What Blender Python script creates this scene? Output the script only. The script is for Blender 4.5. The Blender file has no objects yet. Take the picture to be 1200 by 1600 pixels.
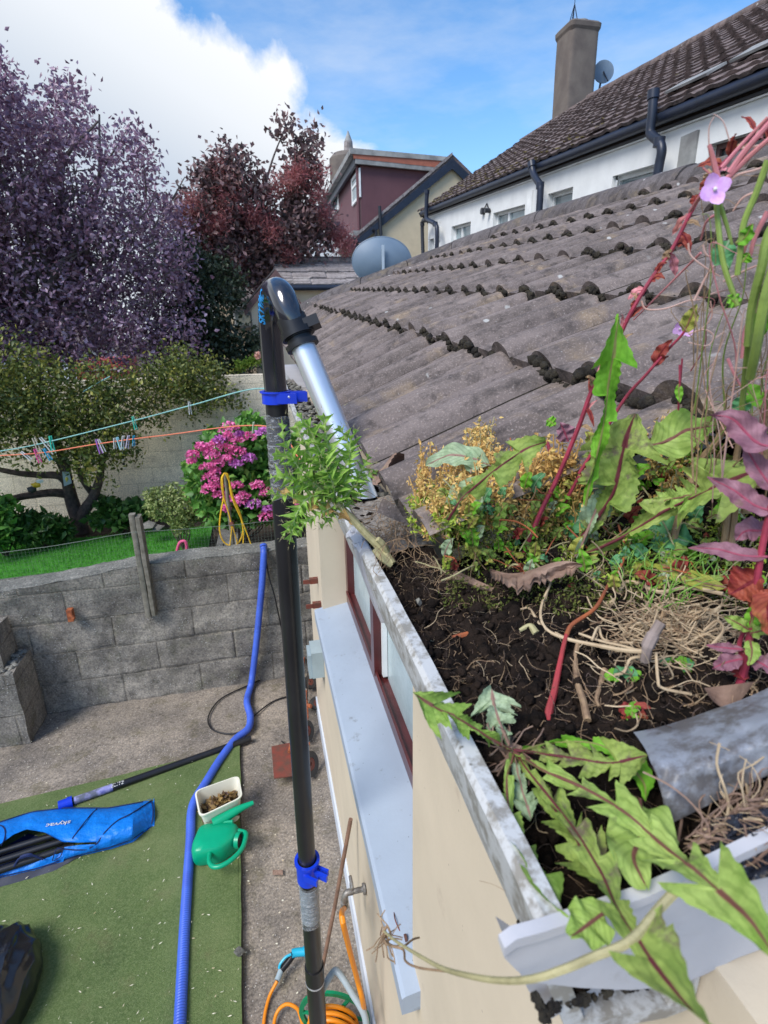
import bpy, math, random
import numpy as np
from mathutils import Vector, Matrix, noise as mnoise
random.seed(7); RNG = np.random.default_rng(11)
scene = bpy.context.scene
COL = scene.collection

# ------------------------------------------------------------------ camera
F = 850.0; CAMZ = 3.0
def _n(v): v = np.array(v, float); return v/np.linalg.norm(v)
_Y = _n([392-600, -(512-800), -F]); _U = np.array([-45., 2500., F])
_Z = _n(_U-_Y*_U.dot(_Y)); _X = np.cross(_Y, _Z)
R = np.array([_X, _Y, _Z])
cam = bpy.data.cameras.new('camera'); co = bpy.data.objects.new('camera', cam); COL.objects.link(co)
cam.sensor_fit = 'VERTICAL'; cam.sensor_height = 24.0; cam.lens = 24.0*F/1600
cam.clip_start = 0.02; cam.clip_end = 600
m4 = Matrix.Identity(4)
for i in range(3):
    for j in range(3): m4[i][j] = R[i][j]
m4[2][3] = CAMZ
co.matrix_world = m4
cam.dof.use_dof = True; cam.dof.focus_distance = 1.25; cam.dof.aperture_fstop = 6.5
scene.camera = co

# ------------------------------------------------------------------ world, sun, exposure
SUN_EL, SUN_AZ = math.radians(50), math.radians(-122)      # azimuth measured from +Y towards +X
world = bpy.data.worlds.new("World"); scene.world = world; world.use_nodes = True
wt = world.node_tree; wn = wt.nodes; wn.clear()
def N(nt, t, **k):
    n = nt.nodes.new(t)
    for a, b in k.items(): setattr(n, a, b)
    return n
def ray(u, v): return R @ _n([u-600, -(v-800), -F])
wout = N(wt, 'ShaderNodeOutputWorld'); bg = N(wt, 'ShaderNodeBackground'); bg.inputs[1].default_value = 0.12
sky = N(wt, 'ShaderNodeTexSky'); sky.sky_type = 'NISHITA'; sky.sun_disc = False
sky.sun_elevation = SUN_EL; sky.sun_rotation = SUN_AZ; sky.air_density = 1.0; sky.dust_density = 0.6; sky.ozone_density = 2.0
hs = N(wt, 'ShaderNodeHueSaturation'); hs.inputs['Saturation'].default_value = 1.25; hs.inputs['Value'].default_value = 1.35
wt.links.new(sky.outputs[0], hs.inputs['Color'])
tc = N(wt, 'ShaderNodeTexCoord')
cn = np.cross(ray(318, 0), ray(668, 262)); cn = cn/np.linalg.norm(cn)
if cn.dot(ray(200, 250)) < 0: cn = -cn
dot = N(wt, 'ShaderNodeVectorMath', operation='DOT_PRODUCT'); dot.inputs[1].default_value = tuple(cn)
wt.links.new(tc.outputs['Generated'], dot.inputs[0])
n1 = N(wt, 'ShaderNodeTexNoise'); n1.inputs['Scale'].default_value = 5.5; n1.inputs['Detail'].default_value = 9; n1.inputs['Roughness'].default_value = .58
n1.inputs['Distortion'].default_value = .25
wt.links.new(tc.outputs['Generated'], n1.inputs['Vector'])
def mth(nt, op, a, b=None, clamp=False):
    n = N(nt, 'ShaderNodeMath', operation=op); n.use_clamp = clamp
    for i, x in enumerate((a, b)):
        if x is None: continue
        if isinstance(x, (int, float)): n.inputs[i].default_value = x
        else: nt.links.new(x, n.inputs[i])
    return n.outputs[0]
def ramp(nt, fac, stops):
    r = N(nt, 'ShaderNodeValToRGB'); e = r.color_ramp.elements
    while len(e) < len(stops): e.new(.5)
    for el, (p, c) in zip(e, stops):
        el.position = p; el.color = c if len(c) == 4 else (*c, 1)
    nt.links.new(fac, r.inputs[0]); return r.outputs[0]
def mixc(nt, fac, a, b, mode='MIX'):
    n = N(nt, 'ShaderNodeMix', data_type='RGBA', blend_type=mode)
    for i, x in ((0, fac), (6, a), (7, b)):
        if isinstance(x, (int, float)): n.inputs[i].default_value = x
        elif isinstance(x, tuple): n.inputs[i].default_value = x if len(x) == 4 else (*x, 1)
        else: nt.links.new(x, n.inputs[i])
    return n.outputs[2]
edge = mth(wt, 'ADD', dot.outputs['Value'], mth(wt, 'MULTIPLY', mth(wt, 'SUBTRACT', n1.outputs['Fac'], .5), .30))
mask = ramp(wt, edge, [(0.0, (0, 0, 0)), (0.035, (1, 1, 1))])
shade = ramp(wt, mth(wt, 'ADD', edge, mth(wt, 'MULTIPLY', mth(wt, 'SUBTRACT', n1.outputs['Fac'], .5), -.3)),
             [(0.0, (5.8, 5.9, 6.1)), (0.10, (5.0, 5.25, 5.6)), (0.22, (3.3, 3.8, 4.5)), (0.42, (4.6, 4.9, 5.3))])
n2 = N(wt, 'ShaderNodeTexNoise'); n2.inputs['Scale'].default_value = 2.6; n2.inputs['Detail'].default_value = 7; n2.inputs['Roughness'].default_value = .6
mp = N(wt, 'ShaderNodeMapping'); mp.inputs['Scale'].default_value = (1, 1, 3.2); mp.inputs['Rotation'].default_value = (.2, .5, .3)
wt.links.new(tc.outputs['Generated'], mp.inputs[0]); wt.links.new(mp.outputs[0], n2.inputs['Vector'])
wisp = ramp(wt, n2.outputs['Fac'], [(0.47, (0, 0, 0)), (0.78, (.6, .6, .6))])
c0 = mixc(wt, wisp, hs.outputs[0], (4.3, 4.8, 5.6))
c1 = mixc(wt, mask, c0, shade)
wt.links.new(c1, bg.inputs[0]); wt.links.new(bg.outputs[0], wout.inputs[0])
sun = bpy.data.lights.new('sun', 'SUN'); sun.energy = 2.6; sun.angle = math.radians(26); sun.color = (1, .96, .9)
so = bpy.data.objects.new('sun', sun); COL.objects.link(so)
sd = Vector((math.sin(SUN_AZ)*math.cos(SUN_EL), math.cos(SUN_AZ)*math.cos(SUN_EL), math.sin(SUN_EL)))
so.rotation_euler = (-sd).to_track_quat('-Z', 'Y').to_euler()
vs = scene.view_settings; scene.display_settings.display_device = 'sRGB'
vs.view_transform = 'Standard'; vs.look = 'None'; vs.exposure = 0.57; vs.gamma = 1.0; vs.use_curve_mapping = False
scene.cycles.max_bounces = 6; scene.cycles.transparent_max_bounces = 8

# ------------------------------------------------------------------ placing helpers (all give real points in metres)
def at(u, v, d): return ray(u, v)*d+np.array([0, 0, CAMZ])
def onx(u, v, x): r = ray(u, v); return r*(x/r[0])+np.array([0, 0, CAMZ])
def ony(u, v, y): r = ray(u, v); return r*(y/r[1])+np.array([0, 0, CAMZ])
def onz(u, v, z): r = ray(u, v); return r*((z-CAMZ)/r[2])+np.array([0, 0, CAMZ])
def V(*a): return np.array(a, float)
def catmull(P, n=8):
    P = [np.array(p, float) for p in P]
    if len(P) < 3: return [P[0]+(P[-1]-P[0])*t for t in np.linspace(0, 1, n+1)]
    Q = [2*P[0]-P[1]]+P+[2*P[-1]-P[-2]]; out = []
    for i in range(1, len(Q)-2):
        for k in range(n):
            t = k/n; a, b, c, d = Q[i-1], Q[i], Q[i+1], Q[i+2]
            out.append(.5*((2*b)+(c-a)*t+(2*a-5*b+4*c-d)*t*t+(3*b-a-3*c+d)*t**3))
    out.append(P[-1]); return out

# ------------------------------------------------------------------ mesh builder
class MB:
    def __init__(s): s.v = []; s.f = []; s.m = []; s.uv = {}
    def add(s, vs_, fs, mi=0, uv=None):
        b = len(s.v); s.v.extend([tuple(map(float, p)) for p in vs_])
        for f in fs: s.f.append(tuple(i+b for i in f)); s.m.append(mi)
        if uv is not None:
            for i, t in enumerate(uv): s.uv[b+i] = t
        return s
    def box(s, a, b, mi=0, fn=None):
        x0, y0, z0 = a; x1, y1, z1 = b
        p = [(x0, y0, z0), (x1, y0, z0), (x1, y1, z0), (x0, y1, z0), (x0, y0, z1), (x1, y0, z1), (x1, y1, z1), (x0, y1, z1)]
        if fn: p = [fn(*q) for q in p]
        return s.add(p, [(0, 3, 2, 1), (4, 5, 6, 7), (0, 1, 5, 4), (1, 2, 6, 5), (2, 3, 7, 6), (3, 0, 4, 7)], mi)
    def prism(s, pts, d, mi=0):
        d = np.array(d, float); n = len(pts); p = [np.array(q, float) for q in pts]
        vv = p+[q+d for q in p]
        return s.add(vv, [tuple(range(n)), tuple(range(2*n-1, n-1, -1))]+[(i, n+i, n+(i+1) % n, (i+1) % n) for i in range(n)], mi)
    def tube(s, pts, r, seg=8, mi=0, cap=True):
        P = [np.array(p, float) for p in pts]; n = len(P)
        if not hasattr(r, '__len__'): r = [r]*n
        T = [P[min(i+1, n-1)]-P[max(i-1, 0)] for i in range(n)]; T = [t/(np.linalg.norm(t)+1e-12) for t in T]
        up = np.array([0, 0, 1.]) if abs(T[0][2]) < .9 else np.array([1., 0, 0])
        a = np.cross(T[0], up); a /= np.linalg.norm(a); vv = []
        for i in range(n):
            a = a-T[i]*a.dot(T[i]); a /= np.linalg.norm(a)+1e-12; b = np.cross(T[i], a)
            for k in range(seg):
                th = 2*math.pi*k/seg; vv.append(P[i]+(a*math.cos(th)+b*math.sin(th))*r[i])
        fs = [(i*seg+k, i*seg+(k+1) % seg, (i+1)*seg+(k+1) % seg, (i+1)*seg+k) for i in range(n-1) for k in range(seg)]
        if cap: fs += [tuple(range(seg-1, -1, -1)), tuple((n-1)*seg+k for k in range(seg))]
        return s.add(vv, fs, mi)
    def ring(s, c, ax, r, h, seg=24, ri=0, mi=0):      # a band or disc round axis ax
        c = np.array(c, float); ax = _n(ax); up = V(0, 0, 1) if abs(ax[2]) < .9 else V(1, 0, 0)
        a = _n(np.cross(ax, up)); b = np.cross(ax, a); vv = []
        for (rr, hh) in ((r, -h/2), (r, h/2), (ri, h/2), (ri, -h/2)):
            for k in range(seg):
                th = 2*math.pi*k/seg; vv.append(c+ax*hh+(a*math.cos(th)+b*math.sin(th))*max(rr, 1e-5))
        fs = []
        for j in range(4):
            for k in range(seg): fs.append((j*seg+k, j*seg+(k+1) % seg, ((j+1) % 4)*seg+(k+1) % seg, ((j+1) % 4)*seg+k))
        return s.add(vv, fs, mi)
    def grid(s, fn, nu, nv, mi=0, flip=False):
        vv = [fn(i/nu, j/nv) for j in range(nv+1) for i in range(nu+1)]; w = nu+1
        fs = [(j*w+i, j*w+i+1, (j+1)*w+i+1, (j+1)*w+i) for j in range(nv) for i in range(nu)]
        if flip: fs = [f[::-1] for f in fs]
        uv = [(i/nu, j/nv) for j in range(nv+1) for i in range(nu+1)]
        return s.add(vv, fs, mi, uv)
    def blob(s, c, r, jit=.25, sq=(1, 1, 1), mi=0):
        vv = []
        for p in ICO_V: vv.append(np.array(c)+p*r*np.array(sq)*(1+random.uniform(-jit, jit)))
        return s.add(vv, ICO_F, mi)
    def build(s, name, mats, parent=None, smooth=True, sharp=38):
        me = bpy.data.meshes.new(name); off = rootloc(parent)
        vv = np.array(s.v, float)-off if len(s.v) else np.zeros((0, 3))
        me.from_pydata(vv.tolist(), [], s.f)
        if not isinstance(mats, (list, tuple)): mats = [mats]
        for m in mats: me.materials.append(m)
        if len(mats) > 1: me.polygons.foreach_set('material_index', s.m)
        if s.uv:
            l = me.uv_layers.new(name='UVMap'); idx = np.zeros(len(me.loops), int); me.loops.foreach_get('vertex_index', idx)
            arr = np.array([s.uv.get(int(i), (0, 0)) for i in idx], float).ravel(); l.data.foreach_set('uv', arr)
        if smooth:
            me.polygons.foreach_set('use_smooth', [True]*len(me.polygons))
            try:
                if sharp: me.set_sharp_from_angle(angle=math.radians(sharp))
            except Exception: pass
        me.update()
        o = bpy.data.objects.new(name, me); COL.objects.link(o)
        if parent: o.parent = parent
        return o
def rootloc(p):
    if p is None: return np.zeros(3)
    while p.parent: p = p.parent
    return np.array(p.location)
def _ico():
    t = (1+5**.5)/2
    v = [(-1, t, 0), (1, t, 0), (-1, -t, 0), (1, -t, 0), (0, -1, t), (0, 1, t), (0, -1, -t), (0, 1, -t), (t, 0, -1), (t, 0, 1), (-t, 0, -1), (-t, 0, 1)]
    f = [(0, 11, 5), (0, 5, 1), (0, 1, 7), (0, 7, 10), (0, 10, 11), (1, 5, 9), (5, 11, 4), (11, 10, 2), (10, 7, 6), (7, 1, 8), (3, 9, 4), (3, 4, 2), (3, 2, 6), (3, 6, 8), (3, 8, 9), (4, 9, 5), (2, 4, 11), (6, 2, 10), (8, 6, 7), (9, 8, 1)]
    return [_n(p) for p in v], f
ICO_V, ICO_F = _ico()
def tag(o, label=None, cat=None, group=None, kind=None):
    if label: o['label'] = label
    if cat: o['category'] = cat
    if group: o['group'] = group
    if kind: o['kind'] = kind
    return o
def empty(name, loc, label, cat, group=None):
    o = bpy.data.objects.new(name, None); o.empty_display_size = .1; COL.objects.link(o); o.location = tuple(float(c) for c in loc)
    return tag(o, label, cat, group)
def copy_tree(o, parent=None):
    c = o.copy(); COL.objects.link(c); c.parent = parent
    for ch in list(o.children): copy_tree(ch, c)
    return c

# ------------------------------------------------------------------ materials
def newmat(name):
    m = bpy.data.materials.new(name); m.use_nodes = True; nt = m.node_tree
    return m, nt, nt.nodes['Principled BSDF'], nt.nodes['Material Output']
def noise(nt, vec, scale, detail=5, rough=.6, dist=0):
    n = N(nt, 'ShaderNodeTexNoise'); n.inputs['Scale'].default_value = scale; n.inputs['Detail'].default_value = detail
    n.inputs['Roughness'].default_value = rough; n.inputs['Distortion'].default_value = dist; nt.links.new(vec, n.inputs['Vector']); return n.outputs['Fac']
def voro(nt, vec, scale, feature='F1'):
    n = N(nt, 'ShaderNodeTexVoronoi', feature=feature); n.inputs['Scale'].default_value = scale; nt.links.new(vec, n.inputs['Vector']); return n
def objco(nt): return N(nt, 'ShaderNodeTexCoord').outputs['Object']
def bump(nt, b, h, strength=.3, dist=.01):
    n = N(nt, 'ShaderNodeBump'); n.inputs['Strength'].default_value = strength; n.inputs['Distance'].default_value = dist
    nt.links.new(h, n.inputs['Height']); nt.links.new(n.outputs[0], b.inputs['Normal'])
def plain(name, c1, c2=None, scale=6, rough=.7, bs=.15, bsc=60, metal=0, spec=.4, lo=.35, hi=.65, bd=.004, trans=0, coat=0):
    m, nt, b, o = newmat(name); vec = objco(nt)
    c2 = c2 or tuple(x*.82 for x in c1)
    nt.links.new(ramp(nt, noise(nt, vec, scale), [(lo, c1), (hi, c2)]), b.inputs['Base Color'])
    b.inputs['Roughness'].default_value = rough; b.inputs['Metallic'].default_value = metal; b.inputs['Specular IOR Level'].default_value = spec
    if coat: b.inputs['Coat Weight'].default_value = coat; b.inputs['Coat Roughness'].default_value = .15
    if trans: b.inputs['Transmission Weight'].default_value = trans
    if bs: bump(nt, b, noise(nt, vec, bsc, 4), bs, bd)
    return m
def concrete(name, a, b_, big=1.5, speck=(.42, .40, .37), sp_amt=.16, dark=(.03, .03, .028), mossc=None, joints=None, vs_=90, bs=.6):
    m, nt, b, o = newmat(name); vec = objco(nt)
    c = ramp(nt, noise(nt, vec, big, 8, .65), [(.34, a), (.68, b_)])
    c = mixc(nt, ramp(nt, noise(nt, vec, big*9, 6, .7), [(.5, (0, 0, 0)), (.78, (.8, .8, .8))]), c, dark)
    if mossc: c = mixc(nt, ramp(nt, noise(nt, vec, big*2.3, 6, .7), [(.52, (0, 0, 0)), (.7, (.7, .7, .7))]), c, mossc)
    v = voro(nt, vec, vs_)
    pm = mth(nt, 'MULTIPLY', ramp(nt, v.outputs['Distance'], [(.12, (1, 1, 1)), (.34, (0, 0, 0))]), ramp(nt, v.outputs['Color'], [(1-sp_amt-.05, (0, 0, 0)), (1-sp_amt, (1, 1, 1))]))
    c = mixc(nt, .85, c, ramp(nt, noise(nt, vec, 70, 4, .75), [(.36, (.55, .55, .55)), (.50, (1, 1, 1)), (.66, (1.55, 1.52, 1.45))]), 'MULTIPLY')
    pm = mth(nt, 'MULTIPLY', pm, ramp(nt, noise(nt, vec, big*2.2, 5, .7), [(.38, (.2, .2, .2)), (.56, (1, 1, 1))]))
    c = mixc(nt, pm, c, speck)
    h = mth(nt, 'ADD', noise(nt, vec, 130, 5), mth(nt, 'MULTIPLY', pm, .5))
    if joints:
        bw, bh, axis = joints
        sep = N(nt, 'ShaderNodeSeparateXYZ'); nt.links.new(vec, sep.inputs[0]); cb = N(nt, 'ShaderNodeCombineXYZ')
        nt.links.new(sep.outputs[axis], cb.inputs[0])
        nt.links.new(mth(nt, 'ADD', sep.outputs[2], mth(nt, 'MULTIPLY', noise(nt, vec, 2, 2), .02)), cb.inputs[1])
        br = N(nt, 'ShaderNodeTexBrick'); br.inputs['Scale'].default_value = 1; br.inputs['Brick Width'].default_value = bw; br.inputs['Row Height'].default_value = bh
        br.inputs['Mortar Size'].default_value = .009; br.inputs['Mortar Smooth'].default_value = .6
        br.inputs['Color1'].default_value = (1, 1, 1, 1); br.inputs['Color2'].default_value = (.84, .84, .84, 1); br.inputs['Mortar'].default_value = (.66, .65, .62, 1)
        nt.links.new(cb.outputs[0], br.inputs[0]); c = mixc(nt, .75, c, br.outputs['Color'], 'MULTIPLY')
        h = mth(nt, 'SUBTRACT', h, mth(nt, 'MULTIPLY', br.outputs['Fac'], .7))
    nt.links.new(c, b.inputs['Base Color']); b.inputs['Roughness'].default_value = .92; b.inputs['Specular IOR Level'].default_value = .2
    bump(nt, b, h, bs, .006); return m
def leafmat(name, cols, trans=.35, rough=.5, nscale=3, spec=.35):
    m, nt, b, o = newmat(name); g = N(nt, 'ShaderNodeNewGeometry')
    k = len(cols); vec = objco(nt)
    f = mth(nt, 'ADD', mth(nt, 'MULTIPLY', g.outputs['Random Per Island'], .75), mth(nt, 'MULTIPLY', mth(nt, 'SUBTRACT', noise(nt, vec, nscale, 3), .4), .8))
    c = ramp(nt, f, [(i/max(1, k-1), cols[i]) for i in range(k)])
    nt.links.new(c, b.inputs['Base Color']); b.inputs['Roughness'].default_value = rough; b.inputs['Specular IOR Level'].default_value = spec
    t = N(nt, 'ShaderNodeBsdfTranslucent'); nt.links.new(c, t.inputs[0]); mx = N(nt, 'ShaderNodeMixShader'); mx.inputs[0].default_value = trans
    nt.links.new(b.outputs[0], mx.inputs[1]); nt.links.new(t.outputs[0], mx.inputs[2]); nt.links.new(mx.outputs[0], o.inputs[0]); return m
def bladmat(name, g1, g2, rib, blot=None, amt=.55, trans=.3, ribw=.06, vein=.6):
    """a near leaf: midrib down the middle (v = .5), side veins, blotches"""
    m, nt, b, o = newmat(name); vec = objco(nt); uvn = N(nt, 'ShaderNodeUVMap'); sep = N(nt, 'ShaderNodeSeparateXYZ'); nt.links.new(uvn.outputs[0], sep.inputs[0])
    c = ramp(nt, noise(nt, vec, 22, 6, .6), [(.36, g1), (.64, g2)])
    c = mixc(nt, ramp(nt, noise(nt, vec, 120, 4), [(.45, (0, 0, 0)), (.7, (.35, .35, .35))]), c, tuple(min(1, x*1.7) for x in g2))
    if blot: c = mixc(nt, ramp(nt, noise(nt, vec, 38, 5, .65), [(amt, (0, 0, 0)), (amt+.1, (.85, .85, .85))]), c, blot)
    av = mth(nt, 'ABSOLUTE', mth(nt, 'SUBTRACT', sep.outputs[1], .5))
    w = mth(nt, 'SINE', mth(nt, 'MULTIPLY', mth(nt, 'SUBTRACT', mth(nt, 'MULTIPLY', sep.outputs[0], 60), mth(nt, 'MULTIPLY', av, 34)), 1.0))
    vn = ramp(nt, mth(nt, 'ADD', w, mth(nt, 'MULTIPLY', noise(nt, vec, 90, 3), .75)), [(.90, (0, 0, 0)), (1.25, (vein*.5, vein*.5, vein*.5))])
    c = mixc(nt, vn, c, tuple(x*.55 for x in g1))
    c = mixc(nt, ramp(nt, av, [(ribw*.6, (1, 1, 1)), (ribw, (0, 0, 0))]), c, rib)
    nt.links.new(c, b.inputs['Base Color']); b.inputs['Roughness'].default_value = .6; b.inputs['Specular IOR Level'].default_value = .3
    bump(nt, b, mth(nt, 'ADD', noise(nt, vec, 90, 4), mth(nt, 'MULTIPLY', vn, -1.5)), .45, .0015)
    t = N(nt, 'ShaderNodeBsdfTranslucent'); nt.links.new(c, t.inputs[0]); mx = N(nt, 'ShaderNodeMixShader'); mx.inputs[0].default_value = trans
    nt.links.new(b.outputs[0], mx.inputs[1]); nt.links.new(t.outputs[0], mx.inputs[2]); nt.links.new(mx.outputs[0], o.inputs[0]); return m
def glassmat(name, c=(.25, .33, .38)):
    m, nt, b, o = newmat(name); vec = objco(nt)
    nt.links.new(ramp(nt, noise(nt, vec, 1.4, 2), [(.4, c), (.6, tuple(x*.55 for x in c))]), b.inputs['Base Color'])
    b.inputs['Roughness'].default_value = .06; b.inputs['Specular IOR Level'].default_value = .8; return m

def tilemat(name, a, b_, sand, sandamt=.62, spots=True, sc=1.0):
    m, nt, b, o = newmat(name); vec = objco(nt)
    c = ramp(nt, noise(nt, vec, 3.5*sc, 8, .65), [(.3, a), (.7, b_)])
    c = mixc(nt, ramp(nt, noise(nt, vec, 7*sc, 6, .6, .4), [(sandamt-.06, (0, 0, 0)), (sandamt+.1, (.75, .75, .75))]), c, sand)
    mpp = N(nt, 'ShaderNodeMapping'); mpp.inputs['Scale'].default_value = (2.2, 14, 3); nt.links.new(vec, mpp.inputs[0])
    c = mixc(nt, ramp(nt, noise(nt, mpp.outputs[0], 1.6*sc, 5, .65), [(.44, (0, 0, 0)), (.62, (.75, .75, .75))]), c, tuple(x*.38 for x in a))
    c = mixc(nt, ramp(nt, noise(nt, vec, 230*sc, 3, .7), [(.54, (0, 0, 0)), (.68, (.42, .42, .42))]), c, tuple(min(1, x*1.9) for x in a))
    c = mixc(nt, ramp(nt, noise(nt, vec, 26*sc, 6, .7), [(.50, (0, 0, 0)), (.70, (.8, .8, .8))]), c, (.035, .030, .028))
    if spots:
        v = voro(nt, vec, 16*sc); sm = mth(nt, 'MULTIPLY', ramp(nt, mth(nt, 'ADD', v.outputs['Distance'], mth(nt, 'MULTIPLY', noise(nt, vec, 90, 3), .22)), [(.20, (1, 1, 1)), (.27, (0, 0, 0))]), ramp(nt, v.outputs['Color'], [(.72, (0, 0, 0)), (.76, (.9, .9, .9))]))
        c = mixc(nt, sm, c, (.42, .42, .40))
        v = voro(nt, vec, 150*sc); sm2 = mth(nt, 'MULTIPLY', ramp(nt, v.outputs['Distance'], [(.2, (1, 1, 1)), (.3, (0, 0, 0))]), ramp(nt, v.outputs['Color'], [(.86, (0, 0, 0)), (.88, (.6, .6, .6))]))
        c = mixc(nt, sm2, c, (.34, .32, .30))
    nt.links.new(c, b.inputs['Base Color']); b.inputs['Roughness'].default_value = .88; b.inputs['Specular IOR Level'].default_value = .25
    bump(nt, b, mth(nt, 'ADD', noise(nt, vec, 160, 4), mth(nt, 'MULTIPLY', noise(nt, vec, 28, 5), 1.4)), .55, .004); return m

def paintmat(name, col, dirt, amt=.55, rough=.5, sc=14, fleck=.9):
    m, nt, b, o = newmat(name); vec = objco(nt)
    c = ramp(nt, noise(nt, vec, 3, 5), [(.35, col), (.7, tuple(x*.88 for x in col))])
    c = mixc(nt, ramp(nt, noise(nt, vec, sc, 8, .72), [(amt, (0, 0, 0)), (amt+.12, (.8, .8, .8))]), c, dirt)
    v = voro(nt, vec, 55); sm = mth(nt, 'MULTIPLY', ramp(nt, mth(nt, 'ADD', v.outputs['Distance'], mth(nt, 'MULTIPLY', noise(nt, vec, 200, 3), .2)), [(.17, (1, 1, 1)), (.22, (0, 0, 0))]), ramp(nt, v.outputs['Color'], [(fleck, (0, 0, 0)), (fleck+.02, (.8, .8, .8))]))
    c = mixc(nt, sm, c, tuple(x*.6 for x in dirt))
    nt.links.new(c, b.inputs['Base Color']); b.inputs['Roughness'].default_value = rough; b.inputs['Specular IOR Level'].default_value = .35
    bump(nt, b, noise(nt, vec, 60, 5), .2, .003); return m

MT = {}
MT['yard'] = concrete('yard_concrete', (.31, .265, .215), (.145, .128, .112), 2.2, (.50, .46, .42), .30, (.055, .048, .042), (.12, .105, .06), vs_=70)
MT['bwall'] = concrete('old_concrete_wall', (.36, .33, .285), (.09, .082, .075), 2.4, (.58, .57, .54), .26, (.04, .037, .036), (.17, .165, .12), joints=(.62, .27, 0), vs_=70, bs=.9)
MT['bwtop'] = concrete('weathered_coping', (.27, .26, .23), (.10, .10, .09), 5, (.6, .6, .55), .2, (.05, .05, .045), vs_=60)
MT['rwall'] = concrete('cream_blockwork', (.82, .74, .58), (.66, .59, .46), .9, (.5, .5, .45), .05, (.40, .36, .29), joints=(.45, .225, 0), vs_=30, bs=.4)
MT['render_cream'] = paintmat('cream_render', (.62, .53, .40), (.44, .36, .27), .62, .85, 5, .90)
MT['render_white'] = paintmat('white_render', (.74, .76, .76), (.5, .5, .5), .7, .8, 3, .99)
MT['render_yellow'] = paintmat('pale_yellow_render', (.60, .50, .34), (.42, .35, .25), .66, .8, 1.3, .99)
MT['plinth'] = paintmat('pale_blue_plinth', (.60, .65, .72), (.4, .42, .45), .66, .6, 9)
MT['sill'] = paintmat('blue_grey_sill_paint', (.35, .41, .49), (.19, .20, .20), .60, .45, 16, .72)
MT['gutter'] = paintmat('dirty_white_gutter', (.52, .53, .53), (.20, .18, .145), .46, .55, 48, .60)
MT['gutter_clean'] = paintmat('white_gutter_end', (.50, .50, .53), (.24, .22, .20), .60, .5, 12, .9)
MT['maroon'] = plain('maroon_window_frame', (.10, .022, .022), (.06, .015, .016), rough=.3, bs=0, spec=.6)
MT['tile'] = tilemat('weathered_roof_tile', (.25, .205, .185), (.115, .093, .088), (.34, .25, .155))
MT['ridge'] = tilemat('old_ridge_tile', (.16, .14, .14), (.075, .067, .067), (.19, .15, .10), .58)
MT['tile2'] = tilemat('dark_brown_roof_tile', (.20, .155, .145), (.12, .094, .092), (.25, .20, .15), .66, True, .35)
MT['tile3'] = tilemat('flat_grey_roof_tile', (.36, .32, .31), (.24, .22, .22), (.42, .39, .36), .6, True, .5)
MT['moss'] = plain('black_moss_and_seam_shade', (.012, .010, .009), (.05, .042, .028), 60, 1, 1.0, 220, bd=.006)  # dry moss lumps; also the painted shadow gaps in the roof seams
MT['soil'] = plain('dark_root_filled_soil', (.006, .0045, .004), (.030, .020, .015), 45, 1, 1.0, 160, bd=.01, spec=.15)
MT['soil2'] = plain('garden_soil', (.09, .06, .04), (.04, .03, .02), 12, 1, .8, 40, bd=.02)
MT['grit'] = concrete('dry_gutter_grit', (.26, .24, .22), (.14, .125, .115), 14, (.45, .43, .4), .3, (.04, .035, .03), vs_=160)
MT['black'] = plain('satin_black_carbon', (.010, .010, .012), (.016, .016, .018), rough=.32, bs=.05, spec=.5)
MT['blackgloss'] = plain('glossy_black_plastic', (.012, .014, .020), (.016, .018, .026), rough=.12, bs=0, spec=.75, coat=.6)
MT['blackpl'] = plain('black_plastic', (.014, .014, .016), rough=.38, bs=0)
MT['darkpipe'] = plain('black_painted_pipe', (.02, .022, .03), rough=.4, bs=.1)
MT['navy'] = plain('dark_blue_fascia', (.018, .025, .048), (.014, .02, .035), rough=.4, bs=.1)
MT['blue'] = plain('blue_clamp_plastic', (.006, .045, .62), (.005, .035, .5), rough=.3, bs=0, spec=.6)
MT['hoseblue'] = plain('blue_ribbed_hose', (.06, .14, .62), (.045, .10, .48), rough=.42, bs=0)
MT['bag'] = plain('blue_nylon_bag', (.0, .20, .72), (.0, .165, .62), 5, .5, .7, 16, bd=.02)
MT['bagdark'] = plain('navy_piping', (.008, .02, .09), rough=.6)
MT['bagside'] = plain('dark_bag_base', (.025, .03, .05), (.05, .055, .08), rough=.7)
MT['alu'] = plain('brushed_aluminium', (.80, .82, .86), (.74, .76, .80), rough=.33, bs=.03, metal=.75)
MT['white'] = plain('white_plastic', (.78, .78, .74), rough=.35, bs=0)
MT['cream_tub'] = plain('cream_plastic_tub', (.76, .74, .62), (.70, .68, .56), rough=.35, bs=0)
MT['green'] = plain('green_can_plastic', (.0, .34, .17), (.0, .29, .145), rough=.33, bs=.08, bsc=20)
MT['orange'] = plain('orange_hose', (.80, .27, .01), (.70, .22, .01), rough=.42, bs=0)
MT['yellow'] = plain('yellow_hose', (.82, .52, .03), (.72, .42, .02), rough=.45, bs=0)
MT['cyan'] = plain('cyan_plastic', (.02, .42, .62), rough=.35, bs=0)
MT['grey'] = plain('grey_plastic', (.34, .42, .45), rough=.4, bs=0)
MT['greytub'] = plain('grey_tube', (.36, .42, .44), rough=.35, bs=0)
MT['reel'] = plain('green_reel_plastic', (.0, .22, .09), rough=.4, bs=0)
MT['rust'] = plain('rusty_red_metal', (.20, .045, .03), (.11, .05, .035), 18, .7, .3, 80)
MT['rustor'] = plain('orange_rust', (.42, .12, .04), (.2, .06, .03), 30, .8, .3, 80)
MT['rubber'] = plain('old_rubber', (.03, .03, .03), (.055, .05, .045), rough=.85)
MT['brass'] = plain('tarnished_tap_metal', (.16, .14, .12), (.34, .33, .31), 40, .5, .4, 120, metal=.5)
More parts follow.
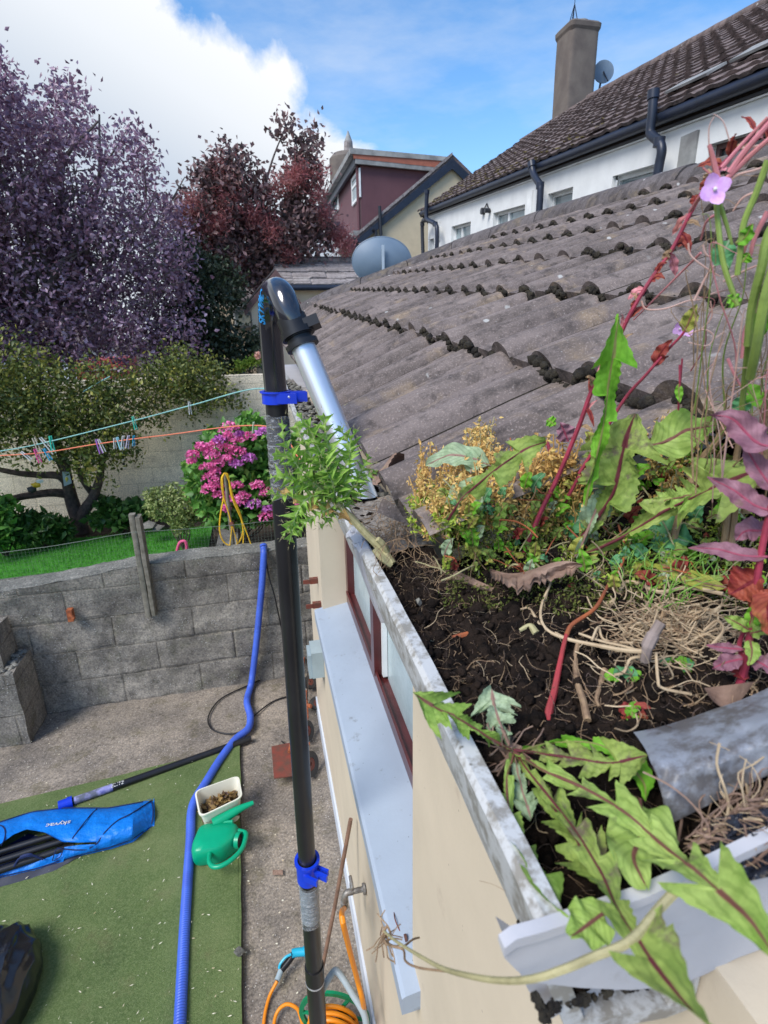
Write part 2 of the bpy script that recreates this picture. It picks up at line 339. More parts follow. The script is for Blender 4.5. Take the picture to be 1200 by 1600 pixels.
MT['wood'] = plain('weathered_grey_wood', (.24, .22, .18), (.13, .12, .09), 20, .9, .5, 60)
MT['stick'] = plain('brown_rod', (.26, .15, .10), (.17, .10, .07), 25, .7)
MT['bark'] = plain('tree_bark', (.13, .09, .075), (.055, .042, .036), 14, .95, .9, 40, bd=.02)
MT['barkgrey'] = plain('grey_twig_bark', (.17, .14, .14), (.09, .075, .075), 14, .9, .4, 40)
MT['lead'] = paintmat('grey_zinc_sheet', (.25, .27, .31), (.09, .08, .075), .45, .42, 24, .6)
MT['binbag'] = plain('black_bin_bag', (.010, .010, .012), rough=.22, bs=.25, bsc=14, spec=.7, bd=.01)
MT['wire'] = plain('green_grey_wire', (.16, .20, .16), rough=.6, bs=0)
MT['mar'] = plain('maroon_cladding', (.125, .055, .065), (.105, .045, .055), 1.5, .7, .1)
MT['orangefascia'] = plain('terracotta_fascia', (.38, .13, .08), (.30, .10, .065), rough=.7)
MT['leadroof'] = plain('grey_lead_edge', (.34, .35, .34), (.18, .18, .18), 3, .8)
MT['frame'] = plain('white_window_frame', (.80, .82, .82), rough=.35, bs=0)
MT['glass'] = glassmat('window_glass', (.28, .36, .38)); MT['glassdark'] = glassmat('dark_glass', (.05, .06, .065))
MT['glassnear'] = plain('obscure_window_glass', (.50, .60, .62), (.38, .48, .50), 7, .25, .3, 60)
MT['chim'] = plain('grey_brown_chimney_render', (.17, .145, .125), (.12, .10, .09), 2.5, .95, .5, 20)
MT['dish'] = plain('grey_blue_dish', (.16, .22, .29), (.13, .185, .25), 3, .5, .05)
MT['dishlight'] = plain('pale_dish', (.42, .50, .58), rough=.5, bs=0)
MT['toy'] = plain('pink_toy_plastic', (.80, .12, .27), rough=.4, bs=0)
MT['brownwood'] = plain('brown_painted_barge', (.16, .09, .085), (.11, .06, .06), rough=.6)
MT['redshed'] = plain('red_shed', (.35, .05, .05), rough=.7)
MT['drywhite'] = plain('bleached_dead_grass', (.55, .43, .28), (.36, .26, .16), 30, .8, .2)
MT['root'] = plain('pale_root', (.38, .26, .15), (.16, .10, .065), 60, .85, .3, 200)
MT['drystem'] = plain('dry_tan_stem', (.40, .27, .15), (.22, .14, .08), 25, .75, .4, 150)
MT['deadleaf'] = plain('dead_brown_leaf', (.30, .20, .15), (.15, .09, .065), 30, .8, .5, 90)
MT['redstem'] = plain('dark_red_stem', (.40, .05, .09), (.20, .03, .05), 30, .4, .15, 150)
MT['pinkstem'] = plain('pink_seed_pod', (.60, .22, .26), (.42, .16, .14), 30, .5, .15, 150)
MT['greenstem'] = plain('green_pod', (.24, .34, .07), (.17, .24, .06), 30, .5, .15, 150)
MT['thstem'] = plain('pale_thistle_stem', (.42, .38, .20), (.30, .27, .14), 40, .7, .4, 150)
MT['petal'] = plain('lilac_petal', (.62, .30, .72), (.75, .48, .8), 200, .6, 0)
MT['blackfilm'] = plain('black_plastic_film', (.012, .016, .03), (.03, .035, .05), 20, .2, .8, 60, bd=.01)
def turfmat():
    m, nt, b, o = newmat('artificial_turf'); vec = objco(nt)
    c = ramp(nt, noise(nt, vec, 1.7, 8, .68), [(.34, (.17, .205, .085)), (.5, (.11, .16, .055)), (.66, (.075, .115, .04))])
    c = mixc(nt, ramp(nt, noise(nt, vec, 6.5, 7, .7), [(.55, (0, 0, 0)), (.72, (.55, .55, .55))]), c, (.15, .135, .07))
    c = mixc(nt, ramp(nt, noise(nt, vec, 90, 4, .7), [(.42, (0, 0, 0)), (.7, (.6, .6, .6))]), c, (.22, .27, .12))
    c = mixc(nt, ramp(nt, noise(nt, vec, 200, 3, .7), [(.5, (0, 0, 0)), (.75, (.6, .6, .6))]), c, (.04, .07, .022))
    nt.links.new(c, b.inputs['Base Color']); b.inputs['Roughness'].default_value = .9; b.inputs['Specular IOR Level'].default_value = .15
    bump(nt, b, noise(nt, vec, 260, 4), .8, .008); return m
MT['turf'] = turfmat()
MT['lawn'] = plain('lawn_ground', (.07, .30, .03), (.045, .20, .02), 9, 1, .9, 90, bd=.02)
MT['grass'] = leafmat('lawn_grass_blades', [(.06, .28, .02), (.09, .38, .03), (.16, .48, .06)], .3, .6)

# ================================================================== SETTING
def sheet(name, pts, z, mat, thick=0, kind='structure'):
    mb = MB(); mb.prism([(p[0], p[1], z) for p in pts][::-1], (0, 0, -max(thick, .004))); o = mb.build(name, mat, smooth=False); return tag(o, kind=kind)
sheet('ground', [(-150, -150), (150, -150), (150, 200), (-150, 200)], -.06, MT['soil2'])
tag(bpy.data.objects['ground'], 'distant bare ground under everything')
def hgrid(name, x0, x1, y0, y1, nx, ny, fn, mat, kind='structure'):
    mb = MB(); mb.grid(lambda a, b: (x0+(x1-x0)*a, y0+(y1-y0)*b, fn(x0+(x1-x0)*a, y0+(y1-y0)*b)), nx, ny)
    return tag(mb.build(name, mat), kind=kind)
hgrid('yard_concrete', -4.5, 0.8, -1.5, 4.6, 90, 100, lambda x, y: .012*mnoise.noise(Vector((x*1.3, y*1.3, 0)))+.004*mnoise.noise(Vector((x*7, y*7, 0))) , MT['yard'])
# artificial turf with slightly curled edge
TE = [onz(375, 1165, .03), onz(378, 1600, .03)]
tl = onz(0, 1257, .03); sl = (TE[0][1]-tl[1])/(TE[0][0]-tl[0])
xe0 = TE[0][0]-.0; xe1 = TE[1][0]
def turfpt(a, b):
    y = TE[0][1]*(1-b)+.3*b; xr = xe0+(xe1-xe0)*(TE[0][1]-y)/(TE[0][1]-TE[1][1])+.012*mnoise.noise(Vector((y*4, 0, 3)))
    x = -4.2+(xr+4.2)*a; yy = y+(1-b)*(x-xe0)*sl+.01*mnoise.noise(Vector((x*3, 5, b)))
    e = min(1, (1-a)*60)
    return (x, yy, .034+.010*mnoise.noise(Vector((x*1.7, yy*1.7, 2)))-.002*e)
mb = MB(); mb.grid(turfpt, 110, 90, flip=True)
tag(mb.build('artificial_turf', MT['turf']), kind='structure')
mb = MB(); ed = [turfpt(1, t) for t in np.linspace(0, 1, 90)]
mb.add([p for q in ed for p in ((q[0]+.001, q[1], q[2]-.002), (q[0]+.006, q[1], 0.004))], [(2*i, 2*i+1, 2*i+3, 2*i+2) for i in range(89)])
ed = [turfpt(a, 0) for a in np.linspace(0, 1, 90)]
mb.add([p for q in ed for p in ((q[0], q[1]+.001, q[2]-.002), (q[0], q[1]+.006, 0.004))], [(2*i, 2*i+2, 2*i+3, 2*i+1) for i in range(89)])
tag(mb.build('turf_edge', MT['rubber']), kind='structure')

mb = MB(); mb.grid(lambda a, b: (lambda q: (q[0], q[1], turfpt(.97, .3)[2]+.006+.004*mnoise.noise(Vector((q[0]*5, q[1]*5, 1)))))(onz(322+50*a, 1296+b*(182+6*math.sin(a*4)), .045)), 20, 40, flip=True)
tag(mb.build('turf_offcut', MT['turf']), kind='structure')
GZ = .44                                                          # garden level behind the yard wall
hgrid('garden_ground', -14, 3, 4.55, 26, 60, 60, lambda x, y: GZ-.03+.03*mnoise.noise(Vector((x, y, 0))), MT['soil2'])
LB = lambda x: 7.35+.15*mnoise.noise(Vector((x*.9, 1, 0)))
def lawnp(a, b):
    x = -8+7.25*a; y = 4.6+(LB(x)-4.6)*b; return (x, y, GZ+.012*mnoise.noise(Vector((x*2, y*2, 0))))
mb = MB(); mb.grid(lawnp, 60, 40); tag(mb.build('lawn', MT['lawn']), kind='structure')
def cards(n, posf, sizef, aspect=.5, fold=.25, flat=0., tip=.35, droop=0, cup=0):
    """n leaf-shaped faces: a folded kite per leaf. posf(n)->(n,3); returns verts, faces arrays"""
    P = posf(n); n = len(P); s = sizef(n)
    d = RNG.normal(size=(n, 3)); d[:, 2] = d[:, 2]*(1-flat)-droop; d /= np.linalg.norm(d, axis=1)[:, None]
    q = RNG.normal(size=(n, 3)); q[:, 2] *= (1-flat); q -= d*(q*d).sum(1)[:, None]; q /= np.linalg.norm(q, axis=1)[:, None]
    w = np.cross(d, q)
    s = s[:, None]
    base = P; tipv = P+d*s; mid = P+d*s*tip-w*s*fold*.5*aspect
    l = P+d*s*(tip+.02)+q*s*aspect*.5+w*s*fold*.3; r = P+d*s*(tip+.02)-q*s*aspect*.5+w*s*fold*.3
    vv = np.stack([base, l, tipv, r, mid], 1).reshape(-1, 3)
    i = np.arange(n)*5
    fs = np.stack([np.stack([i, i+1, i+4], 1), np.stack([i+1, i+2, i+4], 1), np.stack([i+2, i+3, i+4], 1), np.stack([i+3, i, i+4], 1)], 1).reshape(-1, 3)
    return vv, fs
def cardmesh(name, parts, mats, parent=None):
    off = rootloc(parent); vs_ = []; fs_ = []; mi = []; b = 0
    for (v, f), k in parts: vs_.append(v-off); fs_.append(f+b); mi += [k]*len(f); b += len(v)
    v = np.concatenate(vs_); f = np.concatenate(fs_)
    me = bpy.data.meshes.new(name); me.vertices.add(len(v)); me.vertices.foreach_set('co', v.astype(np.float32).ravel())
    me.loops.add(len(f)*3); me.loops.foreach_set('vertex_index', f.astype(np.int32).ravel())
    me.polygons.add(len(f)); me.polygons.foreach_set('loop_start', np.arange(len(f), dtype=np.int32)*3)
    try: me.polygons.foreach_set('loop_total', np.full(len(f), 3, np.int32))
    except Exception: pass
    if not isinstance(mats, (list, tuple)): mats = [mats]
    for m in mats: me.materials.append(m)
    me.polygons.foreach_set('material_index', np.array(mi, np.int32)); me.update(calc_edges=True); me.validate()
    o = bpy.data.objects.new(name, me); COL.objects.link(o)
    if parent: o.parent = parent
    return o
def gpos(n):
    a = RNG.random(n); b = RNG.random(n); x = -6.6+5.8*a; return np.stack([x, 4.62+(7.35-4.62)*b+.06*np.sin(x*3), np.full(n, GZ)], 1)
def uprights(P, h, wd):
    n = len(P); d = RNG.normal(size=(n, 3))*.35; d[:, 2] = 1; d /= np.linalg.norm(d, axis=1)[:, None]
    q = RNG.normal(size=(n, 3)); q[:, 2] = 0; q /= np.linalg.norm(q, axis=1)[:, None]; s = h(n)[:, None]
    vv = np.stack([P-q*wd, P+q*wd, P+d*s], 1).reshape(-1, 3); i = np.arange(n)*3
    return vv, np.stack([i, i+1, i+2], 1)
tag(cardmesh('grass', [(uprights(gpos(42000), lambda n: RNG.uniform(.02, .05, n), .004), 0)], MT['grass']), 'short bright green grass on the lawn behind the mesh fence', kind='stuff')

# ================================================================== tiled roof generator
def tile_roof(name, mats, parent, fw, courses, y0, y1f, period, amp, dy, lift=.035, thick=.02, joint=.38, jit=.004, rows=3, overlap=.05, nrm=None, duty=.55, seam=False):
    """fw(s, y) -> point on the batten plane.  Each course is a wavy sheet raised at its lower edge, with its own front edge."""
    mb = MB()
    for ci, (s0, s1) in enumerate(courses):
        ya = y0(s0) if callable(y0) else y0; yb = y1f(s0+.02); n = max(2, int((yb-ya)/dy)); ys = np.linspace(ya, yb, n+1)
        if seam: dy = period/30; k0 = int(round(ya/dy)); n = int((yb-ya)/dy); ys = (np.arange(n+1)+k0)*dy
        offs = {}
        def prof(y):
            q = (y/period) % 1; h = amp*math.sin(math.pi*q/duty)**.75 if q < duty else amp*.16*(q-duty)/(1-duty)
            k = int(math.floor(y/joint)); 
            if k not in offs: offs[k] = (random.uniform(-jit, jit), random.uniform(-jit, jit)*1.6)
            g = (y/joint) % 1
            if g < .045 or g > .99: h -= .010
            return h+offs[k][0], offs[k][1]
        vv = []; fs = []; fd = []; cols = rows+3
        for y in ys:
            h, so_ = prof(y)
            y1c = y
            for r in range(cols):
                if r == 0: s, e = s0+so_+.004, lift+h-thick-.012
                elif r == 1: s, e = s0+so_, lift+h
                else:
                    t = (r-1)/(rows+1); s = s0+so_+(s1+overlap-s0)*t; e = (lift+h)*(1-t)+(h*.9+.004)*t
                e += .0022*mnoise.noise(Vector((s*9, y*9, ci)))
                p = fw(s, y1c)+nrm*e; vv.append(p)
        for i in range(n):
            for r in range(cols-1):
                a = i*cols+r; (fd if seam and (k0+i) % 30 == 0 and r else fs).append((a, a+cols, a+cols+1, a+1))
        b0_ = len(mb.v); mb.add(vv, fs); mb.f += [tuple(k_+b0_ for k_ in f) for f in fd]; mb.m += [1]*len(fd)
    return mb.build(name, mats, parent)

# ================================================================== THE EXTENSION (house in the foreground)
WX = .259; YN, YF = -.6, 3.72
house = empty('house_extension', (WX+.8, 1.8, 0), 'cream rendered extension with grey tiled roof, dirty white gutter and wide blue grey sill', 'house')
wy0, wy1, wz0, wz1 = .906, 2.775, 1.43, 2.50
def wall_holes(mb, y0, y1, z0, z1, holes, thick, P, mi=0):
    """P(y, z, d) -> point; d = depth into the wall"""
    ys = sorted({y0, y1, *[h[0] for h in holes], *[h[1] for h in holes]}); zs = sorted({z0, z1, *[h[2] for h in holes], *[h[3] for h in holes]})
    for a, b in zip(ys[:-1], ys[1:]):
        for c, d in zip(zs[:-1], zs[1:]):
            if any(h[0] <= a and b <= h[1] and h[2] <= c and d <= h[3] for h in holes): continue
            mb.add([P(a, c, 0), P(b, c, 0), P(b, d, 0), P(a, d, 0)], [(0, 1, 2, 3)], mi)
    for (a, b, c, d) in holes:
        for q in (((a, c), (a, d)), ((a, d), (b, d)), ((b, d), (b, c)), ((b, c), (a, c))):
            (ya, za), (yb, zb) = q; mb.add([P(ya, za, 0), P(yb, zb, 0), P(yb, zb, thick), P(ya, za, thick)], [(0, 1, 2, 3)], mi)
mb = MB()
wall_holes(mb, YN, YF, .0, 2.60, [(wy0, wy1, wz0, wz1)], .20, lambda y, z, d: (WX+d, y, z))
mb.add([(WX, YF, 0), (WX+2.5, YF, 0), (WX+2.5, YF, 2.6), (WX, YF, 2.6)], [(0, 1, 2, 3)])
mb.add([(WX, YN, 0), (WX+2.5, YN, 0), (WX+2.5, YN, 2.6), (WX, YN, 2.6)], [(0, 1, 2, 3)])
mb.add([(WX, YN, 2.6), (WX+2.5, YN, 2.6), (WX+2.5, YF, 2.6), (WX, YF, 2.6)], [(0, 1, 2, 3)])
mb.build('wall', MT['render_cream'], house, smooth=False)
mb = MB(); mb.box((WX+1.0, YF, 0), (WX+1.15, 6.2, 2.75)); mb.build('back_wall', MT['render_cream'], house, smooth=False)
mb = MB(); mb.box((WX-.012, YN, -.02), (WX-.0005, YF+.01, .16)); mb.build('plinth', MT['plinth'], house, smooth=False)
# sill : sloping board, front lip, overhangs the pier
mb = MB(); sx0 = .212
zs_n, zs_f = 1.462, 1.462
def sillz(x): return 1.458+.05*(x-sx0)/.25
prof = [(sx0, sillz(sx0)), (sx0+.010, sillz(sx0)+.006), (WX+.215, sillz(WX+.215)), (WX+.215, 1.42), (sx0+.012, 1.400), (sx0, 1.400)]
mb.prism([(x, .835, z) for x, z in prof], (0, 2.80-.835+.0, 0)); sill = mb.build('window_sill', MT['sill'], house, smooth=False)
# window
win = MB(); fx = WX+.19
for (a, b, c, d) in ((wy0, wy1, 1.50, 1.575), (wy0, wy1, 2.44, 2.50), (wy0, wy0+.06, 1.575, 2.44), (wy1-.06, wy1, 1.575, 2.44)): win.box((fx-.05, a, c), (fx+.02, b, d))
for ym in (1.97,): 
    win.box((fx-.065, ym-.03, 1.578), (fx-.0, ym+.03, 2.437))
win.box((fx-.062, wy0+.06, 1.577), (fx-.052, wy1-.06, 1.60))
wfr = win.build('window', MT['maroon'], house, smooth=False)
for a, b in ((wy0+.06, 1.94), (2.0, wy1-.06)):
    MB().box((fx-.012, a, 1.575), (fx-.004, b, 2.44)).build('pane', MT['glassnear'], wfr, smooth=False)
for ym in (1.92,):
    MB().box((fx-.034, ym-.012, 1.59), (fx-.014, ym+.012, 2.43)).build('glazing_bead', MT['frame'], wfr, smooth=False)
# gutter : moulded channel with thick lip
def gprof(y):
    w = .004*math.sin(y*2.1)+(.0 if y < 1.2 else .011*(y-1.2)**1.3)
    return [(.129+w, 2.665), (.127+w, 2.676), (.131+w, 2.682), (.143+w, 2.682), (.146+w, 2.674), (.146+w, 2.640), (.168+w, 2.575), (.235, 2.560), (.252, 2.572), (.254, 2.60), (.256, 2.60), (.256, 2.55), (.235, 2.548), (.158+w, 2.562), (.134+w, 2.635)]
mb = MB(); ys = np.linspace(.192, 4.6, 90); vv = []
for y in ys:
    for x, z in gprof(y): vv.append((x+.0015*mnoise.noise(Vector((y*14, z*20, 0))), y, z+.0015*mnoise.noise(Vector((y*11, x*9, 4)))))
k = 15; mb.add(vv, [(i*k+j, i*k+(j+1) % k, (i+1)*k+(j+1) % k, (i+1)*k+j) for i in range(len(ys)-1) for j in range(k)]+[tuple(range(k))])
gut = mb.build('gutter', MT['gutter'], house)
# joint bracket piece with silicone, at the window pier
mb = MB(); vv = []
gy = [.735, .74, .80, .805]
for i, y in enumerate(gy):
    for x, z in gprof(y): e = .004; vv.append((x-(e if x < .2 else 0), y, z+(e if z > 2.6 else -e)))
mb.add(vv, [(i*k+j, i*k+(j+1) % k, (i+1)*k+(j+1) % k, (i+1)*k+j) for i in range(3) for j in range(k)]+[tuple(range(k)), tuple(range(4*k-1, 3*k-1, -1))])
for _ in range(26): mb.blob((.138+random.uniform(-.012, .012), .79+random.uniform(-.03, .03), 2.684+random.uniform(-.004, .006)), random.uniform(.004, .011), .35)
mb.build('gutter_joint', MT['gutter_clean'], gut)
# stop end: board facing the camera, ogee underside
YE = .190
def pxpoly(pts, y): return [ony(u, v, y) for u, v in pts]
up = [(781, 1466), (800, 1452), (845, 1440), (905, 1420), (1000, 1388), (1100, 1344), (1225, 1284)]
lo = [(1225, 1440), (1190, 1470), (1142, 1488), (1095, 1512), (1052, 1530), (980, 1536), (900, 1532), (835, 1524), (803, 1505), (784, 1486)]
mb = MB(); mb.prism(pxpoly(up+lo, YE), (0, -.004, 0)); 
rim = pxpoly(up, YE); mb.add([q+np.array([0, dy_, dz_]) for q in rim for dy_, dz_ in ((.002, .0), (-.006, .001), (-.006, -.006), (.002, -.004))], [(4*i+a, 4*i+(a+1) % 4, 4*i+4+(a+1) % 4, 4*i+4+a) for i in range(len(rim)-1) for a in range(4)]+[(0, 1, 2, 3)])
mb.build('stop_end', MT['gutter_clean'], gut)
lo2 = [(806, 1508), (835, 1526), (900, 1534), (980, 1538), (1055, 1532), (1100, 1512), (1160, 1482), (1225, 1442), (1225, 1470), (1120, 1560), (1012, 1540), (960, 1548), (905, 1566), (862, 1592), (848, 1572), (826, 1548)]
mb = MB(); mb.prism(pxpoly(lo2, YE+.012), (0, .03, 0)); mb.build('end_bracket', MT['gutter_clean'], gut)
mb = MB()
for _ in range(70):
    a, b = random.choice([((845, 1575), (905, 1562)), ((905, 1562), (1010, 1540)), ((838, 1560), (862, 1600)), ((850, 1580), (940, 1555))]); t = random.random()
    q = ony(a[0]+(b[0]-a[0])*t+random.uniform(-3, 3), a[1]+(b[1]-a[1])*t+random.uniform(-4, 6), YE+.002); mb.blob(q, random.uniform(.001, .0035), .4)
mb.build('dirt_line', MT['moss'], gut)
# fascia board behind gutter
MB().box((WX-.001+.004, YF, 2.55), (WX+1.1, 6.1, 2.62)).build('soffit', MT['gutter_clean'], house, smooth=False)

# roof surface
rp = math.radians(20.6); RA, RB = .009, .061
RS = np.array([math.cos(rp), 0, math.sin(rp)]); RN = np.array([-math.sin(rp), 0, math.cos(rp)])
def rfw(s, y):
    b = RB*(.55+.45*min(1, max(0, s)/.374)); base = np.array([.195+RA*y, y, 2.70+b*y]); return base+RS*s
BY = [-.5, 2.5, 4.2, 5.0, 5.2, 5.35, 5.7, 5.9]; BS = [2.35, 2.33, 2.12, 1.65, 1.15, .75, .34, 0]
def ymax(s): return float(np.interp(s, BS[::-1], BY[::-1]))
def smax(y): return float(np.interp(y, BY, BS))
cs = [0.0]+[.374+.36*i for i in range(6)]
crs = [(cs[i], cs[i+1] if i+1 < len(cs) else cs[i]+.36) for i in range(len(cs))]
def ry0(s): return .585 if s < .1 else (-.35)
roof = tile_roof('roof', [MT['tile'], MT['moss']], house, rfw, crs, ry0, lambda s: ymax(s)+.05, .19, .031, .0063, .028, .014, .19, .003, 5, .05, RN, seam=True)  # second slot darkens the seam faces: shadow gaps between tiles painted in
# underside sheet so nothing shows through
mb = MB(); mb.grid(lambda a, b: rfw(.40+1.9*a, -.35+6.0*b)-RN*.02 if .40+1.9*a < smax(-.35+6.0*b) else rfw(smax(-.35+6.0*b), -.35+6.0*b)-RN*.02, 20, 60); mb.build('roof_felt', MT['soil'], house)
mb = MB(); mb.grid(lambda a, b: rfw(.03+.4*a, .62+5*b)-RN*.012, 4, 40); mb.build('roof_felt', MT['soil'], house)
# ridge / hip tiles : half round units butted with mortar
RPX = [(1330, 190), (1200, 230), (1100, 258), (975, 300), (850, 342), (745, 374), (645, 401), (590, 423), (550, 441), (515, 457), (487, 472)]
def rinv(u, v):
    D = np.array([RA, 1, RB]); Mx = np.stack([ray(u, v), -D, -RS], 1); kk = np.linalg.solve(Mx, np.array([.195, 0, 2.70-3])); return kk[2], kk[1]
rl = []
for y in np.linspace(-.6, 4.1, 14): rl.append(rfw(smax(y)+.06, y)+RN*.0)
for y in (4.5, 4.9, 5.1, 5.25, 5.5, 5.75, 5.9): rl.append(rfw(smax(y)+.05, y))
rl = catmull(rl, 6); cum = np.cumsum([0]+[np.linalg.norm(rl[i+1]-rl[i]) for i in range(len(rl)-1)])
def rpt(t):
    t = min(max(t, 0), cum[-1]-1e-6); i = int(np.searchsorted(cum, t, 'right')-1); f = (t-cum[i])/(cum[i+1]-cum[i]); return rl[i]*(1-f)+rl[i+1]*f
mb = MB(); t = 0; UL = .44
while t < cum[-1]-.05:
    t1 = min(t+UL-.006, cum[-1]); vv = []; ns = 7; na = 14; jz = random.uniform(-.006, .006); jr = random.uniform(-.004, .004)
    for i in range(ns):
        c = rpt(t+(t1-t)*i/(ns-1)); d = _n(rpt(t+(t1-t)*i/(ns-1)+.02)-rpt(t+(t1-t)*i/(ns-1)-.02)); side = _n(np.cross(d, V(0, 0, 1)))
        if side[0] < 0: side = -side
        upv = _n(np.cross(side, d)); upv = upv if upv[2] > 0 else -upv
        for j in range(na+1):
            th = math.pi*j/na; r = .135+jr+.003*mnoise.noise(Vector((c[1]*12, j*.5, 2))); vv.append(c-side*math.cos(th)*r+upv*(math.sin(th)*r*.92-.03+jz))
    w = na+1; mb.add(vv, [(i*w+j, (i+1)*w+j, (i+1)*w+j+1, i*w+j+1) for i in range(ns-1) for j in range(na)]+[tuple(range(w)), tuple((ns-1)*w+j for j in range(w-1, -1, -1))])
    t += UL
ridge = mb.build('ridge_tiles', MT['ridge'], roof)
# moss: dark lumps in the mouths of the rolls and along the laps
mb = MB()
for ci, s0 in enumerate(cs[1:], 1):
    ye = ymax(s0)
    y = -.3
    while y < ye:
        q = (y/.19) % 1
        if q < .56:
            hh = .030*math.sin(math.pi*q/.55)**.75 if q < .55 else 0
            dens = 1 if random.random() < .9 else 0
            amt = .5+.8*mnoise.noise(Vector((y*.8, ci*3.1, 0)))+.35
            if mnoise.noise(Vector((y*2.3, ci*5.1, 7))) < -.22: dens = 0
            if dens:
                for _ in range(3 if y < 3 else 2):
                    e = random.uniform(.0, .020+hh*.8); mb.blob(rfw(s0-random.uniform(.0, .014)*max(.3, amt), y+random.uniform(-.006, .006))+RN*(e+.004), random.uniform(.006, .013)*(1.0 if y < 3 else 1.2), .35)
        elif random.random() < .5:
            mb.blob(rfw(s0-random.uniform(0, .008), y)+RN*random.uniform(.002, .02), random.uniform(.004, .009), .4)
        y += .0095
        
for _ in range(30):
    s, y = random.uniform(.05, 2.1), random.uniform(.4, 4); q = (y/.19) % 1
    if q > .6: 
        for k_ in range(3): mb.blob(rfw(s+random.uniform(-.02, .02), y+random.uniform(-.008, .008))+RN*.03, random.uniform(.004, .008), .4, (1.4, 1, .5))
tag(mb.build('moss', MT['moss'], roof, sharp=None), kind='stuff')

# wall fittings
b0 = np.array([WX, 2.70, 1.30])
sbx = MB(); c = onx(492, 1030, WX-.05)
sbx.box((WX-.075, c[1]-.075, c[2]-.09), (WX-.001, c[1]+.075, c[2]+.09)); sb = sbx.build('junction_box', MT['grey'], house, smooth=False)
MB().box((WX-.095, c[1]-.062, c[2]-.095), (WX-.0755, c[1]+.062, c[2]+.07)).build('flap', MT['grey'], sb, smooth=False)
cpts = [c+V(-.05, 0, -.09), onx(480, 1090, WX-.08), onx(474, 1140, WX-.12), V(.12, 3.2, .03), V(-.05, 3.45, .02)]
MB().tube(catmull(cpts), .005, 6).build('cable', MT['blackpl'], sb)
tap = MB(); t0 = onx(572, 1388, WX); tb = t0+V(-.005, 0, 0)
tap.tube([tb, tb+V(-.06, 0, 0)], .011); tap.ring(tb+V(-.004, 0, 0), (1, 0, 0), .022, .01)
tap.tube(catmull([tb+V(-.05, 0, 0), tb+V(-.075, 0, .0), tb+V(-.085, 0, -.02), tb+V(-.088, 0, -.055)]), [.013]*25, 10)
tap.tube([tb+V(-.055, 0, .0), tb+V(-.055, 0, .05)], .008); tap.tube([tb+V(-.055, -.028, .052), tb+V(-.055, .028, .052)], .007)
tap.ring(tb+V(-.088, 0, -.06), (0, 0, 1), .016, .03)
tap.build('garden_tap', MT['brass'], house)
for yy, zz in ((2.98, 1.56), (2.86, 1.46)):
    hb = MB(); hb.box((WX-.05, yy-.01, zz-.02), (WX+.0, yy+.02, zz+.012)); hb.box((WX-.09, yy-.012, zz-.015), (WX-.05, yy-.004, zz+.01))
    hb.build('rusty_bracket', MT['rust'], house, smooth=False)
nail = MB(); q = onx(636, 1465, WX); nail.ring(q+V(-.004, 0, 0), (1, 0, 0), .009, .006); nail.tube(catmull([q, q+V(-.012, .02, -.005), q+V(-.02, .05, .004), q+V(-.015, .085, -.01)]), .0015, 5)
nail.build('wire_nail', MT['rust'], house)

# ================================================================== YARD WALL, FENCE
YW = 4.30
bw = empty('boundary_wall', (-1, YW, 0), 'stained grey concrete block wall between the yard and the raised lawn', 'wall')
TOP = [(-4.6, 1.06), (-2.043, 1.124), (-1.6, 1.16), (-1.065, 1.225), (-.5, 1.235), (-.07, 1.238), (.3, 1.242), (.9, 1.245)]
def wtop(x): return float(np.interp(x, [p[0] for p in TOP], [p[1] for p in TOP]))
def wallp(a, b):
    x = -4.6+5.5*a; z = -.06+(wtop(x)+.06)*b
    row = int(math.floor(z/.27)); ox = ((x+1)+(.31 if row % 2 == 0 else 0))/.62 % 1; fz = z/.27 % 1; gz = min(fz, 1-fz)*.27; gx = min(ox, 1-ox)*.62; gr = max(0, 1-min(gz, gx)/.014)*(.003+.010*max(0, mnoise.noise(Vector((x*3, 2, z*3)))+.2))
    return (x, YW+gr+.010*mnoise.noise(Vector((math.floor(((x+1)+(.31 if row % 2 == 0 else 0))/.62)*7.3, row*3.7, 1)))+.022*mnoise.noise(Vector((x*2.3, 0, z*3)))+.010*mnoise.noise(Vector((x*9, 0, z*9)))-.03*(1-b)**3+.012*max(0, mnoise.noise(Vector((x*1.6, 4, z*3.7)))), z)
mb = MB(); mb.grid(wallp, 460, 130); mb.build('wall_face', MT['bwall'], bw)
mb = MB()
def topp(a, b):
    x = -4.6+5.5*a; y = YW-.002+.22*b; return (x, y+(0.012*mnoise.noise(Vector((x*9, 1, 0))) if b == 0 else 0), wtop(x)+.010*mnoise.noise(Vector((x*7, b*5, 0)))+.006*mnoise.noise(Vector((x*30, b*9, 0)))+(.012 if 0 < b < 1 else 0))
mb.grid(topp, 260, 8); mb.add([(-4.6, YW+.218, -.1), (.9, YW+.218, -.1), (.9, YW+.218, 1.235), (-4.6, YW+.218, 1.06)], [(0, 1, 2, 3)]); mb.build('coping', MT['bwtop'], bw)
def roughbox(mb, a, b, nz=14, amp=.012, topfn=None):
    a = np.array(a, float); b = np.array(b, float)
    for ax in range(3):
        for sgn in (0, 1):
            o1, o2 = [i for i in range(3) if i != ax]
            def fn(s, t):
                p = np.zeros(3); p[ax] = (a, b)[sgn][ax]; p[o1] = a[o1]+(b[o1]-a[o1])*s; p[o2] = a[o2]+(b[o2]-a[o2])*t
                if topfn: p = topfn(p)
                return p+np.array([mnoise.noise(Vector(p*5)+Vector((k*9.1, 0, 0))) for k in range(3)])*amp
            mb.grid(fn, nz, nz, flip=(sgn == 0) != (ax == 1))
but = empty('concrete_buttress', (-2.3, 4.0, 0), 'broken stepped concrete pillar against the left end of the grey yard wall', 'pillar')
mb = MB(); pp = onz(64, 1142, 0)
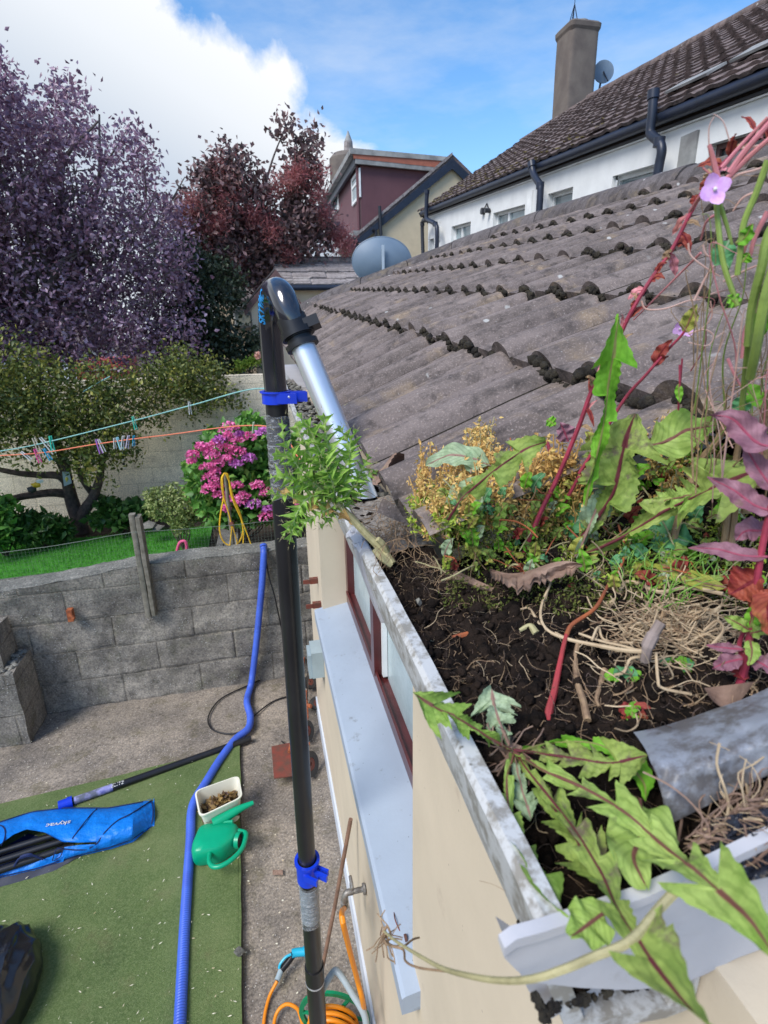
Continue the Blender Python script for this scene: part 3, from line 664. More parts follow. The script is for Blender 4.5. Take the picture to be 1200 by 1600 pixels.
roughbox(mb, (-2.9, 3.93, -.02), (-1.93, YW-.03, .62)); mb.build('lower_block', MT['bwall'], but)
mb = MB(); roughbox(mb, (-2.9, 4.03, .61), (-2.02, YW-.03, .93)); mb.build('upper_block', MT['bwall'], but)
mb = MB()
for _ in range(60): mb.blob((random.uniform(-2.08, -1.93), 3.95+random.random()*.3, .62+random.random()*.02), random.uniform(.008, .026), .4, (1, 1, .5))
mb.build('broken_mortar', MT['bwtop'], but)
rb = MB(); q = ony(112, 958, YW-.02); rb.box(q+V(-.02, -.05, -.05), q+V(.02, 0, .05)); rb.tube([q+V(0, -.05, .02), q+V(.03, -.06, -.02)], .012)
tag(rb.build('rusty_bracket', MT['rustor'], smooth=False), 'small rusty iron bracket fixed to the face of the grey yard wall', 'bracket')
# fence post: two weathered battens
fp = empty('fence_post', ony(235, 960, YW-.02), 'weathered split wooden post fixed on the front of the grey wall holding the wire mesh', 'post')
for (u0, v0, u1, v1, w, d) in ((203, 803, 233, 962, .030, .03), (213, 806, 242, 958, .024, .05)):
    a = ony(u0+3, v0, YW-.03); b = ony(u1, v1, YW-.03); mb = MB()
    def fn(s, t, a=a, b=b, w=w, d=d):
        c = a+(b-a)*t; th = 2*math.pi*s; q = np.array([math.copysign(abs(math.cos(th))**.35, math.cos(th))*w*.75, math.copysign(abs(math.sin(th))**.35, math.sin(th))*d, 0]); q[0] += .004*mnoise.noise(Vector((t*9, s*3, w*99))); return c+q
    mb.grid(fn, 16, 20); mb.add([fn(i/16, 0) for i in range(16)], [tuple(range(16))]); mb.build('batten', MT['wood'], fp)
# wire mesh
wm = empty('wire_mesh_fence', (-1, YW-.05, 1.1), 'green grey wire mesh netting stretched above the concrete wall', 'fence')
mb = MB(); ym = YW-.06
NT = [(-4.4, 1.36), (-2.3, 1.44), (-1.03, 1.53), (0.1, 1.52), (.25, 1.50)]
def ntop(x): return float(np.interp(x, [p[0] for p in NT], [p[1] for p in NT]))-.012*math.sin((x+1.03)*3)**2
def npnt(x, t): return np.array([x, ym+.015*mnoise.noise(Vector((x*3, t*3, 0))), ntop(x)-t+.006*mnoise.noise(Vector((x*5, t*8, 7)))])
dep = lambda x: .50 if x < -.95 else .30
def ribbon(mb, pts, w):
    vv = []; 
    for i, p in enumerate(pts):
        d = _n(pts[min(i+1, len(pts)-1)]-pts[max(i-1, 0)]); s = _n(np.cross(d, V(0, 1, 0)))*w; vv += [p-s, p+s+V(0, -.0004, 0), p+V(0, w, 0)]
    n = len(pts); mb.add(vv, [(3*i+a, 3*i+(a+1) % 3, 3*i+3+(a+1) % 3, 3*i+3+a) for i in range(n-1) for a in range(3)])
for x in np.arange(-2.9, .2, .026): ribbon(mb, [npnt(x, t) for t in np.linspace(0, dep(x), 7)], .00045)
for t in np.arange(0, .5, .026): ribbon(mb, [npnt(x, t) for x in np.arange(-2.9, .22 if t < .3 else -.95, .05)], .0006)
mb.build('netting', MT['wire'], wm)
MB().tube([npnt(x, 0) for x in np.arange(-2.9, .25, .06)], .0022, 5).build('top_wire', MT['wire'], wm)

# ================================================================== YARD OBJECTS
def hosepath(P, n=10): return catmull(P, n)
hz = .045
hp = [onz(278, 1660, hz), onz(283, 1560, hz), onz(289, 1440, hz), onz(297, 1320, hz), onz(301, 1260, hz), onz(322, 1222, hz), onz(345, 1185, hz), onz(368, 1155, .04), onz(388, 1138, .04), onz(391, 1118, .04), onz(386, 1095, .045), onz(393, 1065, .06), ony(400, 1010, 4.23), ony(406, 950, 4.24), ony(410, 905, 4.24), ony(412, 868, 4.25), ony(412, 855, 4.30)]
hs_ = hosepath(hp, 14)
hc = np.cumsum([0]+[np.linalg.norm(hs_[i+1]-hs_[i]) for i in range(len(hs_)-1)])
tt = np.arange(0, hc[-1], .006); pts = [np.array([np.interp(t, hc, [p[k] for p in hs_]) for k in range(3)]) for t in tt]
hose = empty('vacuum_hose', pts[0]*V(1, 1, 0), 'long blue ribbed vacuum hose lying over the turf and rising up the grey wall', 'hose')
MB().tube(pts, [.0262+.0022*(i % 2) for i in range(len(pts))], 14).build('ribbed_tube', MT['hoseblue'], hose)
MB().tube([pts[-1], pts[-1]+V(0, .02, .01)], .031, 14).build('cuff', MT['hoseblue'], hose)

# pole lying on the turf
def lying_pole(name, a, b, label, r=.024, withend=True):
    a, b = np.array(a), np.array(b); root = empty(name, ((a+b)/2)*V(1, 1, 0), label, 'pole')
    MB().tube([a, b], r, 18).build('tube', MT['black'], root); d = _n(a-b)
    if withend:
        MB().tube([a+d*.0, a+d*.06], r*1.35, 18).tube([a-d*.02, a+d*.01], r*1.5, 18).build('clamp', MT['blue'], root)
        MB().tube([a-d*.03, a-d*.26], r*1.03, 18).build('label_band', MT['labelband'], root)
        tc_ = bpy.data.curves.new('t', 'FONT'); tc_.body = 'ELITE'; tc_.size = .034; tc_.extrude = .0004; tc_.shear = .3; to = bpy.data.objects.new('t', tc_)
        me = bpy.data.meshes.new_from_object(to); up = _n(V(0, -.45, 1)); side = d*-1; nrm_ = _n(up-side*up.dot(side)); lat = np.cross(nrm_, side); org = a-d*.25
        for v in me.vertices:
            x, y, z = v.co; th = (y-.012)/(r*1.05); p = org+side*x+(nrm_*math.cos(th)+lat*math.sin(th))*(r*1.05+z); v.co = tuple(p-rootloc(root))
        me.materials.append(MT['white']); o = bpy.data.objects.new('lettering', me); COL.objects.link(o); o.parent = root
    return root
def labelband():
    m, nt, b, o = newmat('violet_blue_label'); vec = objco(nt)
    nt.links.new(ramp(nt, noise(nt, vec, 9, 4, .6), [(.35, (.05, .06, .30)), (.5, (.30, .30, .55)), (.62, (.12, .13, .17))]), b.inputs['Base Color']); b.inputs['Roughness'].default_value = .3; return m
MT['labelband'] = labelband()
lying_pole('vacuum_pole_section', onz(108, 1254, .06), onz(392, 1154, .035), 'black pole with blue end clamp lying along the top edge of the turf')

# bag
bagroot = empty('pole_bag', onz(90, 1310, 0)*V(1, 1, 0), 'bright blue half open pole bag lying on the turf', 'bag')
top_e = [(-220, 1335), (-60, 1305), (0, 1284), (50, 1268), (100, 1262), (170, 1262), (215, 1254), (236, 1250)]
bot_e = [(-220, 1460), (-60, 1402), (0, 1372), (60, 1358), (120, 1338), (170, 1326), (205, 1314), (236, 1292)]
slit_t = [(-220, 1400), (-60, 1345), (0, 1322), (22, 1306), (42, 1298), (70, 1303), (98, 1318), (125, 1319), (150, 1318)]
slit_b = [(-220, 1440), (-60, 1372), (0, 1354), (22, 1346), (42, 1338), (70, 1330), (98, 1324), (125, 1320), (150, 1319)]
def itp(L, u): return float(np.interp(u, [p[0] for p in L], [p[1] for p in L]))
def bagz(u, t):
    h = .10*math.sin(math.pi*min(1, max(0, t))**.9)**.6+.04
    return h*min(1, (240-u)/50+.35)+.010*mnoise.noise(Vector((u*.04, t*5, 0)))+.007*abs(mnoise.noise(Vector((u*.09, t*9, 3))))
def bagpt(u, v):
    t = (v-itp(top_e, u))/(itp(bot_e, u)-itp(top_e, u)); return onz(u, v, bagz(u, t))
def bagpt_end(u, t):
    return bagpt(u, itp(top_e, u)+(itp(bot_e, u)-itp(top_e, u))*t)
mb = MB()
us = np.concatenate([np.linspace(-215, 150, 90)])
vv = []; nvv = 14
for u in us:
    for j in range(nvv+1): v = itp(top_e, u)+(itp(slit_t, u)-itp(top_e, u))*j/nvv; p = bagpt(u, v); p = p+V(0, 0, .012*(j == nvv)); vv.append(p)
w = nvv+1; mb.add(vv, [(i*w+j, i*w+j+1, (i+1)*w+j+1, (i+1)*w+j) for i in range(len(us)-1) for j in range(nvv)])
vv = []
for u in us:
    for j in range(nvv+1): v = itp(slit_b, u)+(itp(bot_e, u)-itp(slit_b, u))*j/nvv; vv.append(bagpt(u, v)-V(0, 0, .03 if u < 100 else 0))
mb.add(vv, [(i*w+j, i*w+j+1, (i+1)*w+j+1, (i+1)*w+j) for i in range(len(us)-1) for j in range(nvv)])
ue = np.linspace(150, 237, 26); vv = []
for u in ue:
    for j in range(21):
        t = j/20; uu = u+ (u-150)/87*(3*math.sin(math.pi*t)); vv.append(bagpt_end(uu, t))
mb.add(vv, [(i*21+j, i*21+j+1, (i+1)*21+j+1, (i+1)*21+j) for i in range(25) for j in range(20)])
for sid, L in ((0, top_e), (1, bot_e)):
    e = [bagpt_end(u, float(sid)) for u in np.linspace(-215, 238, 90)]
    mb.add([q for p in e for q in (p, np.array([p[0]+(0.01 if sid else 0), p[1], .03]))], [(2*i, 2*i+1, 2*i+3, 2*i+2) for i in range(89)])
e = [bagpt_end(238, t) for t in np.linspace(0, 1, 16)]; mb.add([q for p in e for q in (p, np.array([p[0]+.012, p[1], .03]))], [(2*i, 2*i+1, 2*i+3, 2*i+2) for i in range(15)])
mb.build('bag_skin', MT['bag'], bagroot)
mb = MB()
def seam(L, off=.004): mb.tube(catmull([bagpt(u, v)+V(0, 0, off) for u, v in L], 6), .0035, 6)
seam([(u, itp(top_e, u)+1) for u in range(-210, 237, 14)]); seam([(u, itp(bot_e, u)-1) for u in range(-210, 237, 14)])
seam([(236, 1252), (205, 1272), (185, 1282), (165, 1300), (152, 1318), (140, 1326)]); seam([(152, 1264), (140, 1276), (125, 1295), (113, 1311)])
seam([(-20, 1292), (0, 1290), (8, 1298), (7, 1312), (2, 1322)]); seam([(236, 1251), (239, 1262), (239, 1276), (236, 1292)])
seam([(90, 1326), (120, 1329), (152, 1327)])
mb.build('piping', MT['bagdark'], bagroot)
mb = MB(); e = [(u, itp(bot_e, u)) for u in np.linspace(-215, 125, 40)]
vv = []
for u, v in e:
    p = bagpt(u, v-.5); q = onz(u, v+ (14 if u < 90 else 14*(125-u)/35), .03); vv += [p+V(0, -.002, 0), (p+q)/2+V(0, -.012+.006*mnoise.noise(Vector((u*.1, 0, 0))), .0), q]
mb.add(vv, [(3*i+a, 3*i+a+1, 3*i+4+a, 3*i+3+a) for i in range(39) for a in (0, 1)]); mb.build('base_panel', MT['bagside'], bagroot)
mb = MB(); mb.tube(catmull([bagpt(22, 1355)+V(0, 0, .005), bagpt(33, 1347)+V(0, 0, .03), bagpt(50, 1343)+V(0, 0, .035), bagpt(68, 1344)+V(0, 0, .006)], 6), [.006]*7+[.011]*6+[.006]*6, 6)
mb.tube(catmull([bagpt(82, 1346)+V(0, 0, .005), bagpt(88, 1331)+V(0, 0, .012), bagpt(98, 1329)+V(0, 0, .012), bagpt(95, 1340)+V(0, 0, .01), bagpt(84, 1346)+V(0, 0, .005)], 5), .003, 5); mb.build('handle', MT['bagdark'], bagroot)
# faded writing on the flap
tc_ = bpy.data.curves.new('t', 'FONT'); tc_.body = 'skyvac'; tc_.size = .15; tc_.shear = .35; tc_.extrude = .001; to = bpy.data.objects.new('t', tc_)
me = bpy.data.meshes.new_from_object(to); A0 = np.array([112, 1283.]); ex = np.array([-108, 16.])/.45; ey = np.array([-22., -150.])*-1/1.2
rr = rootloc(bagroot)
for v in me.vertices:
    x, y, z = v.co; p2 = A0+ex*x*.42+ey*y*.42; v.co = tuple(bagpt(p2[0], p2[1])+V(0, 0, .006+z)-rr)
me.materials.append(MT['white']); o = bpy.data.objects.new('faded_lettering', me); COL.objects.link(o); o.parent = bagroot
dk = MB(); dk.add([bagpt(u, v)-V(0, 0, .075) for u, v in ((-215, 1385), (-215, 1450), (0, 1362), (0, 1310), (40, 1344), (40, 1288), (110, 1325), (110, 1310))], [(0, 1, 2, 3), (3, 2, 4, 5), (5, 4, 6, 7)])
dk.build('lining', MT['bagdark'], bagroot)
for i, dv in enumerate((0, 12, 24)):
    a = onz(-215, 1396+dv*1.5, .10); b = onz(92+i*12, 1303+dv*.75, .09)
    lying_pole('carbon_pole', a, b, ['uppermost of the three black poles in the open blue bag', 'middle one of the three black poles in the open blue bag', 'lowest of the three black poles in the open blue bag'][i], .020, False)['group'] = 'black poles inside the open blue bag'

# tub with dead leaves
def tub_frame(): 
    c = [onz(305, 1237, .22), onz(372, 1213, .22), onz(378, 1246, .22), onz(313, 1277, .22)]; return c
T4 = tub_frame(); tcen = sum(T4)/4
tub = empty('plastic_tub', tcen*V(1, 1, 0), 'cream plastic tub full of dead leaves beside the green watering can', 'tub')
def rrect(C, k, z, n=6, rad=.18):
    C = [tcen+(np.array(p)-tcen)*k for p in C]; out = []
    for i in range(4):
        p = C[i]; a = C[i-1]; b = C[(i+1) % 4]
        for j in range(n+1):
            t = j/n; A = p+(a-p)*rad; B = p+(b-p)*rad; q = (1-t)**2*A+2*t*(1-t)*p+t*t*B; out.append(np.array([q[0], q[1], z]))
    return out
mb = MB(); rings = [rrect(T4, .74, .03), rrect(T4, .78, .032), rrect(T4, .98, .215), rrect(T4, 1.04, .216), rrect(T4, 1.04, .225), rrect(T4, .97, .226), rrect(T4, .95, .21), rrect(T4, .73, .045)]
nr = len(rings[0]); mb.add([p for r in rings for p in r], [(i*nr+j, i*nr+(j+1) % nr, (i+1)*nr+(j+1) % nr, (i+1)*nr+j) for i in range(len(rings)-1) for j in range(nr)]+[tuple(range(nr-1, -1, -1)), tuple(7*nr+j for j in range(nr))])
mb.build('tub_wall', MT['cream_tub'], tub)
MT['litter'] = leafmat('dead_leaf_litter', [(.05, .03, .02), (.20, .12, .05), (.42, .28, .10), (.10, .06, .05), (.24, .20, .16)], .1, .8)
def tp(n):
    a = RNG.random(n); b = RNG.random(n); T = np.array(T4); c = T.mean(0); P = (T[0][None]*(1-a)[:, None]+T[1][None]*a[:, None])*(1-b)[:, None]+(T[3][None]*(1-a)[:, None]+T[2][None]*a[:, None])*b[:, None]
    P = c+(P-c)*.80; P[:, 2] = .11+.06*np.sin(a*3)*np.sin(b*3)+RNG.normal(0, .012, n); return P
tag(cardmesh('dead_leaves', [(cards(520, tp, lambda n: RNG.uniform(.015, .06, n), .5, .5, .4), 0)], MT['litter']), 'brown and yellow dead leaves heaped in the cream tub', kind='stuff')

# watering can lying down : body long axis
wc = empty('watering_can', onz(338, 1318, 0)*V(1, 1, 0), 'green plastic watering can lying on its side next to the cream tub', 'watering can')
Cb = [onz(313, 1287, .14), onz(372, 1285, .14), onz(372, 1310, .13), onz(345, 1334, .12), onz(302, 1340, .12), onz(299, 1325, .12)]
cc = sum(Cb)/6; mb = MB(); rings = []
def smooth_ring(C, n=5, rad=.28):
    out = []
    m = len(C)
    for i in range(m):
        p = C[i]; a = C[i-1]; b = C[(i+1) % m]
        for j in range(n+1):
            t = j/n; A = p+(a-p)*rad; B = p+(b-p)*rad; out.append((1-t)**2*A+2*t*(1-t)*p+t*t*B)
    return out
base = smooth_ring(Cb)
for k, z in ((.80, .035), (.96, .045), (1.03, .075), (1.03, .11), (.96, .145), (.84, .158), (.5, .164), (.1, .166)):
    rings.append([np.array([cc[0]+(p[0]-cc[0])*k, cc[1]+(p[1]-cc[1])*k, z]) for p in base])
nr = len(base); mb.add([p for r in rings for p in r], [(i*nr+j, i*nr+(j+1) % nr, (i+1)*nr+(j+1) % nr, (i+1)*nr+j) for i in range(len(rings)-1) for j in range(nr)]+[tuple(7*nr+j for j in range(nr)), tuple(range(nr-1, -1, -1))])
mb.build('body', MT['green'], wc)
mb = MB(); sp = [onz(335, 1288, .13), onz(352, 1277, .15), onz(374, 1264, .17), onz(396, 1254, .18)]; mb.tube(catmull(sp), list(np.linspace(.042, .013, 25)), 14); mb.tube([onz(345, 1286, .14), onz(364, 1284, .15)], .012, 8); mb.build('spout', MT['green'], wc)
hd = [onz(328, 1333, .13), onz(327, 1346, .14), onz(333, 1354, .145), onz(345, 1353, .15), onz(362, 1343, .155), onz(378, 1326, .155), onz(384, 1308, .15), onz(383, 1301, .14), onz(373, 1298, .13)]
MB().tube(catmull(hd), .0135, 12).build('handle', MT['green'], wc)
mo = MB(); q = onz(373, 1313, .12); mo.ring(q, (.9, -.35, .1), .046, .025, ri=.040); mo.build('filler_mouth', MT['green'], wc)
mo = MB(); mo.ring(q+V(-.004, 0, 0), (.9, -.35, .1), .040, .012); mo.build('dark_opening', MT['blackpl'], wc)

# bin bag
bb = MB(); c = onz(-18, 1560, .10)
def bagfn(a, b):
    th = 2*math.pi*a; ph = math.pi*b; r = np.array([.24*math.cos(th)*math.sin(ph), .34*math.sin(th)*math.sin(ph), .17*math.cos(ph)]); d = Vector(r*6)
    k = 1+.16*mnoise.noise(d*.45)-.13*abs(mnoise.noise(Vector((r[0]*11+2*mnoise.noise(d*.4), r[1]*3.2, r[2]*4))))-.04*abs(mnoise.noise(d*2.2))
    q = c+r*k+V(-.05, 0, 0); q[2] = max(q[2], .034); return q
bb.grid(bagfn, 110, 60)
tag(bb.build('bin_bag', MT['binbag']), 'shiny black plastic bin bag slumped on the turf at the lower left', 'bag')

# cables on the ground
def cable(name, pts, r, mat, label, cat='cable'): 
    o = MB().tube(catmull(pts, 10), r, 7).build(name, mat); return tag(o, label, cat)
cable('electric_cable', [ony(414, 862, YW-.03), ony(420, 900, YW-.06), ony(432, 945, YW-.08), onz(450, 1047, .02), onz(425, 1055, .015), onz(385, 1072, .015), onz(345, 1092, .015), onz(326, 1118, .015), onz(330, 1138, .015), onz(352, 1146, .015), onz(378, 1142, .02), onz(398, 1118, .02), onz(425, 1097, .015), onz(450, 1088, .015), onz(474, 1083, .015)], .006, MT['blackpl'], 'thin black cable looping over the concrete beside the blue hose')

# rusty trolley lying by the wall
tr = empty('hand_trolley', onz(470, 1150, 0)*V(1, 1, 0), 'rusty red hand trolley lying on the concrete behind the black pole', 'trolley')
mb = MB(); P4 = [onz(424, 1166, .10), onz(455, 1160, .10), onz(458, 1212, .10), onz(428, 1216, .10)]; mb.prism(P4, (0, 0, -.006)); mb.build('toe_plate', MT['rust'], tr, smooth=False)
mb = MB(); mb.tube([onz(452, 1175, .12), onz(462, 1130, .13), onz(472, 1060, .14), onz(476, 1010, .2)], .012); mb.tube([onz(470, 1180, .12), onz(480, 1120, .12), onz(478, 1080, .13)], .012); mb.tube([onz(452, 1165, .12), onz(484, 1162, .12)], .011); mb.tube([onz(470, 1098, .12), onz(486, 1104, .13)], .016); mb.build('frame', MT['rustor'], tr)
for i, (u, v, r, z, ax) in enumerate(((484, 1194, .085, .10, (.75, -.5, .35)), (479, 1142, .075, .09, (.75, -.5, .35)), (484, 1066, .058, .09, (.4, -.6, .7)), (493, 1099, .050, .10, (.4, -.6, .7)))):
    w_ = MB(); c = onz(u, v, z); w_.ring(c, ax, r, .032, 26, r*.52); wh = w_.build('wheel', MT['rubber'], tr); h_ = MB(); h_.ring(c, ax, r*.55, .022, 20, r*.15); h_.build('rim', MT['rust'], wh)

# stick leaning
a = onx(548, 1280, WX-.03); b = onz(497, 1545, .0)
tag(MB().tube([a, (a+b)/2+V(.004, 0, 0), b], [.009, .009, .0095], 10).build('garden_cane', MT['stick']), 'thin brown rod leaning against the cream wall under the window sill', 'rod')

# hose reel + gun + hoses
reel = empty('hose_reel', onz(508, 1610, 0)*V(1, 1, 0), 'green hose reel wound with orange hose at the foot of the cream wall', 'hose reel')
rc = onz(515, 1632, .18); ax = _n(V(.35, 1, 0))
for sgn in (-1, 1):
    mb = MB(); c = rc+ax*.10*sgn; mb.ring(c, ax, .155, .012, 36, .135); mb.ring(c, ax, .07, .012, 24, .02)
    for k in range(6):
        th = k*math.pi/3; e1 = np.cross(ax, V(0, 0, 1)); q = e1*math.cos(th)+V(0, 0, 1)*math.sin(th); mb.tube([c+q*.06, c+q*.14], .008, 6)
    mb.build('side_disc', MT['reel'], reel)
mb = MB(); pts = []; e1 = np.cross(ax, V(0, 0, 1))
for i in range(420):
    t = i/420; th = t*2*math.pi*15; lay = (t*15) % 7; k = int(t*15/7.01); off = (lay/7*.17-.085)*(1 if k % 2 == 0 else -1); r = .085+.016*k; pts.append(rc+ax*off+(e1*math.cos(th)+V(0, 0, 1)*math.sin(th))*r)
mb.tube(pts, .0088, 8); mb.build('wound_hose', MT['orange'], reel)
mb = MB(); s_ = [onz(512, 1600, .2), onz(516, 1560, .33), ony(526, 1520, 1.72), ony(550, 1530, 1.66), ony(566, 1572, 1.55), ony(574, 1610, 1.5)]
s_ = [rc+V(-.03, .13, .0), at(500, 1556, 2.75), at(520, 1520, 2.66), at(530, 1521, 2.64), at(550, 1552, 2.65), at(570, 1588, 2.68), at(572, 1625, 2.75)]
mb.tube(catmull(s_), .012, 10); mb.build('carry_handle', MT['greytub'], reel)
hs2 = [tb+V(-.088, 0, -.085), at(534, 1430, 2.15), at(545, 1480, 2.3), at(558, 1530, 2.5), at(568, 1572, 2.65), onz(572, 1615, .08)]
tag(MB().tube(catmull(hs2), .009, 10).build('garden_hose', MT['orange']), 'orange garden hose hanging from the metal tap down to the reel', 'hose')
g = empty('spray_gun', onz(450, 1510, 0)*V(1, 1, 0), 'blue and black garden spray gun on the concrete left of the black pole', 'spray gun')
mb = MB(); mb.tube([onz(433, 1532, .05), onz(440, 1514, .06)], .014, 10); mb.build('coupling', MT['grey'], g)
mb = MB(); mb.tube(catmull([onz(440, 1515, .06), onz(450, 1503, .075), onz(458, 1492, .09), onz(462, 1488, .09)]), [.016]*18+[.02]*7, 10); mb.build('grip', MT['blackpl'], g)
mb = MB(); mb.tube(catmull([onz(456, 1490, .10), onz(464, 1488, .10), onz(476, 1487, .10)]), .019, 12); mb.ring(onz(478, 1487, .10), _n(V(1, .1, 0)), .025, .02, 18); mb.build('nozzle', MT['cyan'], g)
mb = MB(); mb.tube(catmull([onz(455, 1491, .12), onz(446, 1496, .115), onz(438, 1506, .10), onz(436, 1513, .085)]), .006, 8); mb.build('trigger', MT['cyan'], g)
tag(MB().tube(catmull([onz(433, 1533, .05), onz(420, 1560, .02), onz(412, 1600, .015), onz(412, 1660, .015)]), .008, 10).build('garden_hose', MT['orange']), 'orange hose curving over the concrete from the blue spray gun', 'hose')
tag(MB().tube(catmull([onz(424, 1650, .02), onz(430, 1590, .03), onz(445, 1570, .06), onz(462, 1574, .08), onz(470, 1590, .10), rc+V(-.08, 0, -.05)]), .008, 10).build('garden_hose', MT['orange']), 'short orange hose arching up to the green hose reel', 'hose')
# litter specks
def tsp(n):
    u = RNG.uniform(-50, 375, n); v = RNG.uniform(1180, 1620, n); return np.array([onz(a, b, .048) for a, b in zip(u, v)])
MT['chips'] = leafmat('pale_straw_bits', [(.62, .56, .38), (.75, .72, .58), (.5, .36, .18)], .1, .7)
tag(cardmesh('plant_debris', [(cards(210, tsp, lambda n: RNG.uniform(.006, .022, n), .25, .2, .9), 0), (cards(260, lambda n: np.array([onz(a, b, .016) for a, b in zip(RNG.uniform(0, 500, n), RNG.uniform(1080, 1560, n))]), lambda n: RNG.uniform(.006, .016, n), .6, .2, .9), 0)], MT['chips']), 'scattered pale bits of straw and leaf on the turf and concrete', kind='stuff')
q = onz(374, 1487, .05); tag(MB().blob(q, .03, .3, (1, 1, .5)).build('pebble', MT['bwtop']), 'pale stone lying on the edge of the turf', 'stone')
tag(MB().grid(lambda a, b: np.array([onz(348, 1300, .0)[0]+.0, 0, 0])*0+onz(434+(a-.5)*16, 1363+(b-.5)*8, .018+.004*mnoise.noise(Vector((a*9, b*9, 0)))), 8, 5, flip=True).build('damp_leaf', MT['deadleaf']), 'rotten brown leaf flat on the concrete by the turf', 'leaf')

# ================================================================== GARDEN BEHIND THE WALL
def blobpos(blobs, shell=.55):
    """blobs: (u, v, dist, radius_px, flatten) -> sampler of points in lumpy volumes standing at that distance"""
    C = np.array([at(u, v, d) for u, v, d, r, *f in blobs]); Rr = np.array([r*d/F for u, v, d, r, *f in blobs]); FL = np.array([(b[4] if len(b) > 4 else 1.0) for b in blobs])
    wgt = Rr**2; wgt = wgt/wgt.sum()
    def fn(n):
        k = RNG.choice(len(blobs), n, p=wgt); d = RNG.normal(size=(n, 3)); d /= np.linalg.norm(d, axis=1)[:, None]
        r = Rr[k]*(shell+(1-shell)*RNG.random(n)**.6)*np.where(RNG.random(n) < .25, RNG.random(n), 1); d[:, 2] *= FL[k]
        return C[k]+d*r[:, None]
    return fn
def clumpy(pos, nclump, spread, lo=None):
    def fn(n):
        c = pos(nclump); k = RNG.integers(0, nclump, n); return c[k]+RNG.normal(size=(n, 3))*spread
    return fn
def sizes(a, b): return lambda n: RNG.uniform(a, b, n)
rw = MB()
def rwp(a, b):
    x = -16+17.2*a; z = GZ-.1+(2.36-GZ+.1)*b; return (x, 8.2+.01*mnoise.noise(Vector((x*3, 0, z*4))), z)
rw.grid(rwp, 160, 24); rw.add([(-16, 8.2, 2.36), (1.2, 8.2, 2.36), (1.2, 8.42, 2.36), (-16, 8.42, 2.36)], [(0, 1, 2, 3)]); rw.add([(1.2, 8.2, .2), (1.2, 8.42, .2), (1.2, 8.42, 2.36), (1.2, 8.2, 2.36)], [(0, 1, 2, 3)])
tag(rw.build('garden_wall', MT['rwall']), 'cream painted blockwork wall at the far side of the garden', 'wall')

MT['olive'] = leafmat('olive_holly_leaves', [(.04, .06, .02), (.10, .14, .035), (.20, .22, .05), (.50, .44, .08)], .25, .45)
MT['plum'] = leafmat('purple_plum_leaves', [(.11, .06, .10), (.24, .135, .205), (.38, .25, .34), (.56, .44, .55)], .25, .38, 2.0, .5)
MT['smoke'] = leafmat('dark_smoke_bush_leaves', [(.07, .06, .055), (.17, .11, .11), (.28, .17, .17), (.38, .25, .23)], .2, .5)
MT['plume'] = leafmat('red_smoke_plumes', [(.38, .11, .12), (.50, .20, .20), (.58, .33, .32)], .4, .8)
MT['darkgreen'] = leafmat('dark_green_leaves', [(.02, .032, .02), (.045, .065, .036), (.085, .115, .06)], .15, .45)
MT['hydr'] = leafmat('hydrangea_leaves', [(.05, .14, .025), (.10, .27, .045), (.18, .40, .08), (.32, .46, .10)], .3, .45)
MT['pink'] = leafmat('pink_hydrangea_petals', [(.80, .12, .38), (.88, .22, .50), (.90, .40, .64)], .25, .6, 20)
MT['lilac'] = leafmat('lilac_hydrangea_petals', [(.55, .12, .48), (.66, .22, .62), (.72, .38, .72)], .25, .6, 20)
MT['varieg'] = leafmat('variegated_leaves', [(.12, .20, .05), (.30, .36, .12), (.50, .52, .24)], .3, .5)
MT['lowgreen'] = leafmat('glossy_green_leaves', [(.03, .08, .018), (.07, .16, .035), (.13, .24, .06)], .25, .35)
MT['limegreen'] = leafmat('lime_leaves', [(.14, .26, .03), (.26, .38, .05), (.40, .46, .08)], .35, .5)

# garden tree: forked trunk with wide olive crown in front of the wall
gt = empty('garden_tree', ony(128, 828, 7.6), 'small forked tree with olive green yellow flecked leaves in front of the cream wall', 'tree')
mb = MB(); yt = 7.6
def Y(u, v, y): return ony(u, v, y)
mb.tube(catmull([Y(127, 832, yt), Y(122, 810, yt), Y(113, 785, yt), Y(106, 755, 7.55), Y(98, 715, 7.5), Y(85, 680, 7.5), Y(70, 640, 7.4)]), list(np.linspace(.11, .03, 49)), 10)
mb.tube(catmull([Y(124, 815, yt), Y(132, 798, 7.55), Y(145, 778, 7.5), Y(155, 750, 7.5), Y(160, 720, 7.5), Y(175, 670, 7.4)]), list(np.linspace(.085, .03, 41)), 10)
mb.tube(catmull([Y(105, 772, yt), Y(80, 770, 7.5), Y(40, 775, 7.4), Y(-10, 783, 7.3), Y(-80, 770, 7.3)]), list(np.linspace(.06, .03, 33)), 8)
mb.tube(catmull([Y(112, 770, yt), Y(95, 745, 7.5), Y(60, 742, 7.5), Y(20, 738, 7.4), Y(-60, 720, 7.4)]), list(np.linspace(.06, .025, 33)), 8)
mb.tube(catmull([Y(148, 775, yt), Y(130, 750, 7.5), Y(118, 715, 7.5), Y(125, 670, 7.5)]), list(np.linspace(.05, .02, 25)), 8)
mb.tube(catmull([Y(78, 700, yt), Y(90, 725, 7.3), Y(98, 745, 7.3)]), .012, 6)
mb.build('trunk', MT['bark'], gt)
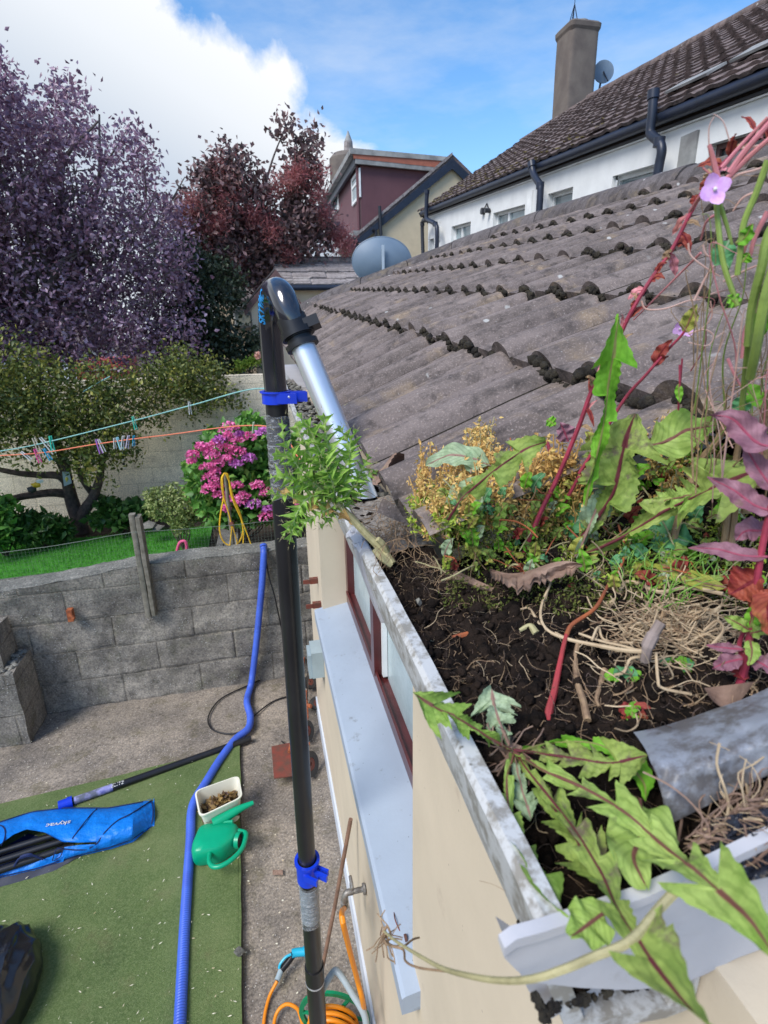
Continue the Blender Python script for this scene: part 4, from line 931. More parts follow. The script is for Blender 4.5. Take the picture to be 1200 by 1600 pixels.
ob = [(20, 590, 7.9, 55), (-60, 620, 7.8, 80), (60, 620, 7.7, 60), (110, 640, 7.6, 50), (150, 610, 7.7, 45), (60, 665, 7.6, 42), (175, 650, 7.6, 42), (120, 690, 7.6, 45), (150, 722, 7.4, 38), (195, 690, 7.6, 30), (205, 610, 7.8, 48), (255, 600, 7.9, 42), (300, 595, 7.9, 38), (335, 605, 7.9, 30), (355, 620, 7.9, 26), (230, 650, 7.8, 26), (300, 620, 7.9, 30), (10, 640, 7.5, 35), (-30, 690, 7.5, 35), (30, 720, 7.4, 16), (375, 632, 7.9, 14), (280, 570, 8.2, 30), (330, 580, 8.0, 22), (-140, 640, 7.7, 90)]
cardmesh('crown', [(cards(25000, clumpy(blobpos(ob, .3), 900, .075), sizes(.03, .075), .55), 0)], MT['olive'], gt)

def branchy(mb, base, tips, r0, seg=6, wig=.25):
    for t in tips:
        t = np.array(t); m1 = base+(t-base)*.35+RNG.normal(size=3)*wig*.5; m2 = base+(t-base)*.7+RNG.normal(size=3)*wig*.5
        P = catmull([base, m1, m2, t], 6); mb.tube(P, list(np.linspace(r0, r0*.18, len(P))), seg)
def polypos(poly, d0, d1):
    px = np.array([p[0] for p in poly], float); py = np.array([p[1] for p in poly], float)
    def inside(x, y):
        c = np.zeros(len(x), bool); j = len(px)-1
        for i in range(len(px)):
            m_ = ((py[i] > y) != (py[j] > y)) & (x < (px[j]-px[i])*(y-py[i])/(py[j]-py[i]+1e-9)+px[i]); c ^= m_; j = i
        return c
    def fn(n):
        out = []
        while len(out) < n:
            x = RNG.uniform(px.min(), px.max(), n); y = RNG.uniform(py.min(), py.max(), n); k = inside(x, y)
            for a, b in zip(x[k], y[k]): out.append(at(a, b, RNG.uniform(d0, d1)))
        return np.array(out[:n])
    return fn
# purple plum
pl = empty('plum_tree', ony(70, 640, 9.6)*V(1, 1, 0)+V(0, 0, GZ), 'big purple leaved plum tree standing behind the cream wall at the left', 'tree')
ppoly = [(0, 90), (18, 140), (45, 185), (60, 150), (78, 150), (100, 135), (120, 130), (140, 188), (170, 200), (212, 205), (238, 215), (228, 255), (255, 270), (268, 320), (290, 335), (305, 420), (298, 480), (315, 540), (285, 570), (240, 555), (150, 575), (60, 560), (0, 590), (-280, 620), (-330, 300), (-200, 60), (-60, 40)]
plow = [(-280, 560), (-280, 330), (0, 300), (120, 330), (230, 340), (290, 400), (300, 520), (250, 560), (60, 560)]
cardmesh('crown', [(cards(50000, clumpy(polypos(ppoly, 8.9, 11.4), 1150, .115), sizes(.045, .095), .58, .3), 0), (cards(17000, clumpy(polypos(plow, 9.0, 11.2), 700, .13), sizes(.05, .10), .58, .3), 0)], MT['plum'], pl)
mb = MB()
for (u, v, y, r) in ((20, 600, 9.6, .09), (55, 600, 9.5, .11), (85, 600, 9.7, .12), (112, 590, 9.6, .06), (-80, 600, 9.8, .16)):
    b0_ = ony(u, 640, y)*V(1, 1, 0)+V(0, 0, GZ); m0 = ony(u, 500, y); mb.tube(catmull([b0_, ony(u+2, 600, y), m0]), list(np.linspace(r, r*.7, 17)), 9)
    branchy(mb, m0, [at(u+RNG.uniform(-70, 110), RNG.uniform(170, 420), RNG.uniform(9.2, 10.8)) for _ in range(9)], r*.6)
# fine pale twigs seen through the crown
for _ in range(60):
    u0, v0 = RNG.uniform(-40, 270), RNG.uniform(300, 540); P = [at(u0, v0, 9.3), at(u0+RNG.uniform(-20, 30), v0-RNG.uniform(10, 30), 9.2), at(u0+RNG.uniform(-10, 60), v0-RNG.uniform(20, 60), 9.1)]; mb.tube(catmull(P, 5), list(np.linspace(.016, .006, 11)), 5)
mb.build('trunk', MT['barkgrey'], pl)
# smoke bush
sb_ = empty('smoke_bush', ony(400, 560, 12)*V(1, 1, 0)+V(0, 0, GZ), 'dark purple smoke bush with fluffy red plumes between the plum tree and the maroon dormer', 'tree')
sbl = [(345, 270, 12, 30), (372, 262, 12, 30), (400, 268, 12, 18), (335, 300, 12, 34), (392, 295, 12, 24), (310, 340, 12, 38), (350, 345, 12.2, 48), (400, 350, 12.3, 34), (320, 390, 12, 40), (375, 400, 12.2, 48), (425, 395, 12.2, 42), (470, 385, 12.4, 32), (445, 350, 12.2, 42), (480, 340, 12.4, 32), (500, 350, 12.5, 20), (465, 300, 12.3, 32), (480, 270, 12.3, 22), (478, 240, 12.2, 22), (492, 215, 12.2, 20), (478, 205, 12.2, 14), (445, 200, 12.2, 11), (434, 196, 12.2, 8), (505, 378, 12.5, 16), (290, 330, 11.8, 25), (395, 425, 12.2, 26), (355, 430, 12.2, 24)]
cardmesh('crown', [(cards(15000, clumpy(blobpos([(u, v, d, q_*.92) for u, v, d, q_ in sbl], .2), 420, .13), sizes(.07, .14), .6), 0)], MT['smoke'], sb_)
spl = [(350, 262, 11.9, 14), (366, 300, 11.8, 16), (395, 335, 11.8, 14), (300, 325, 11.6, 14), (325, 352, 11.7, 16), (345, 345, 11.7, 14), (285, 340, 11.6, 12), (425, 358, 11.8, 15), (450, 395, 12, 11), (462, 270, 11.9, 13), (495, 305, 12, 10), (505, 335, 12.1, 12), (532, 372, 12.3, 17), (540, 385, 12.3, 12), (420, 300, 12, 10), (440, 290, 12, 10), (372, 402, 11.9, 11), (500, 262, 12, 9), (350, 310, 11.8, 16), (318, 375, 11.7, 10)]
cardmesh('plumes', [(cards(13000, clumpy(blobpos(spl, .1), 330, .085), sizes(.03, .11), .20), 0)], MT['plume'], sb_)
mb = MB(); b0_ = ony(410, 560, 12.2)*V(1, 1, 0)+V(0, 0, GZ); m0 = at(405, 440, 12.6); mb.tube([b0_, m0], [.12, .09], 8)
branchy(mb, m0, [at(u, v, d) for u, v, d, r in sbl[::2]], .05, 6, .3); mb.tube(catmull([at(478, 300, 12.2), at(474, 250, 12.2), at(468, 220, 12.2), at(452, 203, 12.2), at(436, 196, 12.2)]), list(np.linspace(.03, .008, 33)), 5)
mb.build('trunk', MT['barkgrey'], sb_)
# dark shrub
ds = empty('dark_shrub', ony(350, 600, 10.5)*V(1, 1, 0)+V(0, 0, GZ), 'dark green shrub with dense leaves under the smoke bush, left of the pole bend', 'shrub')
dsl = [(300, 440, 10.6, 42), (335, 450, 10.6, 36), (360, 470, 10.8, 20), (310, 500, 10.5, 45), (345, 530, 10.5, 40), (380, 545, 10.5, 26), (398, 540, 10.5, 24), (330, 575, 10.4, 34), (375, 575, 10.4, 26), (285, 540, 10.5, 40), (290, 400, 10.8, 30), (360, 440, 11, 20), (335, 425, 11, 22)]
cardmesh('crown', [(cards(11000, clumpy(blobpos(dsl, .2), 500, .10), sizes(.05, .11), .6), 0)], MT['darkgreen'], ds)
mb = MB(); branchy(mb, ony(345, 620, 10.5)*V(1, 1, 0)+V(0, 0, GZ), [at(u, v, d) for u, v, d, r in dsl[::2]], .05, 6, .3); mb.build('stems', MT['barkgrey'], ds)

# hydrangea
hy = empty('hydrangea', ony(365, 850, 6.4)*V(1, 1, 0)+V(0, 0, GZ), 'hydrangea bush covered in pink flower heads left of the black pole', 'shrub')
HB = [(330, 760, 6.6, 40), (365, 740, 6.6, 48), (400, 740, 6.6, 42), (345, 790, 6.5, 30), (385, 790, 6.5, 36), (415, 780, 6.5, 34), (375, 700, 6.7, 42), (410, 700, 6.7, 36), (315, 740, 6.6, 26), (335, 705, 6.7, 32), (392, 666, 6.8, 22), (440, 760, 6.5, 40), (455, 790, 6.5, 36), (445, 710, 6.6, 34)]
cardmesh('leaves', [(cards(5200, blobpos(HB, .55), sizes(.07, .13), .72, .25, .15), 0)], MT['hydr'], hy)
heads = [(455, 205, 15), (520, 320, 10), (655, 290, 11), (430, 405, 10), (545, 450, 12), (660, 510, 10), (425, 520, 9), (525, 570, 9), (325, 570, 10), (215, 600, 9), (312, 640, 7), (258, 718, 12), (272, 468, 11), (165, 388, 9), (75, 472, 9), (70, 540, 6), (300, 372, 9), (355, 322, 9), (240, 840, 11), (322, 795, 10), (355, 890, 9), (450, 935, 9), (528, 797, 9), (745, 790, 10), (842, 865, 9), (600, 905, 10), (570, 962, 8), (710, 990, 11), (862, 1035, 9), (842, 1115, 11), (800, 240, 9), (440, 270, 7), (560, 260, 6), (225, 425, 8), (420, 1025, 6), (1020, 1180, 9), (1120, 1010, 9)]
for hx, hy_, hr in heads:
    u, v = 290+hx/6.667, 640+hy_/6.667; c = at(u, v, 6.25); rr_ = hr*6.25/F
    def hp_(n, c=c, rr_=rr_):
        d = RNG.normal(size=(n, 3)); d /= np.linalg.norm(d, axis=1)[:, None]; d[:, 2] = np.abs(d[:, 2])*.8-.15; return c+d*rr_
    cardmesh('flower_head', [(cards(130, hp_, sizes(.022, .038), .95, .1, .2), 0)], MT['lilac'] if (hx, hy_) in ((660, 510), (355, 322), (710, 990), (862, 1035), (800, 240), (560, 260), (525, 570)) else MT['pink'], hy)
mb = MB(); bb_ = ony(370, 860, 6.5)*V(1, 1, 0)+V(0, 0, GZ); branchy(mb, bb_, [at(u, v, d) for u, v, d, r in HB], .012, 5, .15); mb.build('stems', MT['bark'], hy)
def shrub(name, blobs, n, sz, mat, label, asp=.55, shell=.5, cat='shrub', base=None, flat=.1):
    c = np.mean([at(u, v, d) for u, v, d, *r in blobs], 0); root = empty(name, V(c[0], c[1], GZ), label, cat)
    cardmesh('leaves', [(cards(n, blobpos(blobs, shell), sizes(*sz), asp, .25, flat), 0)], mat, root)
    mb = MB(); branchy(mb, V(c[0], c[1], GZ), [at(u, v, d) for u, v, d, *r in blobs], .012, 5, .06); mb.build('stems', MT['bark'], root); return root
shrub('variegated_shrub', [(252, 790, 7, 24), (285, 800, 6.9, 26), (310, 795, 6.9, 20), (270, 770, 7, 16), (300, 770, 6.9, 16), (238, 775, 7, 14), (282, 822, 6.8, 14)], 3600, (.03, .06), MT['varieg'], 'rounded shrub with small cream and green variegated leaves left of the hydrangea')
shrub('low_shrub', [(180, 798, 7.9, 18, .7), (205, 795, 7.9, 18, .7), (155, 812, 7.9, 14, .7), (225, 800, 7.8, 14, .7), (165, 785, 8.0, 12, .7), (215, 808, 7.8, 12, .6), (185, 814, 7.8, 14, .7)], 1300, (.06, .12), MT['lowgreen'], 'low dark green broad leaved plant right of the forked tree trunk', .8)
shrub('laurel_shrub', [(40, 822, 8.0, 22, .9), (70, 824, 8.0, 22, .9), (92, 824, 8.0, 16, .8), (15, 830, 8.0, 22, .9), (55, 834, 7.9, 18, .7), (102, 832, 8, 10, .7)], 2300, (.06, .13), MT['lowgreen'], 'glossy green laurel shrub at the foot of the cream wall left of the tree trunk', .45)
shrub('broadleaf_plant', [(-5, 790, 7.9, 18), (8, 800, 7.9, 16), (-10, 815, 7.9, 22), (-12, 838, 7.8, 20), (2, 828, 7.8, 16)], 600, (.08, .15), MT['hydr'], 'bright green broad leaved plant cut by the left edge of the view', .6)
shrub('rose_shrub', [(400, 562, 9.6, 8), (388, 568, 9.6, 8), (375, 572, 9.6, 10)], 420, (.04, .07), MT['limegreen'], 'sprigs of pale green leaves just above the top of the cream wall beside the pole')
q = at(403, 556, 9.2); tag(cardmesh('rose_bloom', [(cards(90, lambda n: q+RNG.normal(size=(n, 3))*.018, sizes(.04, .06), .9), 0)], leafmat('peach_petals', [(.8, .42, .32), (.85, .6, .48)])), 'pale peach rose bloom above the cream wall next to the pole', 'flower')
# kerb stones between lawn and bed
for (u, v, w) in ((232, 822, .10), (245, 826, .08)):
    tag(MB().blob(ony(u, v, 6.9), w, .25, (1.2, 1, .6)).build('border_stone', MT['bwtop']), 'small grey stone at the %s of the lawn behind the leaning post' % ('left corner' if u < 240 else 'back edge'), 'stone')
# pink toy with white string
ty = empty('garden_toy', ony(262, 872, 4.75), 'pink plastic toy with a looped head leaning on the wall beside the fence post', 'toy')
mb = MB(); yy = 4.62; mb.tube([ony(229, 872, yy), ony(274, 868, yy)], .014, 8); mb.build('shaft', MT['toy'], ty)
mb = MB(); mb.tube(catmull([ony(275, 878, yy), ony(277, 860, yy), ony(281, 848, yy), ony(289, 846, yy), ony(292, 856, yy), ony(289, 866, yy), ony(281, 875, yy), ony(275, 878, yy)]), .013, 8); mb.tube([ony(280, 862, yy), ony(288, 862, yy)], .008, 6); mb.tube([ony(278, 868, yy), ony(286, 869, yy)], .008, 6); mb.build('head_loop', MT['toy'], ty)
tag(MB().tube(catmull([ony(155, 893, 4.6), ony(185, 882, 4.62), ony(210, 874, 4.64), ony(229, 866, 4.66)]), .006, 6).build('white_rope', MT['white']), 'thin white rope slanting down across the lawn to the pink toy', 'rope')
# stone path slab and yellow hose on a hook
tag(MB().prism([ony(333, 872, 4.9), ony(370, 868, 4.9), ony(372, 832, 5.9), ony(344, 826, 5.9)], (0, 0, -.05)).build('concrete_slab', MT['bwtop']), 'narrow grey concrete slab at the right end of the lawn', 'slab')
st = empty('hose_stake', ony(360, 880, 4.55)*V(1, 1, 0)+V(0, 0, GZ), 'thin wooden stake carrying the coiled yellow hose', 'stake')
MB().tube([ony(366, 866, 4.6), ony(358, 800, 4.6), ony(352, 742, 4.6)], [.018, .016, .014], 8).build('stake_pole', MT['wood'], st)
yh = empty('yellow_hose', ony(360, 800, 4.5), 'coil of yellow hose hung from a stake in front of the hydrangea', 'hose')
def X6(x, y, yy=4.52): return ony(290+x/6.667, 640+y/6.667, yy)
mb = MB()
for k, L in enumerate(([(405, 660), (375, 720), (385, 850), (395, 920), (370, 1050), (355, 1180), (360, 1290), (400, 1380), (470, 1418), (545, 1395), (590, 1300), (595, 1200), (560, 1060), (500, 920), (465, 780), (440, 680), (405, 660)],
                       [(405, 665), (385, 740), (400, 900), (440, 1050), (480, 1190), (520, 1320), (550, 1440)], [(410, 660), (450, 740), (475, 900), (540, 1040), (580, 1150), (600, 1260), (600, 1400), (585, 1500)],
                       [(400, 668), (372, 760), (400, 930), (450, 1080), (470, 1180), (478, 1260), (462, 1420), (468, 1530)], [(415, 665), (455, 760), (500, 960), (570, 1120), (620, 1240), (680, 1400)])):
    mb.tube(catmull([X6(x, y, 4.52-.012*k) for x, y in L], 8), .0052 if k else .0065, 7)
mb.build('hose_loops', MT['yellow'], yh)
MB().blob(X6(480, 1190, 4.48), .022, .2).build('tie', MT['rust'], yh)
mb = MB(); tag(mb.tube(catmull([X6(390, 1400), X6(430, 1470), X6(560, 1440), X6(700, 1410), X6(850, 1370)]), .007, 6).build('iron_rod', MT['darkpipe']), 'thin dark rod lying along the top of the grey wall under the yellow hose', 'rod')

# clothes lines with pegs
L1 = [ony(-60, 716, 6.2), ony(0, 705, 6.1), ony(60, 694, 6.0), ony(210, 657, 5.3), ony(300, 633, 4.9), ony(405, 607, 4.4), V(WX+.01, 3.75, 2.50)]
L2 = [ony(-60, 715, 5.6), ony(0, 712, 5.5), ony(70, 707, 5.4), ony(150, 694, 5.2), ony(250, 681, 4.8), ony(415, 666, 4.2), V(WX+.01, 3.76, 2.10)]
MT['lineteal'] = plain('pale_teal_line', (.28, .55, .52), bs=0); MT['linered'] = plain('orange_red_line', (.80, .22, .12), bs=0)
l1 = catmull(L1, 12); l2 = catmull(L2, 12)
tag(MB().tube(l1, .0055, 6).build('clothes_line', MT['lineteal']), 'upper pale teal clothes line strung across the garden', 'clothes line')
tag(MB().tube(l2, .0050, 6).build('clothes_line', MT['linered']), 'lower orange red clothes line strung across the garden', 'clothes line')
tag(MB().tube(catmull([ony(130, 612, 7.2), ony(150, 600, 7.2), ony(172, 588, 7.2)], 4), .006, 5).build('line_end', MT['lineteal']), 'short end of pale cord showing among the olive leaves', 'cord')
def projv(p):
    c = R.T@(np.array(p)-[0, 0, CAMZ]); return 600+F*c[0]/-c[2], 800-F*c[1]/-c[2]
def onl(L, u):
    us_ = [projv(p)[0] for p in L]; o_ = np.argsort(us_); return np.array([np.interp(u, np.array(us_)[o_], np.array(L)[o_][:, k]) for k in range(3)])
pegcol = {}
def pegmat(n, c):
    if n not in pegcol: pegcol[n] = plain(n+'_peg', c, rough=.5, bs=0)
    return pegcol[n]
PG = [(1, 57, 'wooden', (.62, .55, .44), 34, 1.5, -12, 'upper'), (1, 70, 'white', (.75, .75, .72), 30, 1.4, -30, 'upper'), (1, 80, 'green', (.05, .60, .42), 26, 1.9, 0, 'upper'), (1, 209, 'green', (.10, .36, .28), 22, 1.3, -5, 'upper'), (1, 296, 'white', (.75, .72, .64), 22, 1.0, 0, 'upper'),
      (2, 38, 'white', (.78, .78, .78), 18, 1.2, -40, 'lower'), (2, 57, 'pink', (.85, .10, .35), 22, 1.3, -10, 'lower'), (2, 72, 'blue', (.02, .42, .68), 20, 1.3, -20, 'lower'), (2, 153, 'purple', (.42, .16, .62), 24, 1.3, -8, 'lower'), (2, 157, 'white', (.8, .8, .8), 22, 1.0, -15, 'lower'), (2, 179, 'white', (.8, .8, .8), 18, 1.0, 5, 'lower'), (2, 185, 'pale blue', (.35, .70, .78), 20, 1.5, -10, 'lower'), (2, 192, 'white', (.8, .8, .8), 24, 1.0, 12, 'lower'), (2, 200, 'lilac', (.66, .60, .72), 22, 1.3, 15, 'lower'), (2, 209, 'blue', (.05, .50, .70), 18, 1.0, 8, 'lower'), (2, 396, 'pale green', (.55, .72, .50), 20, 1.2, 8, 'lower')]
order = {1: 'upper teal', 2: 'lower orange'}
seen = {}
for li, u, cn_, c_, hpx, wpx, tilt, ln in PG:
    p = onl(l1 if li == 1 else l2, u); dist = np.linalg.norm(p-[0, 0, CAMZ]); h = hpx*dist/F*.85; w = .0045*wpx*1.3
    cnt = [x for x in PG if x[0] == li and x[2] == cn_]; 
    if len(cnt) > 1: i_ = [x[1] for x in cnt].index(u); nm = ['first', 'second', 'third', 'fourth', 'fifth'][i_]+' '+cn_+' peg from the left on the %s clothes line' % order[li]
    else: nm = 'only %s peg on the %s clothes line' % (cn_, order[li])
    pr_ = empty('clothes_peg', p, nm, 'peg', 'pegs on the clothes lines')
    R2 = Matrix.Rotation(math.radians(tilt), 3, 'Y')
    for sgn in (-1, 1):
        mb = MB()
        def fn(x, y, z, sgn=sgn):
            q = Vector((x+sgn*(abs(z)*.10+.001), y, z)); q = R2 @ q; return p+np.array(q)
        mb.box((-w*.5, sgn*.006-.005, -h*.68), (w*.5, sgn*.006+.005, h*.32), fn=fn); mb.build('peg_half', pegmat(cn_, c_), pr_, smooth=False)
# hanging ornaments
be = empty('bee_ornament', ony(56, 762, 7.2), 'small black and yellow bee ornament hanging left of the tree trunk', 'ornament')
for i, (u, v, r, k) in enumerate(((50, 765, .05, 0), (57, 758, .045, 1), (51, 757, .02, 1))): MB().blob(ony(u, v, 7.2), r, .1, (1.2, .7, .9)).build('body', [pegmat('black', (.03, .03, .03)), MT['yellow']][k], be)
MB().blob(ony(62, 752, 7.18), .035, .1, (1.3, .25, .8)).build('wing', MT['white'], be)
MB().tube([ony(56, 752, 7.2), ony(58, 738, 7.4)], .002, 4).build('string', MT['wire'], be)
go = empty('yellow_ornament', ony(138, 733, 7.0), 'faded yellow bird shaped ornament hung under the olive leaves right of the slate tag', 'ornament')
MB().prism([ony(130, 742, 7), ony(134, 728, 7), ony(143, 727, 7), ony(152, 734, 7), ony(146, 737, 7), ony(139, 738, 7), ony(135, 741, 7)], (0, .02, 0)).build('body', plain('faded_yellow', (.55, .42, .12), bs=.2), go)
MB().tube([ony(138, 728, 7), ony(138, 700, 7.2)], .002, 4).build('string', MT['wire'], go)
sl_ = empty('slate_tag', ony(104, 746, 7.2), 'pale grey blue square tag hanging from a branch in front of the forked trunk', 'tag')
MB().prism([ony(97, 737, 7.2), ony(108, 738, 7.2), ony(112, 755, 7.2), ony(100, 760, 7.2)], (0, .015, 0)).build('plate', plain('slate_blue', (.34, .40, .44), bs=.1), sl_)
MB().tube([ony(103, 738, 7.2), ony(92, 715, 7.3)], .003, 4).build('string', MT['barkgrey'], sl_)
ch_ = empty('hanging_beads', ony(193, 718, 7.2), 'short string of pale beads hanging below the pegs under the olive leaves', 'ornament')
for k, v in enumerate((708, 713, 719, 725, 731)): MB().blob(ony(191+k*.8, v, 7.2), .012+.006*(k % 2), .15).build('bead', MT['white'] if k % 2 == 0 else MT['blackpl'], ch_)
MB().tube([ony(190, 702, 7.2), ony(194, 732, 7.2)], .002, 4).build('string', MT['wire'], ch_)

# red shed and pale house far behind the plum
sh = empty('red_shed', ony(155, 620, 16)*V(1, 1, 0), 'red shed with a grey roof edge glimpsed behind the plum tree trunks', 'shed')
MB().box(ony(130, 640, 16)*V(1, 1, 0), ony(190, 561, 16)+V(0, 2, 0)).build('wall', MT['redshed'], sh, smooth=False)
MB().box(ony(128, 580, 15.9)*V(1, 1, 1), ony(192, 576, 15.9)+V(0, .1, 0)).build('band', MT['leadroof'], sh, smooth=False)
ph = empty('pale_house', ony(40, 620, 22)*V(1, 1, 0), 'pale rendered house glimpsed through the plum tree at the left', 'house')
a = ony(-60, 600, 22); b = ony(115, 545, 22)
MB().box((a[0], 22, 0), (b[0], 28, b[2])).build('wall', MT['render_white'], ph, smooth=False)
mb = MB(); mb.prism([(a[0]-.3, 21.7, b[2]), (a[0]-.3, 28.3, b[2]), (a[0]-.3, 25, b[2]+1.5)], (b[0]-a[0]+.6, 0, 0)); mb.build('roof', MT['tile2'], ph, smooth=False)
wb = MB(); wb.box(ony(20, 585, 21.95), ony(50, 565, 21.95)+V(0, .04, 0)); wb.build('window', MT['glassdark'], ph, smooth=False)
# brownish shed roof, pale conservatory glimpsed left of the pole bend
cn = empty('lean_to', ony(360, 500, 13)*V(1, 1, 0), 'cream lean to with a greenish window and brown roof left of the pole bend', 'outbuilding')
a = ony(345, 560, 12.9); b = ony(398, 472, 12.9)
MB().box((a[0], 12.9, 0), (b[0]+1.2, 15, b[2])).build('wall', MT['render_cream'], cn, smooth=False)
wb = MB(); wb.box(ony(366, 512, 12.85), ony(392, 482, 12.85)+V(0, .06, 0)); w_ = wb.build('window', MT['frame'], cn, smooth=False)
wb = MB(); wb.box(ony(369, 509, 12.82), ony(390, 487, 12.82)+V(0, .02, 0)); wb.build('pane', MT['glass'], w_, smooth=False)
wb = MB(); wb.box(ony(355, 480, 12.75), ony(400, 474, 12.75)+V(0, .3, 0)); wb.build('cornice', MT['frame'], cn, smooth=False)
mb = MB(); mb.prism([ony(350, 474, 12.8), ony(400, 474, 12.8), ony(400, 440, 15), ony(350, 440, 15)], (0, 0, .06)); mb.build('roof', MT['tile'], cn, smooth=False)

# ================================================================== NEIGHBOUR EXTENSION (small roof beyond ours)
ne = empty('neighbour_extension', (1.5, 11.5, 0), 'small cream extension with flat grey tiled roof and brown barge board behind the pole bend', 'outbuilding')
r0 = ony(425, 407, 12.2); e0 = ony(432, 444, 11.0); 
def nfw(s, y):      # y runs along X here
    t = s/1.38; A = V(e0[0], 11.0, e0[2]-.02); B = V(r0[0], 12.2, r0[2]); return A+(B-A)*t+V(y, 0, 0)
sdir = _n(V(r0[0], 12.2, r0[2])-V(e0[0], 11, e0[2])); nn = _n(np.cross(V(1, 0, 0), sdir)); nn = nn if nn[2] > 0 else -nn
rf = tile_roof('roof', MT['tile3'], ne, nfw, [(0, .33), (.33, .68), (.68, 1.03), (1.03, 1.36)], 0, lambda s: 3.4, .33, .0, .03, .03, .03, .33, .010, 2, .03, nn)
mb = MB(); mb.tube([nfw(1.38, -.02)+nn*.0, nfw(1.38, 3.4)], .085, 12); mb.build('ridge_tiles', MT['tile3'], rf)
mb = MB(); mb.prism([nfw(0, 0)-nn*.03, nfw(1.38, 0)-nn*.03, nfw(1.38, 3.4)-nn*.03, nfw(0, 3.4)-nn*.03], (0, 0, -.05)); mb.build('roof_deck', MT['tile2'], ne, smooth=False)
mb = MB(); mb.tube([nfw(-.04, -.02)+V(0, -.03, -.03), nfw(-.04, 3.4)+V(0, -.03, -.03)], .05, 10); mb.build('gutter', MT['navy'], ne)
mb = MB(); g0 = nfw(0, 0); mb.box((g0[0], 11.12, 0), (g0[0]+3.4, 12.3, g0[2]-.03)); mb.build('wall', MT['render_cream'], ne, smooth=False)
# the little gable with its brown barge board
mb = MB(); yy = 10.9; G = [ony(386, 476, yy), ony(431, 424, yy), ony(476, 480, yy)]
mb.prism([V(ony(392, 480, yy)[0], yy+.05, 0), V(ony(392, 480, yy)[0], yy+.05, G[0][2]+.02), G[1]+V(0, .05, -.03), V(ony(476, 480, yy)[0], yy+.05, G[2][2]), V(ony(476, 480, yy)[0], yy+.05, 0)], (0, .22, 0)); mb.build('gable_wall', MT['render_cream'], ne, smooth=False)
mb = MB(); dn = V(0, 0, -.13); mb.prism([G[0]+V(-.06, 0, -.07), G[1]+V(0, 0, .03), G[1]+V(0, 0, .03)+dn, G[0]+V(-.06, 0, -.07)+dn], (0, -.04, 0)); mb.prism([G[1]+V(0, 0, .03), G[2], G[2]+dn, G[1]+V(0, 0, .03)+dn], (0, -.039, 0)); mb.build('barge_board', MT['brownwood'], ne, smooth=False)
mb = MB(); mb.prism([G[0]+V(-.08, -.03, -.06), G[1]+V(0, -.03, .05), G[1]+V(0, -.03, .08), G[0]+V(-.08, -.03, -.03)], (0, .5, 0)); mb.build('verge_tiles', MT['ridge'], ne, smooth=False)

# big satellite dish behind our ridge, seen from the back
dc = at(597, 408, 7.35); sdsh = empty('satellite_dish', dc*V(1, 1, 0), 'large grey blue satellite dish showing above the ridge tiles, seen from behind', 'satellite dish')
dax = _n(V(dc[0]*.4, dc[1], .35)*V(1, 1, 1)+V(.2, 0, .0)); e1 = _n(np.cross(dax, V(0, 0, 1))); e2 = np.cross(e1, dax)
mb = MB(); Rw, Rh = 42*7.35/F, 31*7.35/F
def dshf(a, b): th = 2*math.pi*a; r = b; return dc+e1*math.cos(th)*r*Rw+e2*math.sin(th)*r*Rh+dax*(.10*r*r-.08)
mb.grid(dshf, 48, 10); mb.grid(lambda a, b: dshf(a, b)+dax*.012, 48, 10, flip=True); mb.tube([dshf(i/48, 1)+dax*.006 for i in range(49)], .010, 6); mb.build('reflector', MT['dish'], sdsh)
mb = MB(); q0 = dc+e2*.17-dax*.10; q1 = dc-e2*.16-dax*.10; mb.prism([q0-e1*.015, q0+e1*.015, q1+e1*.015, q1-e1*.015], -dax*.03); mb.build('back_bracket', MT['dishlight'], sdsh, smooth=False)
mb = MB(); mb.tube([dc-dax*.12-e2*.1, dc-dax*.13-e2*.35, V(dc[0], dc[1]-.1, 3.0)], .02, 8); mb.ring(dc-dax*.13-e2*.15, e2, .02, .05); mb.build('mast', MT['leadroof'], sdsh)

# ================================================================== WHITE TERRACE HOUSE
HX = 5.5; RISE = .070
th_ = empty('terrace_house', (HX+4, 11, 0), 'white rendered terrace house with long dark brown tiled roof and black gutter', 'house')
def hz_(z, y): return z+RISE*(y-5.74)
def P(y, z, d): return (HX+d, y, hz_(z, y))
YH0, YH1 = 1.5, 17.6
hol = [(17.0, 17.45, 3.7, 4.62), (14.1, 15.5, 3.6, 4.80), (11.2, 12.75, 3.6, 4.84), (9.45, 10.3, 3.7, 4.90), (7.35, 8.35, 3.75, 4.88), (4.2, 6.45, 3.7, 4.92)]
mb = MB(); wall_holes(mb, YH0, YH1, -.6, 5.32, hol, .16, P); mb.add([P(YH1, -.6, 0), P(YH1, -.6, 8), P(YH1, 5.32, 8), P(YH1, 5.32, 0)], [(0, 1, 2, 3)]); mb.add([P(YH0, -.6, 0), P(YH0, -.6, 8), P(YH0, 5.32, 8), P(YH0, 5.32, 0)], [(0, 1, 2, 3)])
mb.build('wall', MT['render_white'], th_, smooth=False)
def hbox(mb, y0, y1, z0, z1, d0, d1): return mb.box((HX+d0, y0, z0), (HX+d1, y1, z1), fn=lambda x, y, z: (x, y, hz_(z, y)))
